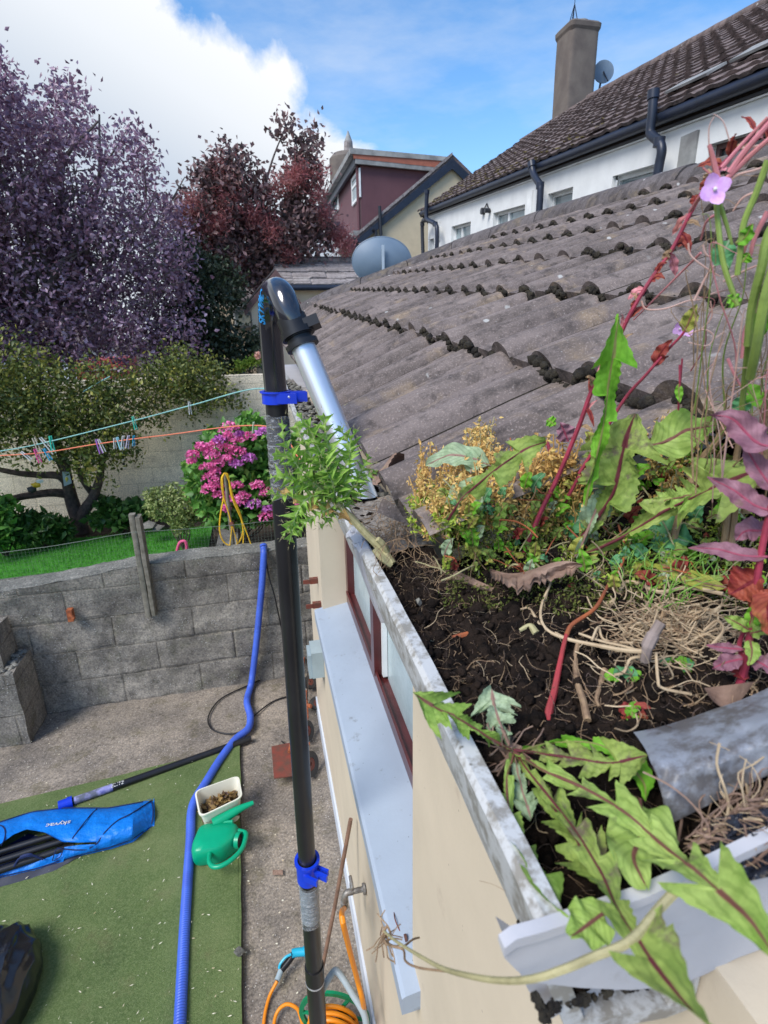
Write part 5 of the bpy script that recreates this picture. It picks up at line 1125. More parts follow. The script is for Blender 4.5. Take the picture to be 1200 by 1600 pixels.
for i, (a, b, c, d) in enumerate(hol):
    mb = MB(); t = .06
    hbox(mb, a, b, d-t, d, .10, .16); hbox(mb, a, b, c, c+t, .10, .16); hbox(mb, a, a+t, c+t, d-t, .10, .16); hbox(mb, b-t, b, c+t, d-t, .10, .16)
    if b-a > 1: hbox(mb, a+(b-a)*.6-.04, a+(b-a)*.6+.04, c+t, d-t, .095, .158)
    else: hbox(mb, a+t, b-t, d-.40, d-.34, .105, .158)
    w_ = mb.build('window', MT['frame'] if i < 5 else MT['brownwood'], th_, smooth=False)
    mb = MB(); hbox(mb, a+t*.5, b-t*.5, c+t*.5, d-t*.5, .135, .142); mb.build('pane', MT['glassdark'] if i > 4 else MT['glass'], w_, smooth=False)
    if i in (1, 2):
        cu = MB()
        for k in range(9):
            yk = a+.08+(b-a)*.36*k/9 if i == 1 else a+.1+(b-a)*.4*k/9; cu.box((HX+.17+.02*(k % 2), yk, hz_(c, yk)), (HX+.18+.02*(k % 2), yk+(b-a)*.04, hz_(d-.05, yk)))
        cu.build('curtain', MT['frame'], w_, smooth=False)
# open casement at window nearest the second downpipe
mb = MB(); a, b, c, d = hol[4]; 
for (zz0, zz1) in ((d-.12, d-.06), (c+.02, c+.08)): mb.prism([P(b-.06, zz0, .05), P(b-.06, zz1, .05), P(b-.42, zz1, -.22), P(b-.42, zz0, -.22)], (.03, 0, 0))
mb.prism([P(b-.06, c+.02, .05), P(b-.12, c+.02, .0), P(b-.12, d-.06, .0), P(b-.06, d-.06, .05)], (.03, 0, 0)); mb.prism([P(b-.36, c+.02, -.18), P(b-.42, c+.02, -.22), P(b-.42, d-.06, -.22), P(b-.36, d-.06, -.18)], (.03, 0, 0))
mb.build('open_casement', MT['frame'], th_, smooth=False)
# gutter and fascia along the eave
mb = MB(); mb.prism([P(YH0, 5.24, -.02), P(YH1+.15, 5.24, -.02), P(YH1+.15, 5.42, -.02), P(YH0, 5.42, -.02)], (-.03, 0, 0)); mb.build('fascia', MT['darkpipe'], th_, smooth=False)
mb = MB(); ys = np.linspace(YH0, YH1+.25, 30); mb.tube([P(y, 5.36, -.12) for y in ys], .075, 12); mb.build('gutter', MT['navy'], th_)
mb = MB(); mb.prism([P(YH0, 5.235, -.03), P(YH1+.1, 5.235, -.03), P(YH1+.1, 5.235, .1), P(YH0, 5.235, .1)], (0, 0, -.02)); mb.build('soffit', MT['frame'], th_, smooth=False)
# roof
e_n = V(HX-.17, 5.74, 5.38); pit = math.atan2(9.18-6.17-.1, 10.1-5.33); hS = V(math.cos(pit), 0, math.sin(pit)); hN = V(-math.sin(pit), 0, math.cos(pit))
def hfw(s, y): return V(HX-.17, y, hz_(5.40, y))+hS*s
SL = (9.9-5.33)/math.cos(pit)
def hymax(s): return 18.1 if s < SL*.72 else 18.1-(s-SL*.72)*1.1
ncs = 18; gs = SL/ncs
hr = tile_roof('roof', MT['tile2'], th_, hfw, [(i*gs, (i+1)*gs) for i in range(ncs)], YH0, hymax, .33, .020, .05, .06, .03, .33, .006, 1, .06, hN)
mb = MB(); mb.tube([hfw(SL, y)+hN*.02 for y in np.linspace(YH0, hymax(SL)+.1, 40)], [.11+.008*(i % 2) for i in range(40)], 10)
mb.tube([hfw(SL*.72+(SL*.28)*t, hymax(SL*.72+(SL*.28)*t)) for t in np.linspace(0, 1, 8)], .10, 8); mb.build('ridge_tiles', MT['tile2'], hr)
mb = MB(); mb.prism([hfw(0, YH0)-hN*.03, hfw(0, 18.05)-hN*.03, hfw(SL*.72, 18.05)-hN*.03, hfw(SL, 16.6)-hN*.03, hfw(SL, YH0)-hN*.03], (.3, 0, -.3)); mb.build('roof_deck', MT['soil'], th_, smooth=False)
mb = MB(); mb.prism([hfw(0, 18.06)-hN*.02, hfw(SL*.72, 18.06)-hN*.02, hfw(SL*.72, 18.06)-hN*.16, hfw(0, 18.06)-hN*.16], (0, .03, 0)); mb.build('verge_board', MT['navy'], th_, smooth=False)
bk = hfw(SL, 10); mb = MB(); mb.prism([hfw(SL, YH0), hfw(SL, 17), V(bk[0]+4, 17, 5), V(bk[0]+4, YH0, 5)], (0, 0, -.1)); mb.build('roof_far_slope', MT['tile2'], th_, smooth=False)
# lead / skylight patches
for (u, v, w, h) in ((1088, 135, .75, .30), (932, 212, .5, .16), (1195, 84, .6, .35)):
    Mx = np.stack([ray(u, v), -V(0, 1, RISE), -hS], 1); kk = np.linalg.solve(Mx, V(HX-.17, 0, hz_(5.40, 0)-3)); s_, y_ = kk[2], kk[1]
    mb = MB(); mb.prism([hfw(s_-h/2, y_-w/2)+hN*.09, hfw(s_-h/2, y_+w/2)+hN*.09, hfw(s_+h/2, y_+w/2)+hN*.07, hfw(s_+h/2, y_-w/2)+hN*.07], hN*.03); mb.build('roof_vent', MT['leadroof'] if u != 932 else MT['tile2'], hr, smooth=False)
mb = MB()
for _ in range(160):
    s_ = random.uniform(.1, 2.2)*random.random(); y_ = random.uniform(9, 17.5); mb.blob(hfw(s_, y_)+hN*.06, random.uniform(.015, .04), .4, (1.3, 1, .5))
tag(mb.build('moss_patches', plain('yellow_green_moss', (.16, .13, .05), (.09, .07, .035), 9, 1, .8, 30), hr), kind='stuff')
# chimney on the ridge
cy, cx = 16.9, 9.75; chm = MB()
def cpt(u, v): return ony(u, v, cy)
bw_l, bw_r = cpt(884, 190)[0], cpt(929, 165)[0]; tw_l, tw_r = cpt(893, 52)[0], cpt(939, 40)[0]; zt = (cpt(905, 31)[2])
def chf(a, b, z0, z1, k=1.0):
    l = bw_l+(tw_l-bw_l)*b; r = bw_r+(tw_r-bw_r)*b; c = (l+r)/2; hw = (r-l)/2*k; th = 2*math.pi*a; sq = lambda t: math.copysign(abs(t)**.25, t)
    return V(c+sq(math.cos(th))*hw, cy+.45+sq(math.sin(th))*.45*k, z0+(z1-z0)*b)
chm.grid(lambda a, b: chf(a, b, 7.0, zt-.18)+V(1, 1, 0)*.012*mnoise.noise(Vector((a*9, b*7, 1))), 40, 24)
chm2 = [(1.0, zt-.20), (1.09, zt-.12), (1.11, zt-.02), (1.0, zt+.03), (.2, zt+.05)]
for (k0, za), (k1, zb) in zip(chm2[:-1], chm2[1:]): chm.grid(lambda a, b: (chf(a, 1, 0, 1, k0+(k1-k0)*b)*V(1, 1, 0)+V(0, 0, za+(zb-za)*b)), 40, 2)
chim = chm.build('chimney', MT['chim'], th_)
tc0 = V((tw_l+tw_r)/2, cy+.45, zt)
MB().tube([tc0+V(.08, 0, .02), tc0+V(.08, 0, .17)], [.22, .20], 18).build('chimney_pot', MT['leadroof'], chim)
mb = MB(); ap = tc0+V(-.22, -.1, .5)
for k in range(5): th = k*2*math.pi/5; mb.tube([tc0+V(-.2+math.cos(th)*.14, math.sin(th)*.14-.1, .04), ap], .012, 5)
mb.tube([ap, ap+V(0, 0, .25)], .01, 5); mb.build('aerial_cage', MT['navy'], chim)
# flashing
mb = MB(); mb.prism([ony(864, 202, cy-.15), ony(930, 170, cy-.15), ony(932, 180, cy-.2), ony(880, 212, cy-.2)], (0, .05, .02)); mb.build('flashing', MT['leadroof'], chim, smooth=False)
# dish on this roof, behind the chimney
dk_ = empty('small_satellite_dish', ony(942, 112, 16.5), 'round pale blue satellite dish beside the tall chimney', 'satellite dish')
c = ony(943, 112, 17.5); ax_ = _n(V(-.25, -1, .1)); MB().ring(c, ax_, .30, .03, 30).build('reflector', MT['dish'], dk_)
mb = MB(); mb.tube([c, c+V(-.05, -.35, -.35)], .02, 6); mb.tube([c+V(0, .05, 0), c+V(-.05, .1, -.6), c+V(-.05, .1, -1.2)], .03, 6); mb.build('arm', MT['darkpipe'], dk_)
# downpipes / soil vent pipes with elbows
def hpx(u, v, d=-.12): return onx(u, v, HX+d)
for L, r in (([(1021, 148), (1019, 178), (1016, 205), (1019, 212), (1030, 222), (1034, 235), (1030, 258), (1023, 300)], .058), ([(831, 258), (833, 270), (838, 280), (844, 290), (844, 305), (841, 350)], .060), ([(667, 300), (666, 335), (668, 343), (680, 350), (683, 362), (682, 400)], .06), ([(666, 343), (660, 350), (661, 400)], .055)):
    mb = MB(); pts = [hpx(u, v, -.26) for u, v in L]; mb.tube(catmull(pts, 6), r, 12)
    mb.ring(pts[0], pts[1]-pts[0], r*1.25, .10, 16); mb.ring(pts[len(pts)//2], V(0, 0, 1), r*1.2, .10, 16); mb.build('soil_pipe', MT['navy'] if r > .056 else MT['darkpipe'], th_)
for i, (u, v, w, h) in enumerate(((1076, 238, .14, .20), (829, 317, .10, .20), (686, 361, .12, .26))):
    q = hpx(u, v, -.001); mb = MB(); mb.box((q[0]-.03, q[1]-w, q[2]-h), (q[0], q[1]+w, q[2]+h)); mb.build('air_vent', MT['leadroof'] if i == 0 else MT['frame'], th_, smooth=False)
mb = MB(); q = hpx(755, 330, -.03); mb.ring(q, (1, 0, 0), .07, .10, 18); mb.ring(q+V(-.05, -.35, -.05), (1, 0, 0), .05, .12, 18); mb.tube([q, q+V(.0, -.2, .12), q+V(0, -.35, -.05)], .015, 6); mb.build('security_light', MT['darkpipe'], th_)

# ================================================================== MAROON DORMER HOUSE
YG = 22.0
dh = empty('dormer_house', (7, YG+3, 0), 'pale yellow gabled house with a big maroon dormer box on its roof', 'house')
g = lambda u, v, y=YG: ony(u, v, y)
apex, le, re_ = g(705, 250), g(553, 378), g(742, 300)
re_ = apex+(V(apex[0]+ (apex[0]-le[0]), YG, le[2])-apex)
mb = MB(); mb.prism([V(le[0]+.25, YG, 0), V(le[0]+.25, YG, le[2]+.05), apex-V(0, 0, .15), V(re_[0]-.2, YG, re_[2]), V(re_[0]-.2, YG, 0)], (0, 9, 0)); mb.build('gable_wall', MT['render_yellow'], dh, smooth=False)
mb = MB(); dz_ = V(0, 0, -.28)
mb.prism([le+V(-.2, -.1, -.15), apex+V(0, -.1, .02), apex+V(0, -.1, .02)+dz_*1.2, le+V(-.2, -.1, -.15)+dz_*.8], (0, -.05, 0)); mb.prism([apex+V(0, -.1, .02), re_+V(.2, -.1, -.15), re_+V(.2, -.1, -.15)+dz_, apex+V(0, -.1, .02)+dz_*1.2], (0, -.051, 0)); mb.build('barge_board', MT['navy'], dh, smooth=False)
nl = _n(V(-(apex[2]-le[2]), 0, apex[0]-le[0])); 
mb = MB(); mb.prism([le+V(-.35, -.12, -.25), apex+V(0, -.12, .0), apex+V(0, -.12, .0)+V(0, 0, .16), le+V(-.35, -.12, -.25)+V(0, 0, .16)], (0, 9.5, 0)); mb.prism([apex+V(0, -.12, .16), re_+V(.3, -.12, -.05), re_+V(.3, -.12, -.2), apex+V(0, -.12, .0)], (0, 9.5, 0)); mb.build('roof', MT['tile2'], dh, smooth=False)
mb = MB()
for i in range(12): t0_, t1_ = i/12, (i+.97)/12; A = le+(apex-le)*t0_; B = le+(apex-le)*t1_; mb.prism([A+V(0, -.16, .1), B+V(0, -.16, .12), B+V(0, -.16, .22), A+V(0, -.16, .22)], (0, .30, 0))
mb.build('verge_tiles', MT['tile3'], dh, smooth=False)
# dormer : cheek at y = YG+.25, window face at x = XD
YC = YG+.30; XD = g(563, 262, YC)[0]; zt_ = g(563, 253, YC)[2]; zb_ = g(563, 352, YC)[2]
mb = MB(); xr = g(690, 262, YC)[0]; YD2 = 33.0
roofz = lambda x: le[2]+(apex[2]-le[2])*(x-le[0])/(apex[0]-le[0])
mb.prism([V(XD, YC, roofz(XD)-.2), V(XD, YC, zt_), V(xr+.3, YC, g(690, 262, YC)[2]), V(xr+.3, YC, roofz(xr)-.4)], (0, YD2-YC, 0)); mb.build('dormer_cladding', MT['mar'], dh, smooth=False)
A, B = g(562, 235, YC-.2), g(688, 251, YC-.2); C_, D_ = g(688, 262, YC-.2), g(564, 248, YC-.2)
mb = MB(); mb.prism([A+V(-.25, 0, -.10), B, C_, D_+V(-.25, 0, 0)], (0, .12, 0)); mb.build('dormer_fascia', MT['orangefascia'], dh, smooth=False)
mb = MB(); mb.prism([D_+V(-.2, .01, 0), C_+V(0, .01, 0), C_+V(0, .01, -.13), D_+V(-.2, .01, -.15)], (0, .11, 0)); mb.build('lead_edge', MT['leadroof'], dh, smooth=False)
mb = MB(); mb.prism([A+V(-.35, -.03, -.12), B+V(.6, -.03, -.02), B+V(.6, -.03, .12), A+V(-.35, -.03, .06)], (0, YD2-YC+.5, 0)); mb.build('dormer_roof', MT['leadroof'], dh, smooth=False)
mb = MB(); mb.prism([V(XD-.22, YC-.1, zt_-.12), V(XD-.22, YC-.1, zt_+.22), V(XD-.22, YD2, zt_+.22), V(XD-.22, YD2, zt_-.12)], (.10, 0, 0)); mb.build('dormer_gutter', MT['navy'], dh, smooth=False)
mb = MB(); mb.tube([V(XD-.09, YC+.12, zt_-.1), V(XD-.09, YC+.12, zb_-.35)], .06, 8); mb.build('downpipe', MT['mar'], dh)
def dx(u, v): return onx(u, v, XD-.03)
for (ua, va, ub, vb) in ((549, 262, 562, 309), (506, 274, 527, 330)):
    p1, p2 = dx(ub, va), dx(ua, vb); y0_, y1_ = p1[1], dx(ua, va)[1]; z1_, z0_ = p1[2], dx(ub, vb)[2]
    mb = MB(); t = .10
    for q in ((y0_, y1_, z1_-t, z1_), (y0_, y1_, z0_, z0_+t), (y0_, y0_+t, z0_+t, z1_-t), (y1_-t, y1_, z0_+t, z1_-t)): mb.box((XD-.06, q[0], q[2]), (XD-.002, q[1], q[3]))
    if ub-ua > 15: mb.box((XD-.058, y0_+(y1_-y0_)*.45, z0_+t), (XD-.002, y0_+(y1_-y0_)*.45+.08, z1_-t))
    else: mb.box((XD-.058, y0_+t, z0_+(z1_-z0_)*.58), (XD-.002, y1_-t, z0_+(z1_-z0_)*.58+.08))
    w_ = mb.build('window', MT['frame'], dh, smooth=False); mb = MB(); mb.box((XD-.03, y0_+.03, z0_+.03), (XD-.02, y1_-.03, z1_-.03)); mb.build('pane', MT['glass'], w_, smooth=False)
mb = MB(); mb.box((XD-.35, YC, zb_-.35), (XD+.1, YD2, zb_-.18)); mb.build('dormer_sill', MT['leadroof'], dh, smooth=False)
# chimney with pot peeping over the dormer roof
mb = MB(); c = ony(545, 246, 30); mb.tube([c-V(0, 0, 2.2), c-V(0, 0, .1), c+V(0, 0, .12)], [.95, .95, .75], 20); ck = mb.build('chimney', MT['chim'], dh)
MB().tube([c, c+V(0, 0, .65)], [.24, .20], 14).build('chimney_pot', MT['tile3'], ck); MB().tube([c+V(0, 0, .65), c+V(0, 0, 1.1)], [.2, .02], 10).build('pot_cowl', MT['leadroof'], ck)
# vent pipes on the gable
for L, r in (([(593, 322), (594, 345), (596, 380)], .06), ([(582, 358), (587, 362), (588, 380)], .06), ([(553, 376), (565, 380), (585, 378), (600, 380)], .07), ([(551, 370), (551, 385)], .05)):
    mb = MB(); mb.tube(catmull([g(u, v, YG-.2) for u, v in L], 5), r, 8); mb.build('vent_pipe', MT['darkpipe'], dh)
# pale lower house wall below the dormer
mb = MB(); a = g(470, 420, YG+1.5); b = g(552, 376, YG+1.5); mb.box((a[0], YG+1.5, 0), (b[0]+.3, YG+6, b[2]+.05)); lw = mb.build('rear_wall', MT['render_white'], dh, smooth=False)
mb = MB(); a = g(538, 405, YG+1.45); b = g(549, 385, YG+1.45); mb.box(a, b+V(0, .03, 0)); mb.build('low_window', MT['frame'], dh, smooth=False)

# ================================================================== GUTTER VACUUM POLE
p1 = at(431, 612, 1.35); pbx = ony(497, 1600, p1[1]); dirp = _n(pbx-p1); pg = p1+dirp*((0.0-p1[2])/dirp[2])
gp = empty('gutter_vacuum_pole', pg*V(1, 1, 0), 'tall black gutter vacuum pole with hooked neck and aluminium nozzle by the cream wall', 'pole')
def pz(v): 
    lo_, hi_ = 0., 1.
    for _ in range(40):
        m_ = (lo_+hi_)/2
        if projv(p1+(pg-p1)*m_)[1] < v: lo_ = m_
        else: hi_ = m_
    return p1+(pg-p1)*lo_
MB().tube([p1, pz(660)], .0265, 24).build('top_section', MT['black'], gp)
MB().tube([pz(655), pz(1360)], .0280, 24).build('middle_section', MT['black'], gp)
MB().tube([pz(1345), pz(1545)], .0300, 24).build('lower_section', MT['black'], gp)
MB().tube([pz(1520), pg], .0320, 24).build('bottom_section', MT['black'], gp)
MB().ring(pz(1532), dirp, .0345, .004, 26, .03).build('silver_ring', MT['alu'], gp)
MB().tube([pz(1508), pz(1530)], .0340, 24).build('collar', MT['blackpl'], gp)
def clamp(pa, pb, r, hdir):
    mb = MB(); d = _n(pb-pa); c = (pa+pb)/2; h = np.linalg.norm(pb-pa)
    mb.ring(c, d, r, h, 32, r*.86); mb.ring(pa, d, r*1.13, h*.13, 32, r*.86); 
    s = _n(hdir-d*hdir.dot(d)); t = np.cross(s, d); q = c-d*h*.12
    def bx(x, y, z): return q+s*x+t*y+d*z
    mb.box((r*.7, -.014, -.011), (r+.042, -.004, .012), fn=bx); mb.box((r*.7, .006, -.011), (r+.036, .014, .012), fn=bx); mb.tube([bx(r+.012, -.020, 0), bx(r+.012, .018, 0)], .004, 8)
    mb.box((r*.2, -r*1.05, -.010), (r+.02, -r*.8, .014), fn=bx)
    return mb
rdir = R @ V(1, .05, 0)
k1 = clamp(pz(602), pz(630), .0335, rdir).build('upper_clamp', MT['blue'], gp)
q = (pz(602)+pz(630))/2+rdir*.030-ray(440, 612)*.034; MB().blob(q, .004, .05).build('bolt', MT['alu'], k1)
k2 = clamp(pz(1344), pz(1372), .0365, rdir*.6-ray(480, 1350)*.5).build('lower_clamp', MT['blue'], gp)
# clear film wraps
def filmmat():
    m = bpy.data.materials.new('clear_film'); m.use_nodes = True; nt = m.node_tree; nt.nodes.clear(); o = N(nt, 'ShaderNodeOutputMaterial'); vec = objco(nt)
    tr_ = N(nt, 'ShaderNodeBsdfTransparent'); b = N(nt, 'ShaderNodeBsdfPrincipled'); b.inputs['Base Color'].default_value = (.75, .78, .82, 1); b.inputs['Roughness'].default_value = .22
    mx = N(nt, 'ShaderNodeMixShader'); mp_ = N(nt, 'ShaderNodeMapping'); mp_.inputs['Scale'].default_value = (26, 26, 90); mp_.inputs['Rotation'].default_value = (.35, .3, 0); nt.links.new(vec, mp_.inputs[0])
    n_ = N(nt, 'ShaderNodeTexNoise'); n_.inputs['Scale'].default_value = 1.6; n_.inputs['Detail'].default_value = 5; n_.inputs['Distortion'].default_value = .8; nt.links.new(mp_.outputs[0], n_.inputs['Vector'])
    nt.links.new(ramp(nt, n_.outputs['Fac'], [(.36, (.08, .08, .08)), (.54, (.16, .16, .16)), (.60, (.45, .45, .45)), (.64, (.14, .14, .14))]), mx.inputs[0])
    bp = N(nt, 'ShaderNodeBump'); bp.inputs['Strength'].default_value = .9; bp.inputs['Distance'].default_value = .006; nt.links.new(n_.outputs['Fac'], bp.inputs['Height']); nt.links.new(bp.outputs[0], b.inputs['Normal'])
    nt.links.new(tr_.outputs[0], mx.inputs[1]); nt.links.new(b.outputs[0], mx.inputs[2]); nt.links.new(mx.outputs[0], o.inputs[0]); return m
MT['film'] = filmmat()
def film(va, vb, r):
    mb = MB(); A, B = pz(va), pz(vb); d = _n(B-A); e1 = _n(np.cross(d, V(0, 1, 0))); e2 = np.cross(d, e1)
    mb.grid(lambda a, b: A+(B-A)*b+(e1*math.cos(6.2832*a)+e2*math.sin(6.2832*a))*(r+.002*mnoise.noise(Vector((a*8, b*14, va)))+(.002*math.sin(b*60+a*9))*.4)+d*.008*mnoise.noise(Vector((a*6, b*2, 5)))*(1 if b in (0, 1) else 0), 30, 40)
    return mb
film(648, 776, .0295).build('clear_wrap', MT['film'], gp); film(1376, 1440, .0335).build('clear_wrap', MT['film'], gp)
MB().tube([pz(1382), pz(1434)], .0312, 24).build('label_band', plain('dark_label', (.10, .13, .16), (.22, .25, .27), 40, .4, .2), gp)
# bent neck
npts = [at(431, 612, 1.35), at(427, 570, 1.345), at(424, 530, 1.335), at(422, 492, 1.315), at(424, 464, 1.275), at(432, 454, 1.23), at(441, 462, 1.19), at(450, 484, 1.17), at(459, 505, 1.165), at(466, 523, 1.163)]
nk = catmull(npts, 10); neck = MB().tube(nk, .0262, 28).build('bent_neck', MT['blackgloss'], gp)
# lettering round the bend (blue, on the viewer's left side)
ncum = np.cumsum([0]+[np.linalg.norm(nk[i+1]-nk[i]) for i in range(len(nk)-1)])
def nkp(t): return np.array([np.interp(t, ncum, [p[k] for p in nk]) for k in range(3)])
tc_ = bpy.data.curves.new('t', 'FONT'); tc_.body = 'SKYVAC'; tc_.size = .026; tc_.extrude = .0003; tc_.offset = .0007; to = bpy.data.objects.new('t', tc_)
me = bpy.data.meshes.new_from_object(to); xs = [v.co.x for v in me.vertices]; t0_ = float(np.interp(492, [projv(p)[1] for p in nk[:45]][::-1], ncum[:45][::-1])); 
import bmesh
bm = bmesh.new(); bm.from_mesh(me); bmesh.ops.triangulate(bm, faces=bm.faces[:]); bmesh.ops.subdivide_edges(bm, edges=[e for e in bm.edges if e.calc_length() > .004], cuts=2, use_grid_fill=True); bm.to_mesh(me); bm.free()
LF = R @ V(-1, 0, .0)
for v in me.vertices:
    x, y, z = v.co; t = t0_-.012+x*1.05; c = nkp(t); d = _n(nkp(t+.004)-nkp(t-.004)); view = -_n(c-np.array([0, 0, CAMZ])); nrm_ = view*.80+LF*.60; nrm_ = _n(nrm_-d*nrm_.dot(d)); lat = np.cross(nrm_, d); lat = -lat if lat.dot(LF) < 0 else lat
    th = (y-.009)/.0262; v.co = tuple(c+(nrm_*math.cos(th)+lat*math.sin(th))*(.0268+z)-rootloc(gp))
me.materials.append(plain('bright_blue_lettering', (.03, .32, .75), bs=0)); o = bpy.data.objects.new('lettering', me); COL.objects.link(o); o.parent = neck
# aluminium nozzle, collar
na, nb = at(464, 519, 1.163), onz(569, 772, 2.674); dn_ = _n(nb-na)
c1_ = MB().tube([na-dn_*.030, na+dn_*.012], .0300, 26).ring(na+dn_*.004, dn_, .0345, .012, 30, .025).ring(na+dn_*.028, dn_, .0335, .010, 30, .024)
s = _n(rdir-dn_*rdir.dot(dn_)); t_ = np.cross(s, dn_); bx = lambda x, y, z: na+s*x+t_*y+dn_*z
c1_.box((.010, -.022, -.014), (.050, .018, .006), fn=bx); c1_.tube([na+dn_*.01, na+dn_*.03], .0262, 20)
c1_.build('nozzle_collar', MT['blackpl'], gp)
mb = MB(); e1 = _n(np.cross(dn_, V(0, 0, 1))); e2 = np.cross(e1, dn_)
nzr = .0248
def nzl(a, b):
    th = 2*math.pi*a; r = (e1*math.cos(th)+e2*math.sin(th))*nzr; A = na+dn_*.02+r; L = (2.672-A[2])/dn_[2]; return A+dn_*L*b
mb.grid(nzl, 36, 24); mb.grid(lambda a, b: nzl(a, b)-(e1*math.cos(6.2832*a)+e2*math.sin(6.2832*a))*.002, 36, 4, flip=True); mb.build('nozzle_tube', MT['alu'], gp)

# ================================================================== SOIL IN THE GUTTER
def soilz(x, y):
    z = 2.662+.14*max(0, x-.17)
    wy = max(0, min(1, (y-.37)/.17)); wy = wy*wy*(3-2*wy); z += wy*.245*max(0, x-.19)
    z += (-.062)*max(0, min(1, (.33-y)/.09))*max(0, min(1, (.30-x)/.06))
    z -= .010*max(0, min(1, (y-.62)/.1))
    z += .013*mnoise.noise(Vector((x*17, y*17, 0)))+.008*mnoise.noise(Vector((x*45, y*45, 3)))+.004*mnoise.noise(Vector((x*130, y*130, 3)))
    z -= .018*max(0, mnoise.noise(Vector((x*12, y*12, 9)))-.25)
    return z
mb = MB()
def soilp(a, b):
    y = .195+.57*b; x0 = .1475; x1 = .24+.62*max(0, min(1, (.66-y)/.05)); 
    if y < .63: x1 = .86
    x = x0+(x1-x0)*a**1.3; return (x, y, soilz(x, y))
mb.grid(soilp, 260, 240)
tag(mb.build('soil', MT['soil']), 'black root filled soil packed in the gutter under the weeds', kind='stuff')
def gd(u, v, off=.003):
    r_ = ray(u, v); d = .33
    while d < 2.2:
        q = r_*d+np.array([0, 0, CAMZ]); x, y, z = q
        zs = soilz(x, y) if (.14 < x < .86 and y < .62) else -9
        if y >= .585 and x > .2: zs = max(zs, 2.70+RB*.6*y+(x-.195)*math.tan(rp)+.045)
        elif y >= .62 and x > .14: zs = max(zs, 2.655)
        if z <= zs: return d-off
        d += .003
    return .8
SC = 1.0
def scale_to(u, v, d):
    global SC
    SC = gd(u, v, .001)/d
mb = MB()
for _ in range(2600):
    y = .2+.53*random.random(); x = .15+(.55 if y < .6 else .05)*random.random()**1.2; z = soilz(x, y); mb.blob((x, y, z+random.uniform(-.001, .004)), random.uniform(.0015, .006)*random.choice([1, 1, 1.6]), .45)
for _ in range(500):
    y = random.uniform(.72, 3.5); x = .152+.08*random.random(); mb.blob((x, y, 2.655+random.uniform(0, .006)), random.uniform(.004, .012), .45)
tag(mb.build('soil_crumbs', MT['soil'], sharp=None), 'loose crumbs of dark soil in the gutter', kind='stuff')
mb = MB(); mb.grid(lambda a, b: (.1475+.107*a, .758+3.2*b, 2.661+.014*a+.004*mnoise.noise(Vector((a*6, b*60, 0)))+.003*mnoise.noise(Vector((a*20, b*220, 0)))-(.02*max(0, min(1, (b-.08)/.03)) if b > .08 else 0)), 24, 500)
tag(mb.build('gutter_grit', MT['grit']), 'grey dried grit filling the gutter round the nozzle', kind='stuff')
mb = MB()
for _ in range(700):
    y = random.uniform(1.02, 3.6); x = .152+.09*random.random(); mb.blob((x, y, 2.648+random.uniform(0, .02)), random.uniform(.004, .013), .4, (1.5, 1, .7))
tag(mb.build('gutter_gravel', MT['bwtop'], sharp=None), 'pale flakes and bits of tile lying in the far gutter', kind='stuff')
def wig(p, L, n, d0=None, bend=.9, flat=.35):
    d = np.array(d0, float) if d0 is not None else RNG.normal(size=3); d = _n(d*V(1, 1, flat)+1e-6); P = [np.array(p, float)]
    for _ in range(n): d = _n(d+RNG.normal(size=3)*V(1, 1, flat)*bend*.4); P.append(P[-1]+d*L/n)
    return P
mb = MB()
for _ in range(2600):
    y = random.uniform(.22, .70); x = random.uniform(.155, .5 if y < .6 else .23); z = soilz(x, y)+.003
    L = random.choice([.008, .012, .02, .035]); mb.tube(catmull(wig((x, y, z+.001), L, 4, bend=1.6, flat=.6), 2), random.choice([.00012, .00016, .0002, .00032]), 3, random.choice([0, 0, 0, 2, 2, 1]), cap=False)
for _ in range(130):   # root curtain hanging off the tile edge by the nozzle
    p = onz(random.uniform(585, 650), random.uniform(775, 850), 2.69+random.uniform(-.01, .03)); mb.tube(catmull(wig(p, .06, 5, (-.2, -.6, -.4), 1.2, .8), 3), .00045, 4, 0, cap=False)
tag(mb.build('fine_roots', [MT['root'], MT['drywhite'], MT['bark']]), 'tangled fine pale roots over the dark soil', kind='stuff')

def A3(p):
    if len(p) == 3: return at(p[0], p[1], p[2]*SC)
    return np.array(p[:3])
# single roots, stems and dead bits lying on the soil
def strand(name, L, r, mat, label, cat='root', seg=7, n=8):
    m_ = L[len(L)//2]; L = [(p[0], p[1], p[2]*gd(m_[0], m_[1], .004)/m_[2]) for p in L]
    P = catmull([A3(p) for p in L], n); rr = r if not isinstance(r, tuple) else list(np.linspace(r[0], r[1], len(P)))
    return tag(MB().tube(P, rr, seg).build(name, mat), label, cat)
strand('root', [(903, 1005, .592), (899, 1030, .586), (902, 1065, .57), (912, 1098, .55), (918, 1126, .54)][:], (.0022, .0034), MT['root'], 'thick brown root standing out of the soil left of the red shoot')
strand('root', [(945, 1046, .575), (938, 1070, .565), (932, 1092, .555), (936, 1104, .55)], (.0030, .0014), MT['root'], 'short tan root just right of the thick brown root')
strand('root', [(800, 958, .655), (825, 950, .66), (838, 968, .64), (848, 988, .63), (842, 1000, .62)][:], (.0012, .0018), MT['drywhite'], 'pale looping root in the middle of the dark soil')
strand('root', [(838, 990, .615), (828, 978, .62), (812, 985, .62)], (.004, .002), MT['thstem'], 'stubby yellow root in the middle of the soil')
strand('root', [(708, 998, .597), (722, 993, .60), (740, 988, .605)], (.0040, .0026), MT['rustor'], 'rust coloured root stub at the left of the soil')
strand('dry_tendril', [(848, 905, .66), (860, 910, .655), (848, 940, .64), (845, 965, .625), (856, 985, .61), (885, 998, .595), (930, 1008, .58), (975, 1016, .565), (1005, 1018, .555)], (.0012, .0022), MT['drywhite'], 'bleached tendril looping from the dead leaf to the dry root clump', 'tendril')
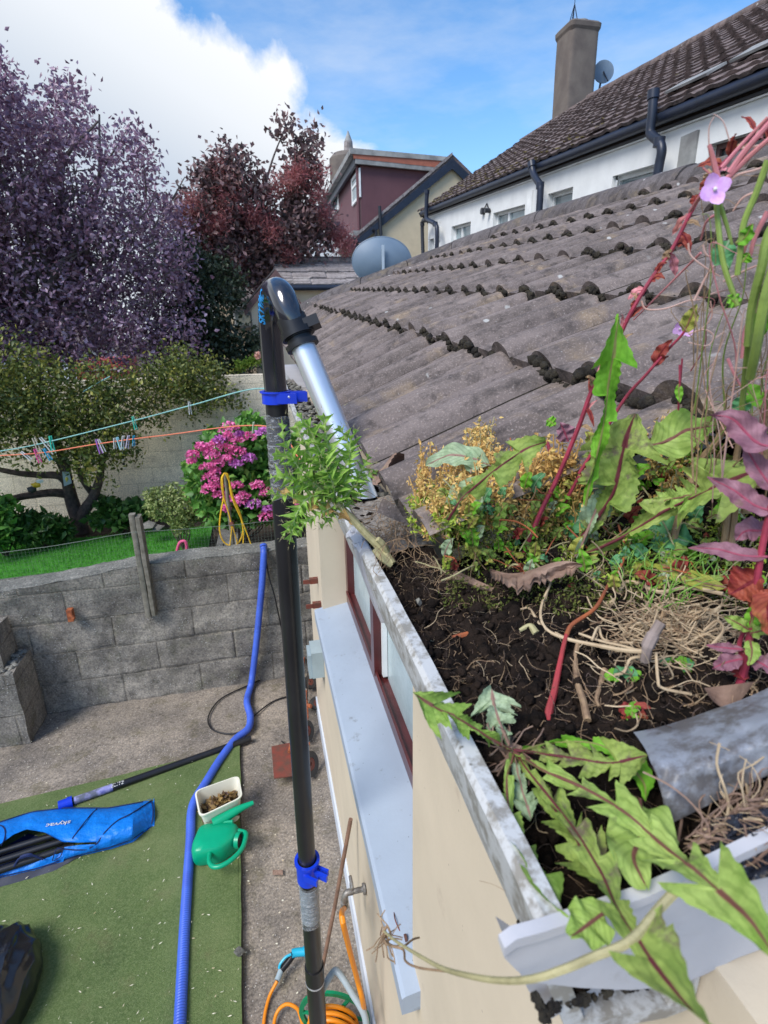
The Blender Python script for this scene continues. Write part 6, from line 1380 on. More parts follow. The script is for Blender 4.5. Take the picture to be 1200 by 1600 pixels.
strand('dry_tendril', [(860, 905, .655), (851, 950, .635), (853, 972, .62), (870, 990, .60), (905, 1003, .59), (960, 1012, .57)], (.001, .0016), MT['drywhite'], 'second bleached tendril beside the looping one, straighter', 'tendril')
strand('curved_root', [(940, 938, .70), (955, 942, .69), (968, 925, .71), (978, 910, .72), (1000, 912, .72), (1030, 925, .71), (1075, 918, .72), (1130, 928, .71)], (.0026, .0022), MT['drywhite'], 'long curved pale root snaking behind the straw clump')
tape = [(1200-62, 740, .78), (966, 820, .70), (975, 850, .69), (972, 880, .67), (950, 915, .65), (930, 950, .62), (895, 975, .60), (885, 992, .592), (874, 1040, .565), (866, 1080, .55), (858, 1110, .535), (855, 1142, .522)]
sp_ = empty('red_shoot', at(855, 1140, .52), 'tapering red and brown shoot curving up out of the dark soil', 'shoot')
tape = [(p[0], p[1], p[2]*gd(tape[-1][0], tape[-1][1], -.002)/.522) for p in tape]
P = catmull([at(*p) for p in tape[6:]], 8); MB().tube(P, list(np.linspace(.0015, .0036, len(P)-8))+list(np.linspace(.0036, .0012, 8)), 8).build('red_part', plain('carmine_shoot', (.42, .05, .06), (.30, .05, .05), 40, .4, .1), sp_)
P = catmull([at(*p) for p in tape[1:8]], 8); MB().tube(P, list(np.linspace(.0012, .0024, len(P))), 8).build('brown_part', MT['rustor'], sp_)
# chewed brown stub
strand('root_stub', [(712, 900, .71), (728, 906, .70), (748, 914, .69), (772, 922, .68)], (.0075, .0035), MT['deadleaf'], 'chewed brown root stub on the soil under the dead leaf')
# grey pebbles of lime on soil
tag(MB().blob(onz(655, 940, 2.672), .005, .4).build('lime_crumb', MT['bwtop']), 'small white crumb on the dark soil near the gutter lip', 'stone')

# straw clump of bleached roots
sc = empty('dry_root_clump', at(1040, 985, .60), 'bleached tuft of dry grass roots lying on the soil above the grey metal sheet', 'root clump')
mb = MB()
for _ in range(620):
    u, v = random.gauss(1052, 44), random.gauss(982, 22); p = at(u, v, gd(u, v, random.uniform(.0, .02))); mb.tube(catmull(wig(p, random.uniform(.02, .05), 4, (random.choice([-1, 1])*1, random.gauss(0, .6), random.gauss(0, .4)), .8, .7), 3), random.uniform(.0004, .0008), 4, random.choice([0, 0, 0, 1]), cap=False)
mb.build('root_mass', [MT['drywhite'], MT['root']], sc)
mb = MB(); mb.tube(catmull([at(1008, 1032, .56), at(1012, 1010, .55), at(1022, 990, .55), at(1033, 972, .55)]), [.0045]*8+[.0055]*8+[.0045]*9, 8); mb.build('cut_stem', plain('grey_cut_stem', (.30, .24, .22), (.18, .14, .12), 30, .8), sc)
for L in ([(905, 990, .60), (940, 1002, .585), (975, 1010, .575), (1010, 1020, .565)], [(925, 1000, .585), (935, 980, .60), (945, 1000, .60), (990, 1005, .59)], [(960, 1055, .56), (975, 1050, .56), (985, 1030, .565), (1005, 1025, .56)], [(1025, 1020, .56), (1028, 1060, .55), (1035, 1075, .55), (1080, 1085, .56)], [(1110, 1010, .6), (1130, 985, .61), (1120, 970, .62), (1100, 985, .62)]):
    MB().tube(catmull([at(*p) for p in L]), .0013, 6).build('long_root', MT['drywhite'], sc)
# more stringy dead stuff around (stuff)
mb = MB()
for _ in range(300):
    u, v = random.uniform(900, 1200), random.uniform(880, 1110); p = at(u, v, gd(u, v, .004)); mb.tube(catmull(wig(p, random.uniform(.02, .06), 4, None, 1.1, .6), 3), random.choice([.0002, .0003, .0005, .0008]), 4, random.choice([0, 1]), cap=False)
for _ in range(190):
    t = random.random(); p = at(1062+140*t+random.gauss(0, 8), 1308-75*t+random.gauss(0, 9)+16, .447+random.uniform(-.008, .01)); mb.tube(catmull(wig(p, random.uniform(.03, .07), 4, (1, -.1, .05), 1.1, .5), 3), random.choice([.00025, .0003, .0005, .0008]), 4, random.choice([0, 1, 2, 2]), cap=False)
tag(mb.build('dead_roots', [MT['drywhite'], MT['root'], MT['deadleaf']]), 'loose dead roots and stalks matted over the soil and under the metal sheet', kind='stuff')

# grey metal sheet, curved like half a pipe
ml = MB()
def mlf(a, b):
    # a: along from left end to right, b: around, top to bottom
    top = np.array([992+250*a, 1146-88*a+10*math.sin(a*3)]); bot = np.array([1046+220*a, 1288-110*a]); m_ = np.array([1030+230*a, 1190-70*a]); 
    q = (1-b)**2*top+2*b*(1-b)*m_+b*b*bot; d = .512-.050*b-.034*math.sin(math.pi*b)+.02*a+.004*mnoise.noise(Vector((a*9, b*7, 8))); return at(q[0]+1.5*mnoise.noise(Vector((a*6, b*5, 0))), q[1]+3*mnoise.noise(Vector((a*3, b*4, 0))), d+.006*mnoise.noise(Vector((a*4, b*4, 1))))
ml.grid(mlf, 50, 24); ml.grid(lambda a, b: mlf(a, b)+V(.001, .003, -.0015), 50, 24, flip=True)
tag(ml.build('metal_sheet', MT['lead']), 'dented curved grey metal sheet lying on the soil at the right edge', 'metal sheet')
bf = MB(); 
def bff(a, b): q = at(1110+140*a, 1280+110*b-30*a,   .444+.012*mnoise.noise(Vector((a*5, b*5, 0)))+.008*abs(mnoise.noise(Vector((a*11, b*11, 4))))-.00*b); return q
bf.grid(bff, 50, 40); tag(bf.build('plastic_film', MT['blackfilm']), 'crumpled black plastic film below the grey metal sheet at the right edge', 'plastic')
# curled dead leaf on the soil
dl = MB()
def dlf(a, b):
    u = 765+145*a; v = 882+12*math.sin(a*5+.5)+b*(24*math.sin(math.pi*a)**.5+4+16*mnoise.noise(Vector((a*11, 3, 0)))+9*mnoise.noise(Vector((a*31, 5, 0))))+8*a; return at(u, v, gd(840, 905)-.012-.02*a-.03*b+.012*math.sin(b*4+a*6)+.004*mnoise.noise(Vector((a*9, b*6, 0))))
dl.grid(dlf, 50, 14); tag(dl.build('dead_leaf', MT['deadleaf']), 'curled dry pinkish brown leaf lying across the soil under the red stems', 'leaf')
dl = MB(); dl.grid(lambda a, b: at(1100+80*a+10*b, 1075-10*a+35*b*math.sin(math.pi*min(1, a+.15)), .56-.02*b+.01*math.sin(a*5)), 20, 8); tag(dl.build('dead_leaf', MT['deadleaf']), 'flat brown dead leaf just above the upper edge of the grey metal sheet', 'leaf')
dl = MB(); dl.grid(lambda a, b: at(582+50*a, 735-30*a+22*b+6*math.sin(a*7), .93+.02*math.sin(a*6+b*4)), 24, 8); tag(dl.build('dead_leaf', MT['deadleaf']), 'crinkled brown leaf scraps caught between the nozzle and the roof tiles', 'leaf')

# ================================================================== NEAR PLANTS
CAMP = np.array([0, 0, CAMZ])
def leaf(pts, W, kind='lance', k=5, back=.5, hint=None, fold=.2, wave=.28, seed=0, N_=None, M_=6, petiole=.15, curl=0.0, twist=0.0):
    C = catmull([A3(p) for p in pts], 14); n = N_ or {'dandelion': 150, 'thistle': 170}.get(kind, 44)
    cu = np.cumsum([0]+[np.linalg.norm(C[i+1]-C[i]) for i in range(len(C)-1)]); L = cu[-1]; Ca = np.array(C)
    cp = lambda t: np.array([np.interp(max(0, min(1, t))*L, cu, Ca[:, j]) for j in range(3)])
    rs = np.random.RandomState(seed); ph = [rs.rand()*.5, rs.rand()*.5+.25]; amps = rs.uniform(.6, 1.15, (2, 40))
    def wf(t, side):
        if kind == 'dandelion':
            env = .09 if t < petiole else .09+.91*min(1, ((t-petiole)/(.72-petiole)))**.8 if t < .72 else 1.0
            tt = (t*k+ph[side]); s = tt % 1; i_ = int(tt) % 40
            lob = (.22+.78*(1-s)**.9*min(1, s/.08))*amps[side, i_]
            if t > .80: 
                tipw = max(0, (1-t)/.20)**.85; lob = max(lob*.0, tipw*1.05)
            small = .04*math.sin(t*160+side)
            return W*max(.04, env*(lob+small if t > petiole else 1))
        if kind == 'thistle':
            env = math.sin(math.pi*min(1, t*.93+.07))**.55*(1 if t > .12 else t/.12); tt = t*k+ph[side]*.4; s = tt % 1
            tri = max(0, 1-abs(s-.45)/.38)**1.2; sub = .20*max(0, 1-abs((s*3 % 1)-.5)*4); return W*amps[side, int(tt) % 40]*max(.05, env*(.10+.90*tri+sub*tri))
        if kind == 'oval': return W*max(.03, math.sin(math.pi*min(1, max(0, (t-petiole)/(1-petiole)))**.8)**.7 if t > petiole else .10)
        return W*max(.03, math.sin(math.pi*t**.75)**.9)*(1+.05*math.sin(t*50))
    mb = MB(); h0 = np.array(hint, float) if hint is not None else None; vv = []; uv = []
    for i in range(n+1):
        t = i/n; c = cp(t); T = _n(cp(t+.02)-cp(t-.02)); hn = h0 if h0 is not None else _n(CAMP-c)*.8+V(0, 0, .5); Bv = _n(np.cross(T, hn)); Nn = np.cross(Bv, T)
        if twist: 
            a = twist*(t-.3); Bv, Nn = Bv*math.cos(a)+Nn*math.sin(a), Nn*math.cos(a)-Bv*math.sin(a)
        for j in range(-M_, M_+1):
            v = j/M_; side = 0 if j < 0 else 1; w = wf(t, side); av = abs(v)
            tb_ = t-back*av*w/L if kind in ('dandelion', 'thistle') else t
            if kind == 'thistle': tb_ = t+.5*av*w/L
            cc_ = cp(tb_); up_ = fold*av*w+W*wave*av*math.sin(t*19+side*2+seed)+W*.10*mnoise.noise(Vector((t*9, v*2, seed)))-curl*av*av*w
            vv.append(cc_+Bv*v*w+Nn*up_); uv.append((t, .5+.5*v))
    w_ = 2*M_+1; fs = [(i*w_+j, (i+1)*w_+j, (i+1)*w_+j+1, i*w_+j+1) for i in range(n) for j in range(w_-1)]
    mb.add(vv, fs, 0, uv)
    # midrib on the under and upper side
    rib = [cp(t)+0 for t in np.linspace(0, .97, 30)]; mb2_r = list(np.linspace(max(.0011, W*.07), .0003, 30))
    b = len(mb.v); mb.tube(rib, mb2_r, 6, 0); 
    for i in range(b, len(mb.v)): mb.uv[i] = (.3, .5)
    return mb
BM = {}
BM['dand'] = bladmat('dandelion_leaf', (.19, .33, .05), (.35, .47, .12), (.22, .09, .07), (.10, .075, .055), .60, ribw=.05)
BM['dand2'] = bladmat('mottled_dandelion_leaf', (.18, .28, .05), (.33, .42, .10), (.16, .035, .045), (.15, .10, .085), .54, ribw=.045)
BM['pale'] = bladmat('pale_leaf_underside', (.28, .40, .22), (.40, .50, .32), (.36, .22, .18), (.25, .22, .18), .66)
BM['bright'] = bladmat('bright_green_leaf', (.12, .36, .02), (.20, .46, .04), (.30, .30, .10), (.13, .22, .05), .68, vein=.35)
BM['teal'] = bladmat('blue_green_leaf', (.08, .27, .11), (.14, .36, .16), (.32, .45, .28), None, ribw=.04, vein=.3)
BM['yellowg'] = bladmat('spotted_yellow_green_leaf', (.30, .34, .05), (.42, .42, .09), (.34, .20, .12), (.20, .07, .04), .56)
BM['purple'] = bladmat('purple_willow_leaf', (.24, .10, .14), (.36, .19, .24), (.40, .08, .14), (.16, .13, .07), .6, vein=.3)
BM['red'] = bladmat('red_withered_leaf', (.28, .03, .035), (.36, .09, .05), (.2, .02, .03), (.38, .16, .05), .56)
BM['thistle'] = bladmat('thistle_leaf', (.24, .46, .06), (.38, .58, .13), (.48, .60, .26), None, .6, .4, .07, .4)
BM['drythistle'] = bladmat('dry_thistle_leaf', (.66, .36, .10), (.72, .46, .18), (.6, .34, .14), (.45, .24, .08), .6)
def addleaf(root, spec, mat):
    return leaf(**spec).build('leaf', mat, root)

# --- dandelion rosette lying in the near end of the gutter
dr = empty('dandelion', at(803, 1172, .485), 'uprooted dandelion rosette with long jagged leaves flopping over the near gutter end', 'weed')
S = lambda pts, W, **k: dict(pts=pts, W=W, **k)
addleaf(dr, S([(798, 1172, .48), (760, 1150, .468), (715, 1122, .455), (680, 1105, .45), (644, 1082, .445)], .020, kind='dandelion', k=4, back=.9, seed=1, petiole=.08, fold=.1), BM['dand'])
addleaf(dr, S([(800, 1172, .485), (783, 1135, .49), (772, 1100, .50), (768, 1075, .51)], .022, kind='dandelion', k=4, seed=2, petiole=.10, fold=-.1), BM['pale'])
addleaf(dr, S([(803, 1172, .48), (850, 1178, .47), (905, 1186, .465), (955, 1192, .465), (1012, 1180, .47)], .019, kind='dandelion', k=6, seed=3, petiole=.12), BM['dand2'])
addleaf(dr, S([(803, 1176, .48), (850, 1204, .455), (905, 1228, .435), (965, 1262, .42), (1030, 1315, .40), (1100, 1372, .375), (1165, 1430, .352), (1215, 1500, .335)], .021, kind='dandelion', k=8, back=1.0, seed=4, petiole=.05, fold=.12, wave=.2), BM['dand'])
addleaf(dr, S([(802, 1180, .478), (792, 1225, .46), (800, 1290, .445), (828, 1350, .425), (858, 1400, .405), (884, 1440, .395)], .015, kind='dandelion', k=5, seed=5, petiole=.05, twist=1.6, fold=.3), BM['dand'])
addleaf(dr, S([(806, 1180, .478), (850, 1235, .45), (900, 1300, .425), (940, 1365, .40), (965, 1420, .378), (1010, 1490, .355), (1065, 1560, .335), (1130, 1625, .325)], .017, kind='dandelion', k=8, seed=12, petiole=.04, twist=.5, fold=.3, wave=.25), BM['dand2'])
addleaf(dr, S([(810, 1185, .476), (860, 1255, .46), (905, 1320, .44), (940, 1385, .415)], .020, kind='dandelion', k=5, seed=7, petiole=.08, twist=-.8, fold=.35), BM['dand2'])
addleaf(dr, S([(815, 1172, .482), (870, 1160, .50), (940, 1165, .50), (1000, 1215, .49), (1010, 1250, .48)], .015, kind='dandelion', k=5, seed=8, petiole=.2), BM['bright'])
addleaf(dr, S([(803, 1180, .48), (815, 1230, .47), (830, 1280, .46)], .014, kind='dandelion', k=3, seed=9, petiole=.05), BM['pale'])
addleaf(dr, S([(1000, 1250, .46), (1003, 1300, .43), (990, 1340, .415), (1010, 1385, .40)], .020, kind='oval', seed=10, petiole=.05, fold=.2), BM['dand'])
addleaf(dr, S([(945, 1425, .385), (905, 1455, .375), (893, 1462, .37)], .012, kind='oval', seed=10, petiole=.02), BM['dand'])
mb = MB()
for a, b, r in (((803, 1172, .49), (815, 1200, .50), .007), ((803, 1172, .49), (790, 1180, .50), .006)): mb.tube([at(*a), at(*b)], r, 8)
for _ in range(26): mb.tube(catmull(wig(at(803+RNG.uniform(-14, 14), 1176+RNG.uniform(-10, 10), .486), .03, 4, None, .9, .8), 3), .0006, 4, cap=False)
mb.build('crown_root', MT['deadleaf'], dr)
# --- second dandelion, upright, in the middle
scale_to(888, 862, 0.79)
d2 = empty('dandelion', at(888, 862, .80), 'upright dandelion with mottled leaves and dark red midribs growing from the gutter edge', 'weed')
addleaf(d2, S([(886, 866, .79), (925, 820, .765), (958, 770, .745), (972, 715, .73), (980, 680, .725), (993, 646, .72)], .046, kind='dandelion', k=3, back=.25, seed=3, petiole=.18, fold=.18, wave=.12), BM['dand2'])
addleaf(d2, S([(900, 872, .78), (975, 838, .75), (1040, 798, .73), (1110, 765, .71), (1210, 722, .69)], .036, kind='dandelion', k=4, seed=5, petiole=.25, fold=.1, back=.6), BM['dand2'])
addleaf(d2, S([(915, 790, .74), (925, 740, .72), (940, 680, .70), (948, 620, .69), (958, 555, .68), (967, 490, .675)], .022, kind='dandelion', k=3, seed=16, petiole=.05, hint=(-.2, -1, .1)), BM['bright'])
MB().blob(at(985, 545, .68), .001, 0).build('speck', MT['greenstem'], d2)
addleaf(d2, S([(700, 812, .72), (722, 780, .70), (752, 752, .69), (790, 722, .68), (825, 700, .68), (853, 690, .685)], .026, kind='dandelion', k=4, seed=8, petiole=.02, back=.3, fold=-.1), BM['dand2'])
addleaf(d2, S([(1000, 700, .76), (1040, 690, .76), (1075, 672, .77), (1120, 665, .78)], .025, kind='oval', seed=2, petiole=.1), BM['dand'])
addleaf(d2, S([(1010, 790, .74), (1050, 780, .73), (1100, 770, .72)], .024, kind='dandelion', k=3, seed=22, petiole=.05), BM['dand'])
addleaf(d2, S([(900, 870, .77), (930, 800, .76), (950, 740, .76), (935, 690, .755)], .032, kind='dandelion', k=3, seed=31, petiole=.2), BM['pale'])
# --- spotted leaf
scale_to(1040, 884, 0.668)
tag(leaf([(1135, 918, .64), (1090, 908, .645), (1040, 884, .655), (1000, 872, .66), (960, 864, .665)], .011, 'lance', fold=.1, seed=3).build('spotted_leaf', BM['yellowg']), 'long yellow green spotted leaf lying above the curved pale root', 'leaf')
tag(leaf([(858, 868, .72), (855, 885, .705)], .012, 'oval', seed=1, petiole=.05).build('yellow_leaf', BM['yellowg']), 'small rounded yellow green leaf at the foot of the dark red stem', 'leaf')
# --- blue-green leaved seedling
scale_to(868, 850, 0.765)
tw = empty('seedling', at(880, 830, .76), 'seedling with smooth blue green oval leaves between the red stem and the big dandelion', 'weed')
for i, (L, W, s) in enumerate((([(872, 800, .76), (845, 785, .75), (815, 775, .745), (775, 782, .74)], .020, 1), ([(888, 828, .76), (905, 812, .75), (935, 802, .74)], .018, 2), ([(830, 770, .77), (800, 745, .76), (768, 738, .76)], .014, 3), ([(880, 795, .77), (900, 770, .77), (910, 740, .775)], .012, 4), ([(1000, 832, .74), (1035, 836, .73), (1080, 848, .72)], .024, 5), ([(860, 790, .77), (850, 820, .76)], .010, 6), ([(905, 850, .75), (895, 820, .76)], .009, 8))): addleaf(tw, S(L, W, kind='oval', seed=s, petiole=.08), BM['teal'])
MB().tube(catmull([at(868, 850, .76), at(866, 820, .76), at(872, 795, .76), at(868, 770, .765)]), .0018, 6).build('stem', MT['greenstem'], tw)
scale_to(712, 790, 0.775)
tw2 = empty('grey_leaf_weed', at(720, 740, .80), 'grey green leaves catching light on the tile edge behind the orange stonecrop', 'weed')
for i, (L, W, s) in enumerate((([(770, 730, .78), (735, 715, .79), (700, 712, .80), (665, 728, .81)], .016, 1), ([(735, 740, .78), (742, 715, .79), (752, 705, .79)], .012, 2), ([(760, 760, .77), (735, 765, .77), (712, 790, .76), (705, 808, .75)], .018, 3))): addleaf(tw2, S(L, W, kind='oval', seed=s, petiole=.05), BM['pale'])

# --- stonecrop, moss mats, tiny greens (uncountable)
MT['stonecrop'] = leafmat('orange_stonecrop', [(.66, .38, .12), (.80, .54, .20), (.72, .60, .18)], .3, .6)
MT['sgreen'] = leafmat('green_stonecrop', [(.30, .42, .04), (.42, .54, .07), (.20, .36, .05)], .3, .5)
MT['softmoss'] = leafmat('green_moss', [(.05, .075, .015), (.12, .15, .03), (.20, .20, .05)], .2, .9)
def stalks(n, us, vs_, d, h, mat, name, label, lw=(.004, .008), stem=None, per=16, top=.4, spread=.004):
    P = []; mb = MB()
    for _ in range(n):
        u, v = random.uniform(*us), random.uniform(*vs_); b = at(u, v, gd(u, v, -.003)); hh = random.uniform(*h); t = b+V(random.uniform(-.3, .3)*hh, random.uniform(-.3, .3)*hh, hh); mb.tube([b, (b+t)/2+RNG.normal(size=3)*.002, t], [.0012, .001, .0008], 5)
        for k_ in range(per): f = top+(1-top)*random.random(); P.append(b+(t-b)*f+RNG.normal(size=3)*spread)
    P = np.array(P); o = cardmesh(name, [(cards(len(P), lambda n_: P, sizes(*lw), .45, .4), 0)], mat); tag(o, label, kind='stuff')
    tag(mb.build(name+'_stems', stem or MT['thstem']), label+', stems', kind='stuff')
stalks(230, (650, 920), (738, 850), .80, (.02, .055), MT['stonecrop'], 'stonecrop', 'orange yellow stonecrop crowding the tile edge', (.005, .010), plain('orange_stem', (.55, .34, .12)), 18, .25, .0035)
stalks(40, (730, 770), (700, 760), .86, (.03, .05), MT['stonecrop'], 'tall_stonecrop', 'taller orange stonecrop sprigs on the tile edge', (.005, .010), None, 22, .2, .0035)
stalks(60, (1010, 1080), (690, 800), .84, (.01, .04), MT['stonecrop'], 'far_stonecrop', 'orange stonecrop under the right hand tiles', (.005, .010), None, 18, .3, .004)
stalks(90, (640, 760), (775, 850), .80, (.006, .022), MT['sgreen'], 'green_stonecrop', 'lime green stonecrop on the edge of the tiles', (.006, .012), None, 10, .5, .004)
stalks(220, (740, 1190), (800, 925), .74, (.005, .02), MT['sgreen'], 'small_greens', 'tiny green sprouts between the weeds', (.004, .009), None, 9, .4, .004)
def mossp(n):
    u = RNG.uniform(700, 1190, n); v = RNG.uniform(815, 960, n); return np.array([at(a, b, gd(a, b)) for a, b in zip(u, v)])
tag(cardmesh('green_moss', [(cards(9000, clumpy(mossp, 260, .007), sizes(.002, .006), .5), 0)], MT['softmoss']), 'green and yellow moss mat under the weeds', kind='stuff')
# chunk of broken tile / mortar at the eave edge
tag(MB().grid(lambda a, b: at(598+130*a-10*b, 778+75*a*(1-.35*b)+8*b, .86-.10*a)+V(0, 0, -.016*b+.002*mnoise.noise(Vector((a*9, b*5, 0)))), 24, 6).build('tile_edge', MT['tile']), 'broken lower edge of the first roof tile above the root filled gutter', 'tile')
fern = empty('fern_sprig', at(698, 880, .73), 'small bright green toothed sprig on the soil below the tile edge', 'weed')
mb = MB(); 
for i in range(9):
    t = i/8; c = at(700-3*t, 858+30*t, .735-.01*t)
    for sgn in (-1, 1): mb.blob(c+rdir*sgn*.003, .0035*(1-.3*t), .2, (1.2, .6, .8))
mb.build('leaf', MT['sgreen'], fern)

# --- tangle of small leaves between the larger weeds
SC = 1.0
tg = {k_: MB() for k_ in ('dand', 'bright', 'teal', 'yellowg', 'red', 'pale')}
for i in range(210):
    u = random.uniform(690, 1195); v = random.uniform(760, 905) if u < 900 else random.uniform(700, 930); d = gd(u, v, .004); L_ = random.uniform(14, 42)*.62/d; th = random.uniform(.1, 3.04)
    du, dv = math.cos(th)*L_, -math.sin(th)*L_
    key = random.choice(['dand', 'bright', 'teal', 'yellowg', 'yellowg', 'dand', 'red', 'pale', 'bright'])
    m_ = leaf([(u, v, d), (u+du*.5, v+dv*.6-3, d-.012), (u+du, v+dv, d-.014)], L_*.00018+.002, random.choice(['lance', 'oval', 'lance']), seed=i, N_=16, M_=3, petiole=.2)
    T_ = tg[key]; b_ = len(T_.v); T_.v += m_.v; T_.f += [tuple(q+b_ for q in f) for f in m_.f]; T_.m += m_.m; T_.uv.update({k2+b_: t for k2, t in m_.uv.items()})
for k_, T_ in tg.items(): tag(T_.build('small_leaves', BM[k_]), 'tangle of small mixed leaves between the bigger weeds', kind='stuff')
mb = MB()
for _ in range(150):
    u, v = random.uniform(680, 1195), random.uniform(760, 920); d = gd(u, v, .002); p = at(u, v, d); mb.tube(catmull(wig(p, random.uniform(.02, .07), 4, (random.gauss(0, .6), random.gauss(0, .6), random.choice([.2, .8])), .7, .9), 3), random.uniform(.0004, .0011), 5, random.choice([0, 1, 2]), cap=False)
tag(mb.build('thin_stalks', [MT['drystem'], MT['rustor'], MT['thstem']]), 'thin dry stalks tangled among the weeds', kind='stuff')
# --- red stemmed willowherbs
def stem(mb, L, r0, r1, n=8): P = catmull([A3(p) for p in L], n); mb.tube(P, list(np.linspace(r0, r1, len(P))), 7); return P
scale_to(817, 868, 0.778)
wh = empty('red_willowherb', at(817, 868, .78), 'tall willowherb with dark red leaning stem and withered leaves in front of the roof', 'weed')
mb = MB(); P1 = stem(mb, [(817, 868, .775), (845, 800, .75), (872, 745, .735), (905, 665, .71), (925, 610, .70), (952, 560, .69), (985, 490, .68), (1015, 440, .68), (1050, 390, .68), (1078, 335, .68), (1110, 280, .68), (1150, 235, .68), (1200, 190, .68), (1240, 165, .68)], .0031, .0012); mb.build('stem', MT['redstem'], wh)
for i in range(34):
    k_ = 22+int(i*2.3); c = P1[min(k_, len(P1)-1)]; dd = RNG.normal(size=3)*.6+V(.1, 0, .5); dd = _n(dd); L_ = random.uniform(.012, .032)
    leaf([tuple(c)+(0,), tuple(c+dd*L_*.5)+(0,), tuple(c+dd*L_+V(0, 0, -.006))+(0,)], random.uniform(.002, .0045), 'lance', seed=i, N_=14, M_=2).build('leaf', [BM['red'], MT['drystem'], MT['pinkstem'], BM['red']][i % 4], wh)
scale_to(872, 800, 0.755)
w2 = empty('red_willowherb', at(850, 850, .76), 'shorter willowherb with thin red stem carrying brown pods and a small lilac flower', 'weed')
mb = MB(); P2 = stem(mb, [(905, 740, .72), (930, 700, .71), (975, 625, .70), (1010, 585, .69), (1045, 545, .685), (1068, 520, .68), (1080, 495, .675)], .0022, .0011); stem(mb, [(880, 790, .75), (905, 745, .72)], .0024, .0022); stem(mb, [(1062, 570, .69), (1062, 600, .69), (1060, 640, .70), (1066, 560, .69)], .0011, .0009); stem(mb, [(855, 690, .77), (862, 720, .77), (866, 770, .77), (872, 800, .77)], .0022, .0028); mb.build('stem', MT['redstem'], w2)
for L, W, m_ in (([(1068, 520, .68), (1078, 500, .675), (1088, 475, .67)], .008, 'yellowg'), ([(1024, 572, .69), (1032, 552, .685), (1050, 530, .68)], .007, 'red'), ([(1020, 570, .69), (1045, 556, .688)], .003, 'red'), ([(888, 690, .73), (882, 675, .725), (875, 660, .72)], .012, 'purple'), ([(1060, 600, .69), (1062, 630, .69)], .004, 'bright'), ([(855, 655, .77), (868, 665, .77)], .008, 'bright')):
    leaf(L, W, 'lance', seed=3, N_=20, M_=3).build('leaf', BM[m_], w2)
def flower(root, c, r, n=4, tilt=None, mat=None):
    nrm_ = _n(CAMP-c+RNG.normal(size=3)*.15) if tilt is None else _n(tilt); e1 = _n(np.cross(nrm_, V(0, .2, 1))); e2 = np.cross(nrm_, e1); mb = MB()
    for k_ in range(n):
        th = k_*2*math.pi/n+.4; d = e1*math.cos(th)+e2*math.sin(th); q = np.cross(nrm_, d)
        mb.grid(lambda a, b, d=d, q=q: c+d*r*(.1+a)+q*(b-.5)*r*1.1*math.sin(math.pi*min(.98, a*.8+.12))*(1-.15*(a > .85)*(1-abs(b-.5)*2))+nrm_*(.25*r*a*a), 6, 6)
    mb.build('flower', mat or MT['petal'], root); MB().blob(c+nrm_*.001, r*.16, .2).build('flower_centre', MT['white'], root)
flower(w2, at(1062, 514, .676), .0065); flower(w2, at(1075, 516, .676), .0065)
# --- tall willowherb at the right edge
scale_to(1100, 850, 0.72)
w3 = empty('tall_willowherb', at(1150, 830, .74), 'tall willowherb at the right edge with pink seed pods and a large lilac flower', 'weed')
for L, r0, r1 in (([(1118, 300, .56), (1122, 350, .555), (1130, 410, .55), (1146, 460, .55), (1152, 478, .55)], .0026, .0026), ([(1200, 250, .55), (1182, 300, .55), (1162, 350, .55), (1156, 400, .55), (1152, 430, .55)], .0032, .0028), ([(1240, 330, .53), (1205, 360, .53), (1190, 420, .53), (1175, 480, .54), (1168, 540, .55)], .0048, .0036), ([(1215, 400, .53), (1195, 470, .53), (1182, 540, .54), (1172, 590, .56)], .0055, .0045), ([(1120, 305, .56), (1135, 350, .56), (1144, 385, .56)], .0022, .0016), ([(1170, 530, .55), (1163, 600, .58), (1160, 650, .60), (1175, 690, .62)], .0032, .003)): mb = MB(); stem(mb, L, r0*.8, r1*.8); mb.build('seed_pod', MT['greenstem'], w3)
for L, r in (([(1122, 280, .57), (1112, 240, .57), (1108, 226, .57)], .0036), ([(1140, 270, .57), (1165, 235, .57), (1200, 195, .57), (1235, 160, .57)], .0042), ([(1130, 285, .57), (1170, 245, .57), (1210, 210, .57), (1240, 185, .57)], .0036), ([(1128, 262, .58), (1160, 225, .58), (1200, 183, .58)], .003), ([(1095, 395, .60), (1060, 430, .62), (1020, 470, .64), (990, 500, .66)], .0018), ([(1130, 330, .58), (1105, 345, .59), (1095, 375, .60)], .002), ([(1200, 330, .56), (1180, 370, .56), (1172, 400, .56)], .0036), ([(1175, 350, .57), (1160, 400, .57)], .003), ([(1098, 262, .57), (1120, 280, .57), (1140, 290, .57)], .0012), ([(1078, 330, .62), (1100, 300, .60), (1125, 285, .58)], .0025), ([(1137, 560, .60), (1150, 590, .60), (1170, 620, .6)], .0024), ([(1160, 560, .60), (1163, 520, .60), (1170, 500, .6)], .003)): mb = MB(); stem(mb, L, r*.62, r*.4); mb.build('seed_pod', MT['pinkstem'], w3)
MT['tendril'] = plain('pale_pink_tendril', (.55, .38, .34), (.50, .28, .22), 20, .7, 0)
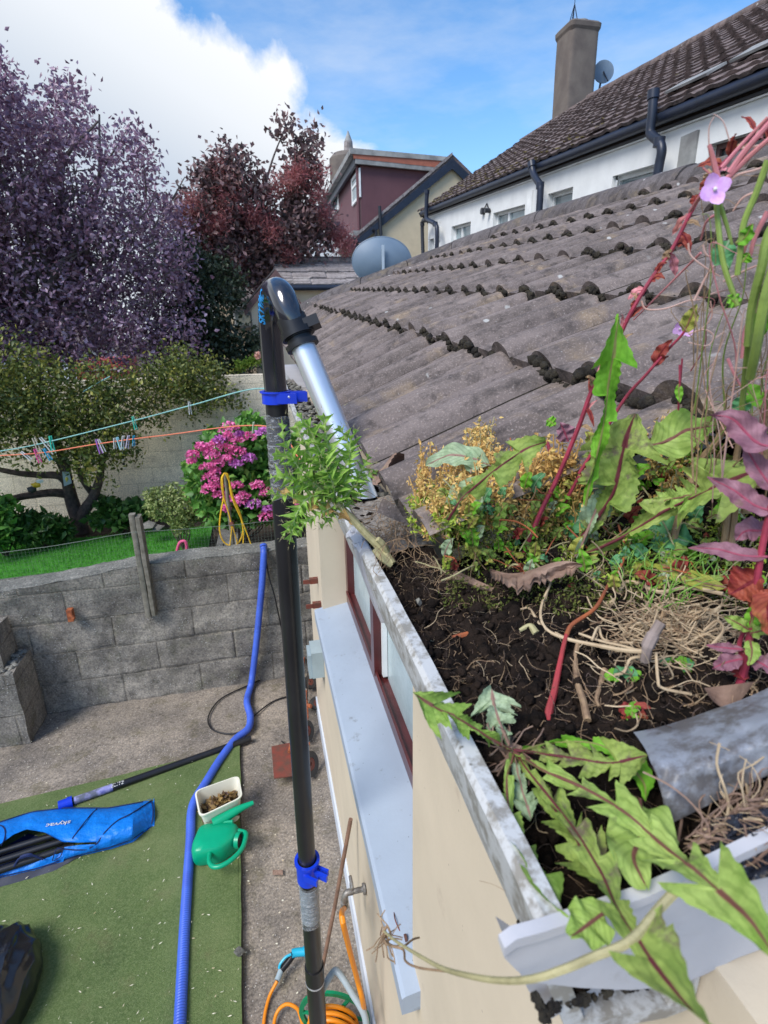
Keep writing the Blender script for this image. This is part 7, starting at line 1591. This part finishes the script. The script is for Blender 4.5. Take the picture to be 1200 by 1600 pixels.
for L, r in (([(1075, 380, .6), (1080, 400, .6), (1105, 420, .6), (1125, 432, .6)], .0009), ([(1098, 382, .6), (1104, 398, .6), (1120, 405, .6), (1135, 418, .6)], .0009), ([(1002, 470, .62), (1010, 483, .62), (1040, 482, .62), (1075, 470, .62), (1095, 468, .62)], .0009), ([(1110, 470, .62), (1112, 495, .62), (1095, 515, .62), (1085, 520, .62)], .0007), ([(1075, 522, .62), (1100, 515, .62), (1115, 525, .62), (1105, 540, .62), (1075, 535, .62)], .0008), ([(1125, 300, .57), (1150, 275, .57), (1190, 262, .57), (1230, 235, .57)], .0011), ([(1160, 232, .57), (1200, 225, .57)], .0011), ([(1110, 460, .58), (1140, 452, .58), (1160, 460, .58)], .0009), ([(1108, 235, .6), (1108, 200, .6), (1116, 182, .6)], .0006), ([(1140, 220, .6), (1130, 190, .6), (1115, 178, .6)], .0006), ([(1085, 470, .6), (1105, 430, .6), (1125, 405, .6)], .0012), ([(1165, 240, .6), (1195, 185, .6)], .0006), ([(1145, 700, .62), (1100, 600, .64), (1120, 560, .64)], .0006), ([(1130, 440, .6), (1170, 420, .6), (1200, 410, .6)], .0011), ([(1180, 300, .57), (1160, 310, .57), (1145, 330, .57)], .001)): mb = MB(); stem(mb, L, r, r*.6); mb.build('seed_tendril', MT['tendril'], w3)
for L, W, m_ in (([(1152, 478, .55), (1145, 470, .548), (1136, 462, .545)], .006, 'bright'), ([(1150, 380, .55), (1165, 370, .548), (1175, 350, .545)], .006, 'bright'), ([(1160, 410, .55), (1170, 395, .55)], .006, 'bright'), ([(1140, 375, .56), (1130, 400, .556), (1140, 420, .55)], .009, 'teal'), ([(1165, 620, .6), (1150, 650, .6)], .008, 'teal'), ([(1165, 600, .6), (1190, 640, .6)], .008, 'bright'), ([(1190, 480, .55), (1185, 540, .56)], .006, 'bright')): leaf(L, W, 'lance', seed=3, N_=20, M_=3).build('leaf', BM[m_], w3)
flower(w3, at(1116, 296, .552*SC-.004), .0105, 4)
for L, r in (([(1050, 850, .70), (1070, 780, .70), (1095, 720, .69), (1120, 690, .68), (1145, 640, .66)], .0042), ([(1130, 860, .70), (1140, 780, .68), (1155, 690, .66), (1165, 610, .63), (1168, 560, .60)], .0034), ([(1165, 800, .68), (1180, 730, .66), (1195, 660, .64), (1210, 600, .62)], .0046), ([(1140, 870, .70), (1148, 800, .69), (1150, 760, .68)], .004), ([(1185, 760, .66), (1200, 700, .64)], .004), ([(1175, 560, .6), (1180, 480, .58), (1190, 420, .56)], .0022)): mb = MB(); stem(mb, L, r, r*.8); mb.build('dry_stem', MT['drystem'], w3)
mb = MB()
for _ in range(26): c = at(*random.choice([(1110, 700, .68), (1145, 640, .66), (1160, 600, .62), (1130, 770, .68)]))+RNG.normal(size=3)*.012; mb.tube(catmull(wig(c, .03, 3, None, .8, 1), 3), .0007, 4, cap=False)
tag(mb.build('dry_twigs', MT['drystem'], w3), kind='stuff')
wb_ = MB()
for i in range(44):
    u, v = random.uniform(1075, 1210), random.uniform(560, 800); d0_ = random.uniform(.56, .68); hgt = random.uniform(60, 330); lean = random.uniform(-10, 60)
    P_ = catmull([at(u, v, d0_+.03), at(u+lean*.3+random.gauss(0, 8), v-hgt*.35, d0_), at(u+lean*.7+random.gauss(0, 12), v-hgt*.7, d0_-.02), at(u+lean+random.gauss(0, 22), v-hgt, d0_-.03), at(u+lean+random.gauss(10, 26), v-hgt-random.uniform(-20, 20), d0_-.035)], 6)
    wb_.tube(P_, list(np.linspace(random.uniform(.0004, .0010), .0002, len(P_))), 5, random.choice([0, 1, 1, 2, 3]), cap=False)
tag(wb_.build('wispy_stalks', [MT['tendril'], MT['drystem'], MT['pinkstem'], MT['greenstem']], w3), kind='stuff')
# --- purple leaved willowherb, right edge
scale_to(1150, 1085, 0.6)
w4 = empty('purple_willowherb', at(1185, 1080, .60), 'young willowherb with purple and red lance leaves at the right edge over the metal sheet', 'weed')
mb = MB(); stem(mb, [(1150, 1085, .60), (1165, 1040, .585), (1172, 990, .57), (1180, 930, .555), (1190, 860, .54), (1205, 790, .53)], .0032, .0024); stem(mb, [(1165, 1040, .585), (1155, 1010, .58), (1165, 980, .57)], .002, .0018); mb.build('stem', MT['redstem'], w4)
for i, (L, W, m_) in enumerate((([(1215, 700, .52), (1180, 690, .52), (1145, 655, .52), (1110, 648, .52)], .016, 'purple'), ([(1215, 770, .53), (1190, 740, .53), (1160, 690, .53)], .012, 'purple'), ([(1215, 800, .53), (1180, 790, .53), (1145, 765, .53), (1105, 745, .53)], .013, 'purple'), ([(1200, 870, .54), (1160, 868, .54), (1120, 858, .545), (1075, 856, .55)], .010, 'purple'), ([(1200, 830, .55), (1165, 830, .55), (1150, 845, .55)], .014, 'purple'), ([(1190, 900, .55), (1165, 915, .55), (1138, 930, .55)], .022, 'red'), ([(1215, 920, .54), (1200, 950, .54), (1205, 1000, .54)], .016, 'red'), ([(1170, 985, .565), (1155, 975, .56), (1130, 962, .555)], .008, 'dand'), ([(1172, 980, .565), (1178, 960, .56), (1184, 940, .555)], .008, 'bright'), ([(1172, 990, .565), (1195, 985, .56), (1215, 985, .56)], .009, 'dand'), ([(1172, 1000, .565), (1175, 1020, .56), (1170, 1040, .555)], .008, 'dand'), ([(1160, 1015, .575), (1130, 1012, .57), (1102, 1008, .57)], .006, 'purple'), ([(1160, 1030, .575), (1135, 1035, .57), (1112, 1045, .565)], .011, 'purple'), ([(1175, 1030, .57), (1195, 1040, .565), (1215, 1055, .56)], .012, 'purple'), ([(1180, 960, .56), (1172, 920, .555), (1160, 900, .55)], .006, 'red'), ([(1170, 1060, .59), (1155, 1050, .59), (1150, 1030, .59)], .008, 'red'))):
    leaf(L, W*.72, 'lance', seed=i, fold=.35, twist=.8).build('leaf', BM[m_], w4)
SC = 1.0
# small seedlings on the soil
for nm, u, v, d, ms, lab in (('seedling', 1060, 1045, .565, ('bright', 'bright', 'teal'), 'small green seedling between the straw clump and the metal sheet'), ('seedling', 990, 1118, .53, ('red', 'bright', 'red'), 'red and green seedling at the upper left corner of the metal sheet'), ('seedling', 975, 1060, .56, ('teal', 'teal', 'bright'), 'tiny green seedling left of the grey cut stem')):
    d = gd(u, v, .006); r_ = empty(nm, at(u, v, d), lab, 'weed')
    for k_ in range(6):
        th = k_*1.05+u; L_ = 18+6*(k_ % 3); leaf([(u, v, d), (u+math.cos(th)*L_*.6, v-abs(math.sin(th))*L_*.4-4, d-.004), (u+math.cos(th)*L_, v-math.sin(th)*L_*.8, d-.002)], .006, 'oval', seed=k_, N_=16, M_=3, petiole=.1).build('leaf', BM[ms[k_ % 3]], r_)
    MB().tube([at(u, v, d), at(u+2, v+14, d+.004)], .0014, 6).build('stem', MT['redstem'], r_)
mb = MB()
for _ in range(70):
    u, v = random.uniform(960, 1130), random.uniform(870, 960); b = at(u, v+5, gd(u, v+5)); mb.tube(catmull([b, b+V(random.gauss(0, .006), random.gauss(0, .006), .02), b+V(random.gauss(0, .016), random.gauss(0, .016), .035)], 4), [.0008]*4+[.0006]*3+[.0003]*2, 4, cap=False)
tag(mb.build('grass_tufts', plain('fresh_grass', (.20, .38, .06), (.12, .28, .04), 30, .5, 0)), 'thin green grass blades sprouting behind the straw clump', kind='stuff')

# --- thistle held against the nozzle
ths = empty('thistle', at(600, 862, .80), 'pale green spiny thistle plant pulled up against the aluminium nozzle', 'weed')
mb = MB(); stem(mb, [(612, 882, .775), (596, 858, .78), (570, 832, .775), (545, 805, .77), (520, 780, .765), (500, 758, .76), (490, 735, .76)], .0068, .0035)
stem(mb, [(606, 866, .78), (598, 850, .77), (590, 842, .765)], .005, .004); stem(mb, [(612, 882, .775), (598, 872, .772), (585, 858, .77)], .006, .005); stem(mb, [(560, 820, .775), (520, 800, .765), (475, 790, .76)], .0025, .0015); mb.build('stem', MT['thstem'], ths)
TL = [([(520, 780, .765), (500, 740, .75), (478, 700, .745), (462, 660, .745)], .030), ([(522, 782, .765), (520, 730, .745), (512, 690, .74), (505, 645, .74)], .034), ([(525, 785, .765), (535, 745, .745), (545, 700, .74), (530, 665, .745)], .026), ([(528, 788, .765), (548, 765, .75), (565, 735, .745), (578, 708, .745)], .022), ([(515, 780, .765), (480, 755, .75), (450, 748, .745), (418, 745, .745)], .026), ([(520, 782, .765), (488, 775, .75), (465, 800, .745), (452, 850, .745)], .024), ([(525, 790, .765), (505, 800, .75), (480, 815, .745), (462, 835, .742)], .020), ([(518, 780, .765), (480, 735, .75), (450, 715, .745), (425, 712, .745)], .024), ([(518, 780, .765), (470, 760, .75), (440, 775, .745), (415, 765, .745)], .018), ([(522, 782, .76), (500, 710, .735), (480, 665, .735), (475, 655, .735)], .026), ([(524, 785, .765), (520, 755, .74), (500, 725, .735), (478, 715, .735)], .022), ([(535, 795, .77), (560, 770, .76), (560, 745, .76)], .02), ([(530, 790, .77), (515, 812, .76), (500, 822, .755)], .016), ([(515, 775, .76), (470, 735, .74), (445, 690, .735), (440, 655, .73)], .02), ([(528, 785, .76), (545, 730, .74), (548, 690, .735), (560, 672, .73)], .018), ([(530, 790, .77), (560, 755, .75), (590, 735, .745)], .016), ([(515, 785, .765), (480, 790, .75), (455, 820, .745), (440, 840, .74)], .017), ([(520, 780, .765), (505, 720, .735), (488, 680, .73), (462, 640, .725)], .018)]
for i, (L, W) in enumerate(TL): leaf(L, W*.85, 'thistle', k=10, seed=i, fold=.35, wave=.45, twist=.5*((i % 3)-1), M_=5).build('leaf', BM['thistle'], ths)
leaf([(560, 822, .775), (525, 800, .76), (485, 788, .75), (455, 775, .745), (428, 762, .745)], .014, 'thistle', k=6, seed=3, fold=.2, M_=5).build('dry_leaf', BM['drythistle'], ths)
# spines
mb = MB()
for L, W in TL:
    C = [A3(p) for p in L]
    for _ in range(46): k_ = random.random(); c = catmull(C, 6); c = c[int(k_*(len(c)-1))]; d = _n(RNG.normal(size=3)); q = c+d*W*random.uniform(.35, .95); mb.tube([q, q+d*.006], [.0004, .00012], 4, cap=False)
mb.build('spines', MT['thstem'], ths)

# --- dry stem hanging across the gutter end
hs3 = empty('dry_stalk', at(740, 1500, .42), 'long pale dead stalk hanging in a curve across the white gutter end and the sill', 'stalk')
mb = MB(); stem(mb, [(600, 1455, .62), (618, 1470, .58), (650, 1490, .52), (690, 1512, .46), (730, 1524, .42), (780, 1532, .395), (830, 1530, .375), (880, 1515, .365), (930, 1494, .36), (985, 1470, .36), (1030, 1420, .37), (1056, 1392, .375)], .0010, .0026, 10); mb.build('main_stalk', MT['thstem'], hs3)
mb = MB(); stem(mb, [(602, 1455, .62), (598, 1470, .62), (612, 1478, .61), (630, 1484, .6), (634, 1502, .58), (655, 1512, .55), (700, 1518, .5)], .0012, .0008); stem(mb, [(598, 1458, .62), (605, 1448, .62), (612, 1462, .62)], .0016, .0008); stem(mb, [(630, 1480, .6), (645, 1468, .62), (655, 1465, .64)], .001, .0008)
for _ in range(18): c = at(605+RNG.uniform(-8, 10), 1462+RNG.uniform(-8, 8), .62); mb.tube(catmull(wig(c, .02, 3, None, .8, 1), 3), .0006, 4, cap=False)
mb.build('withered_fringe', MT['root'], hs3)
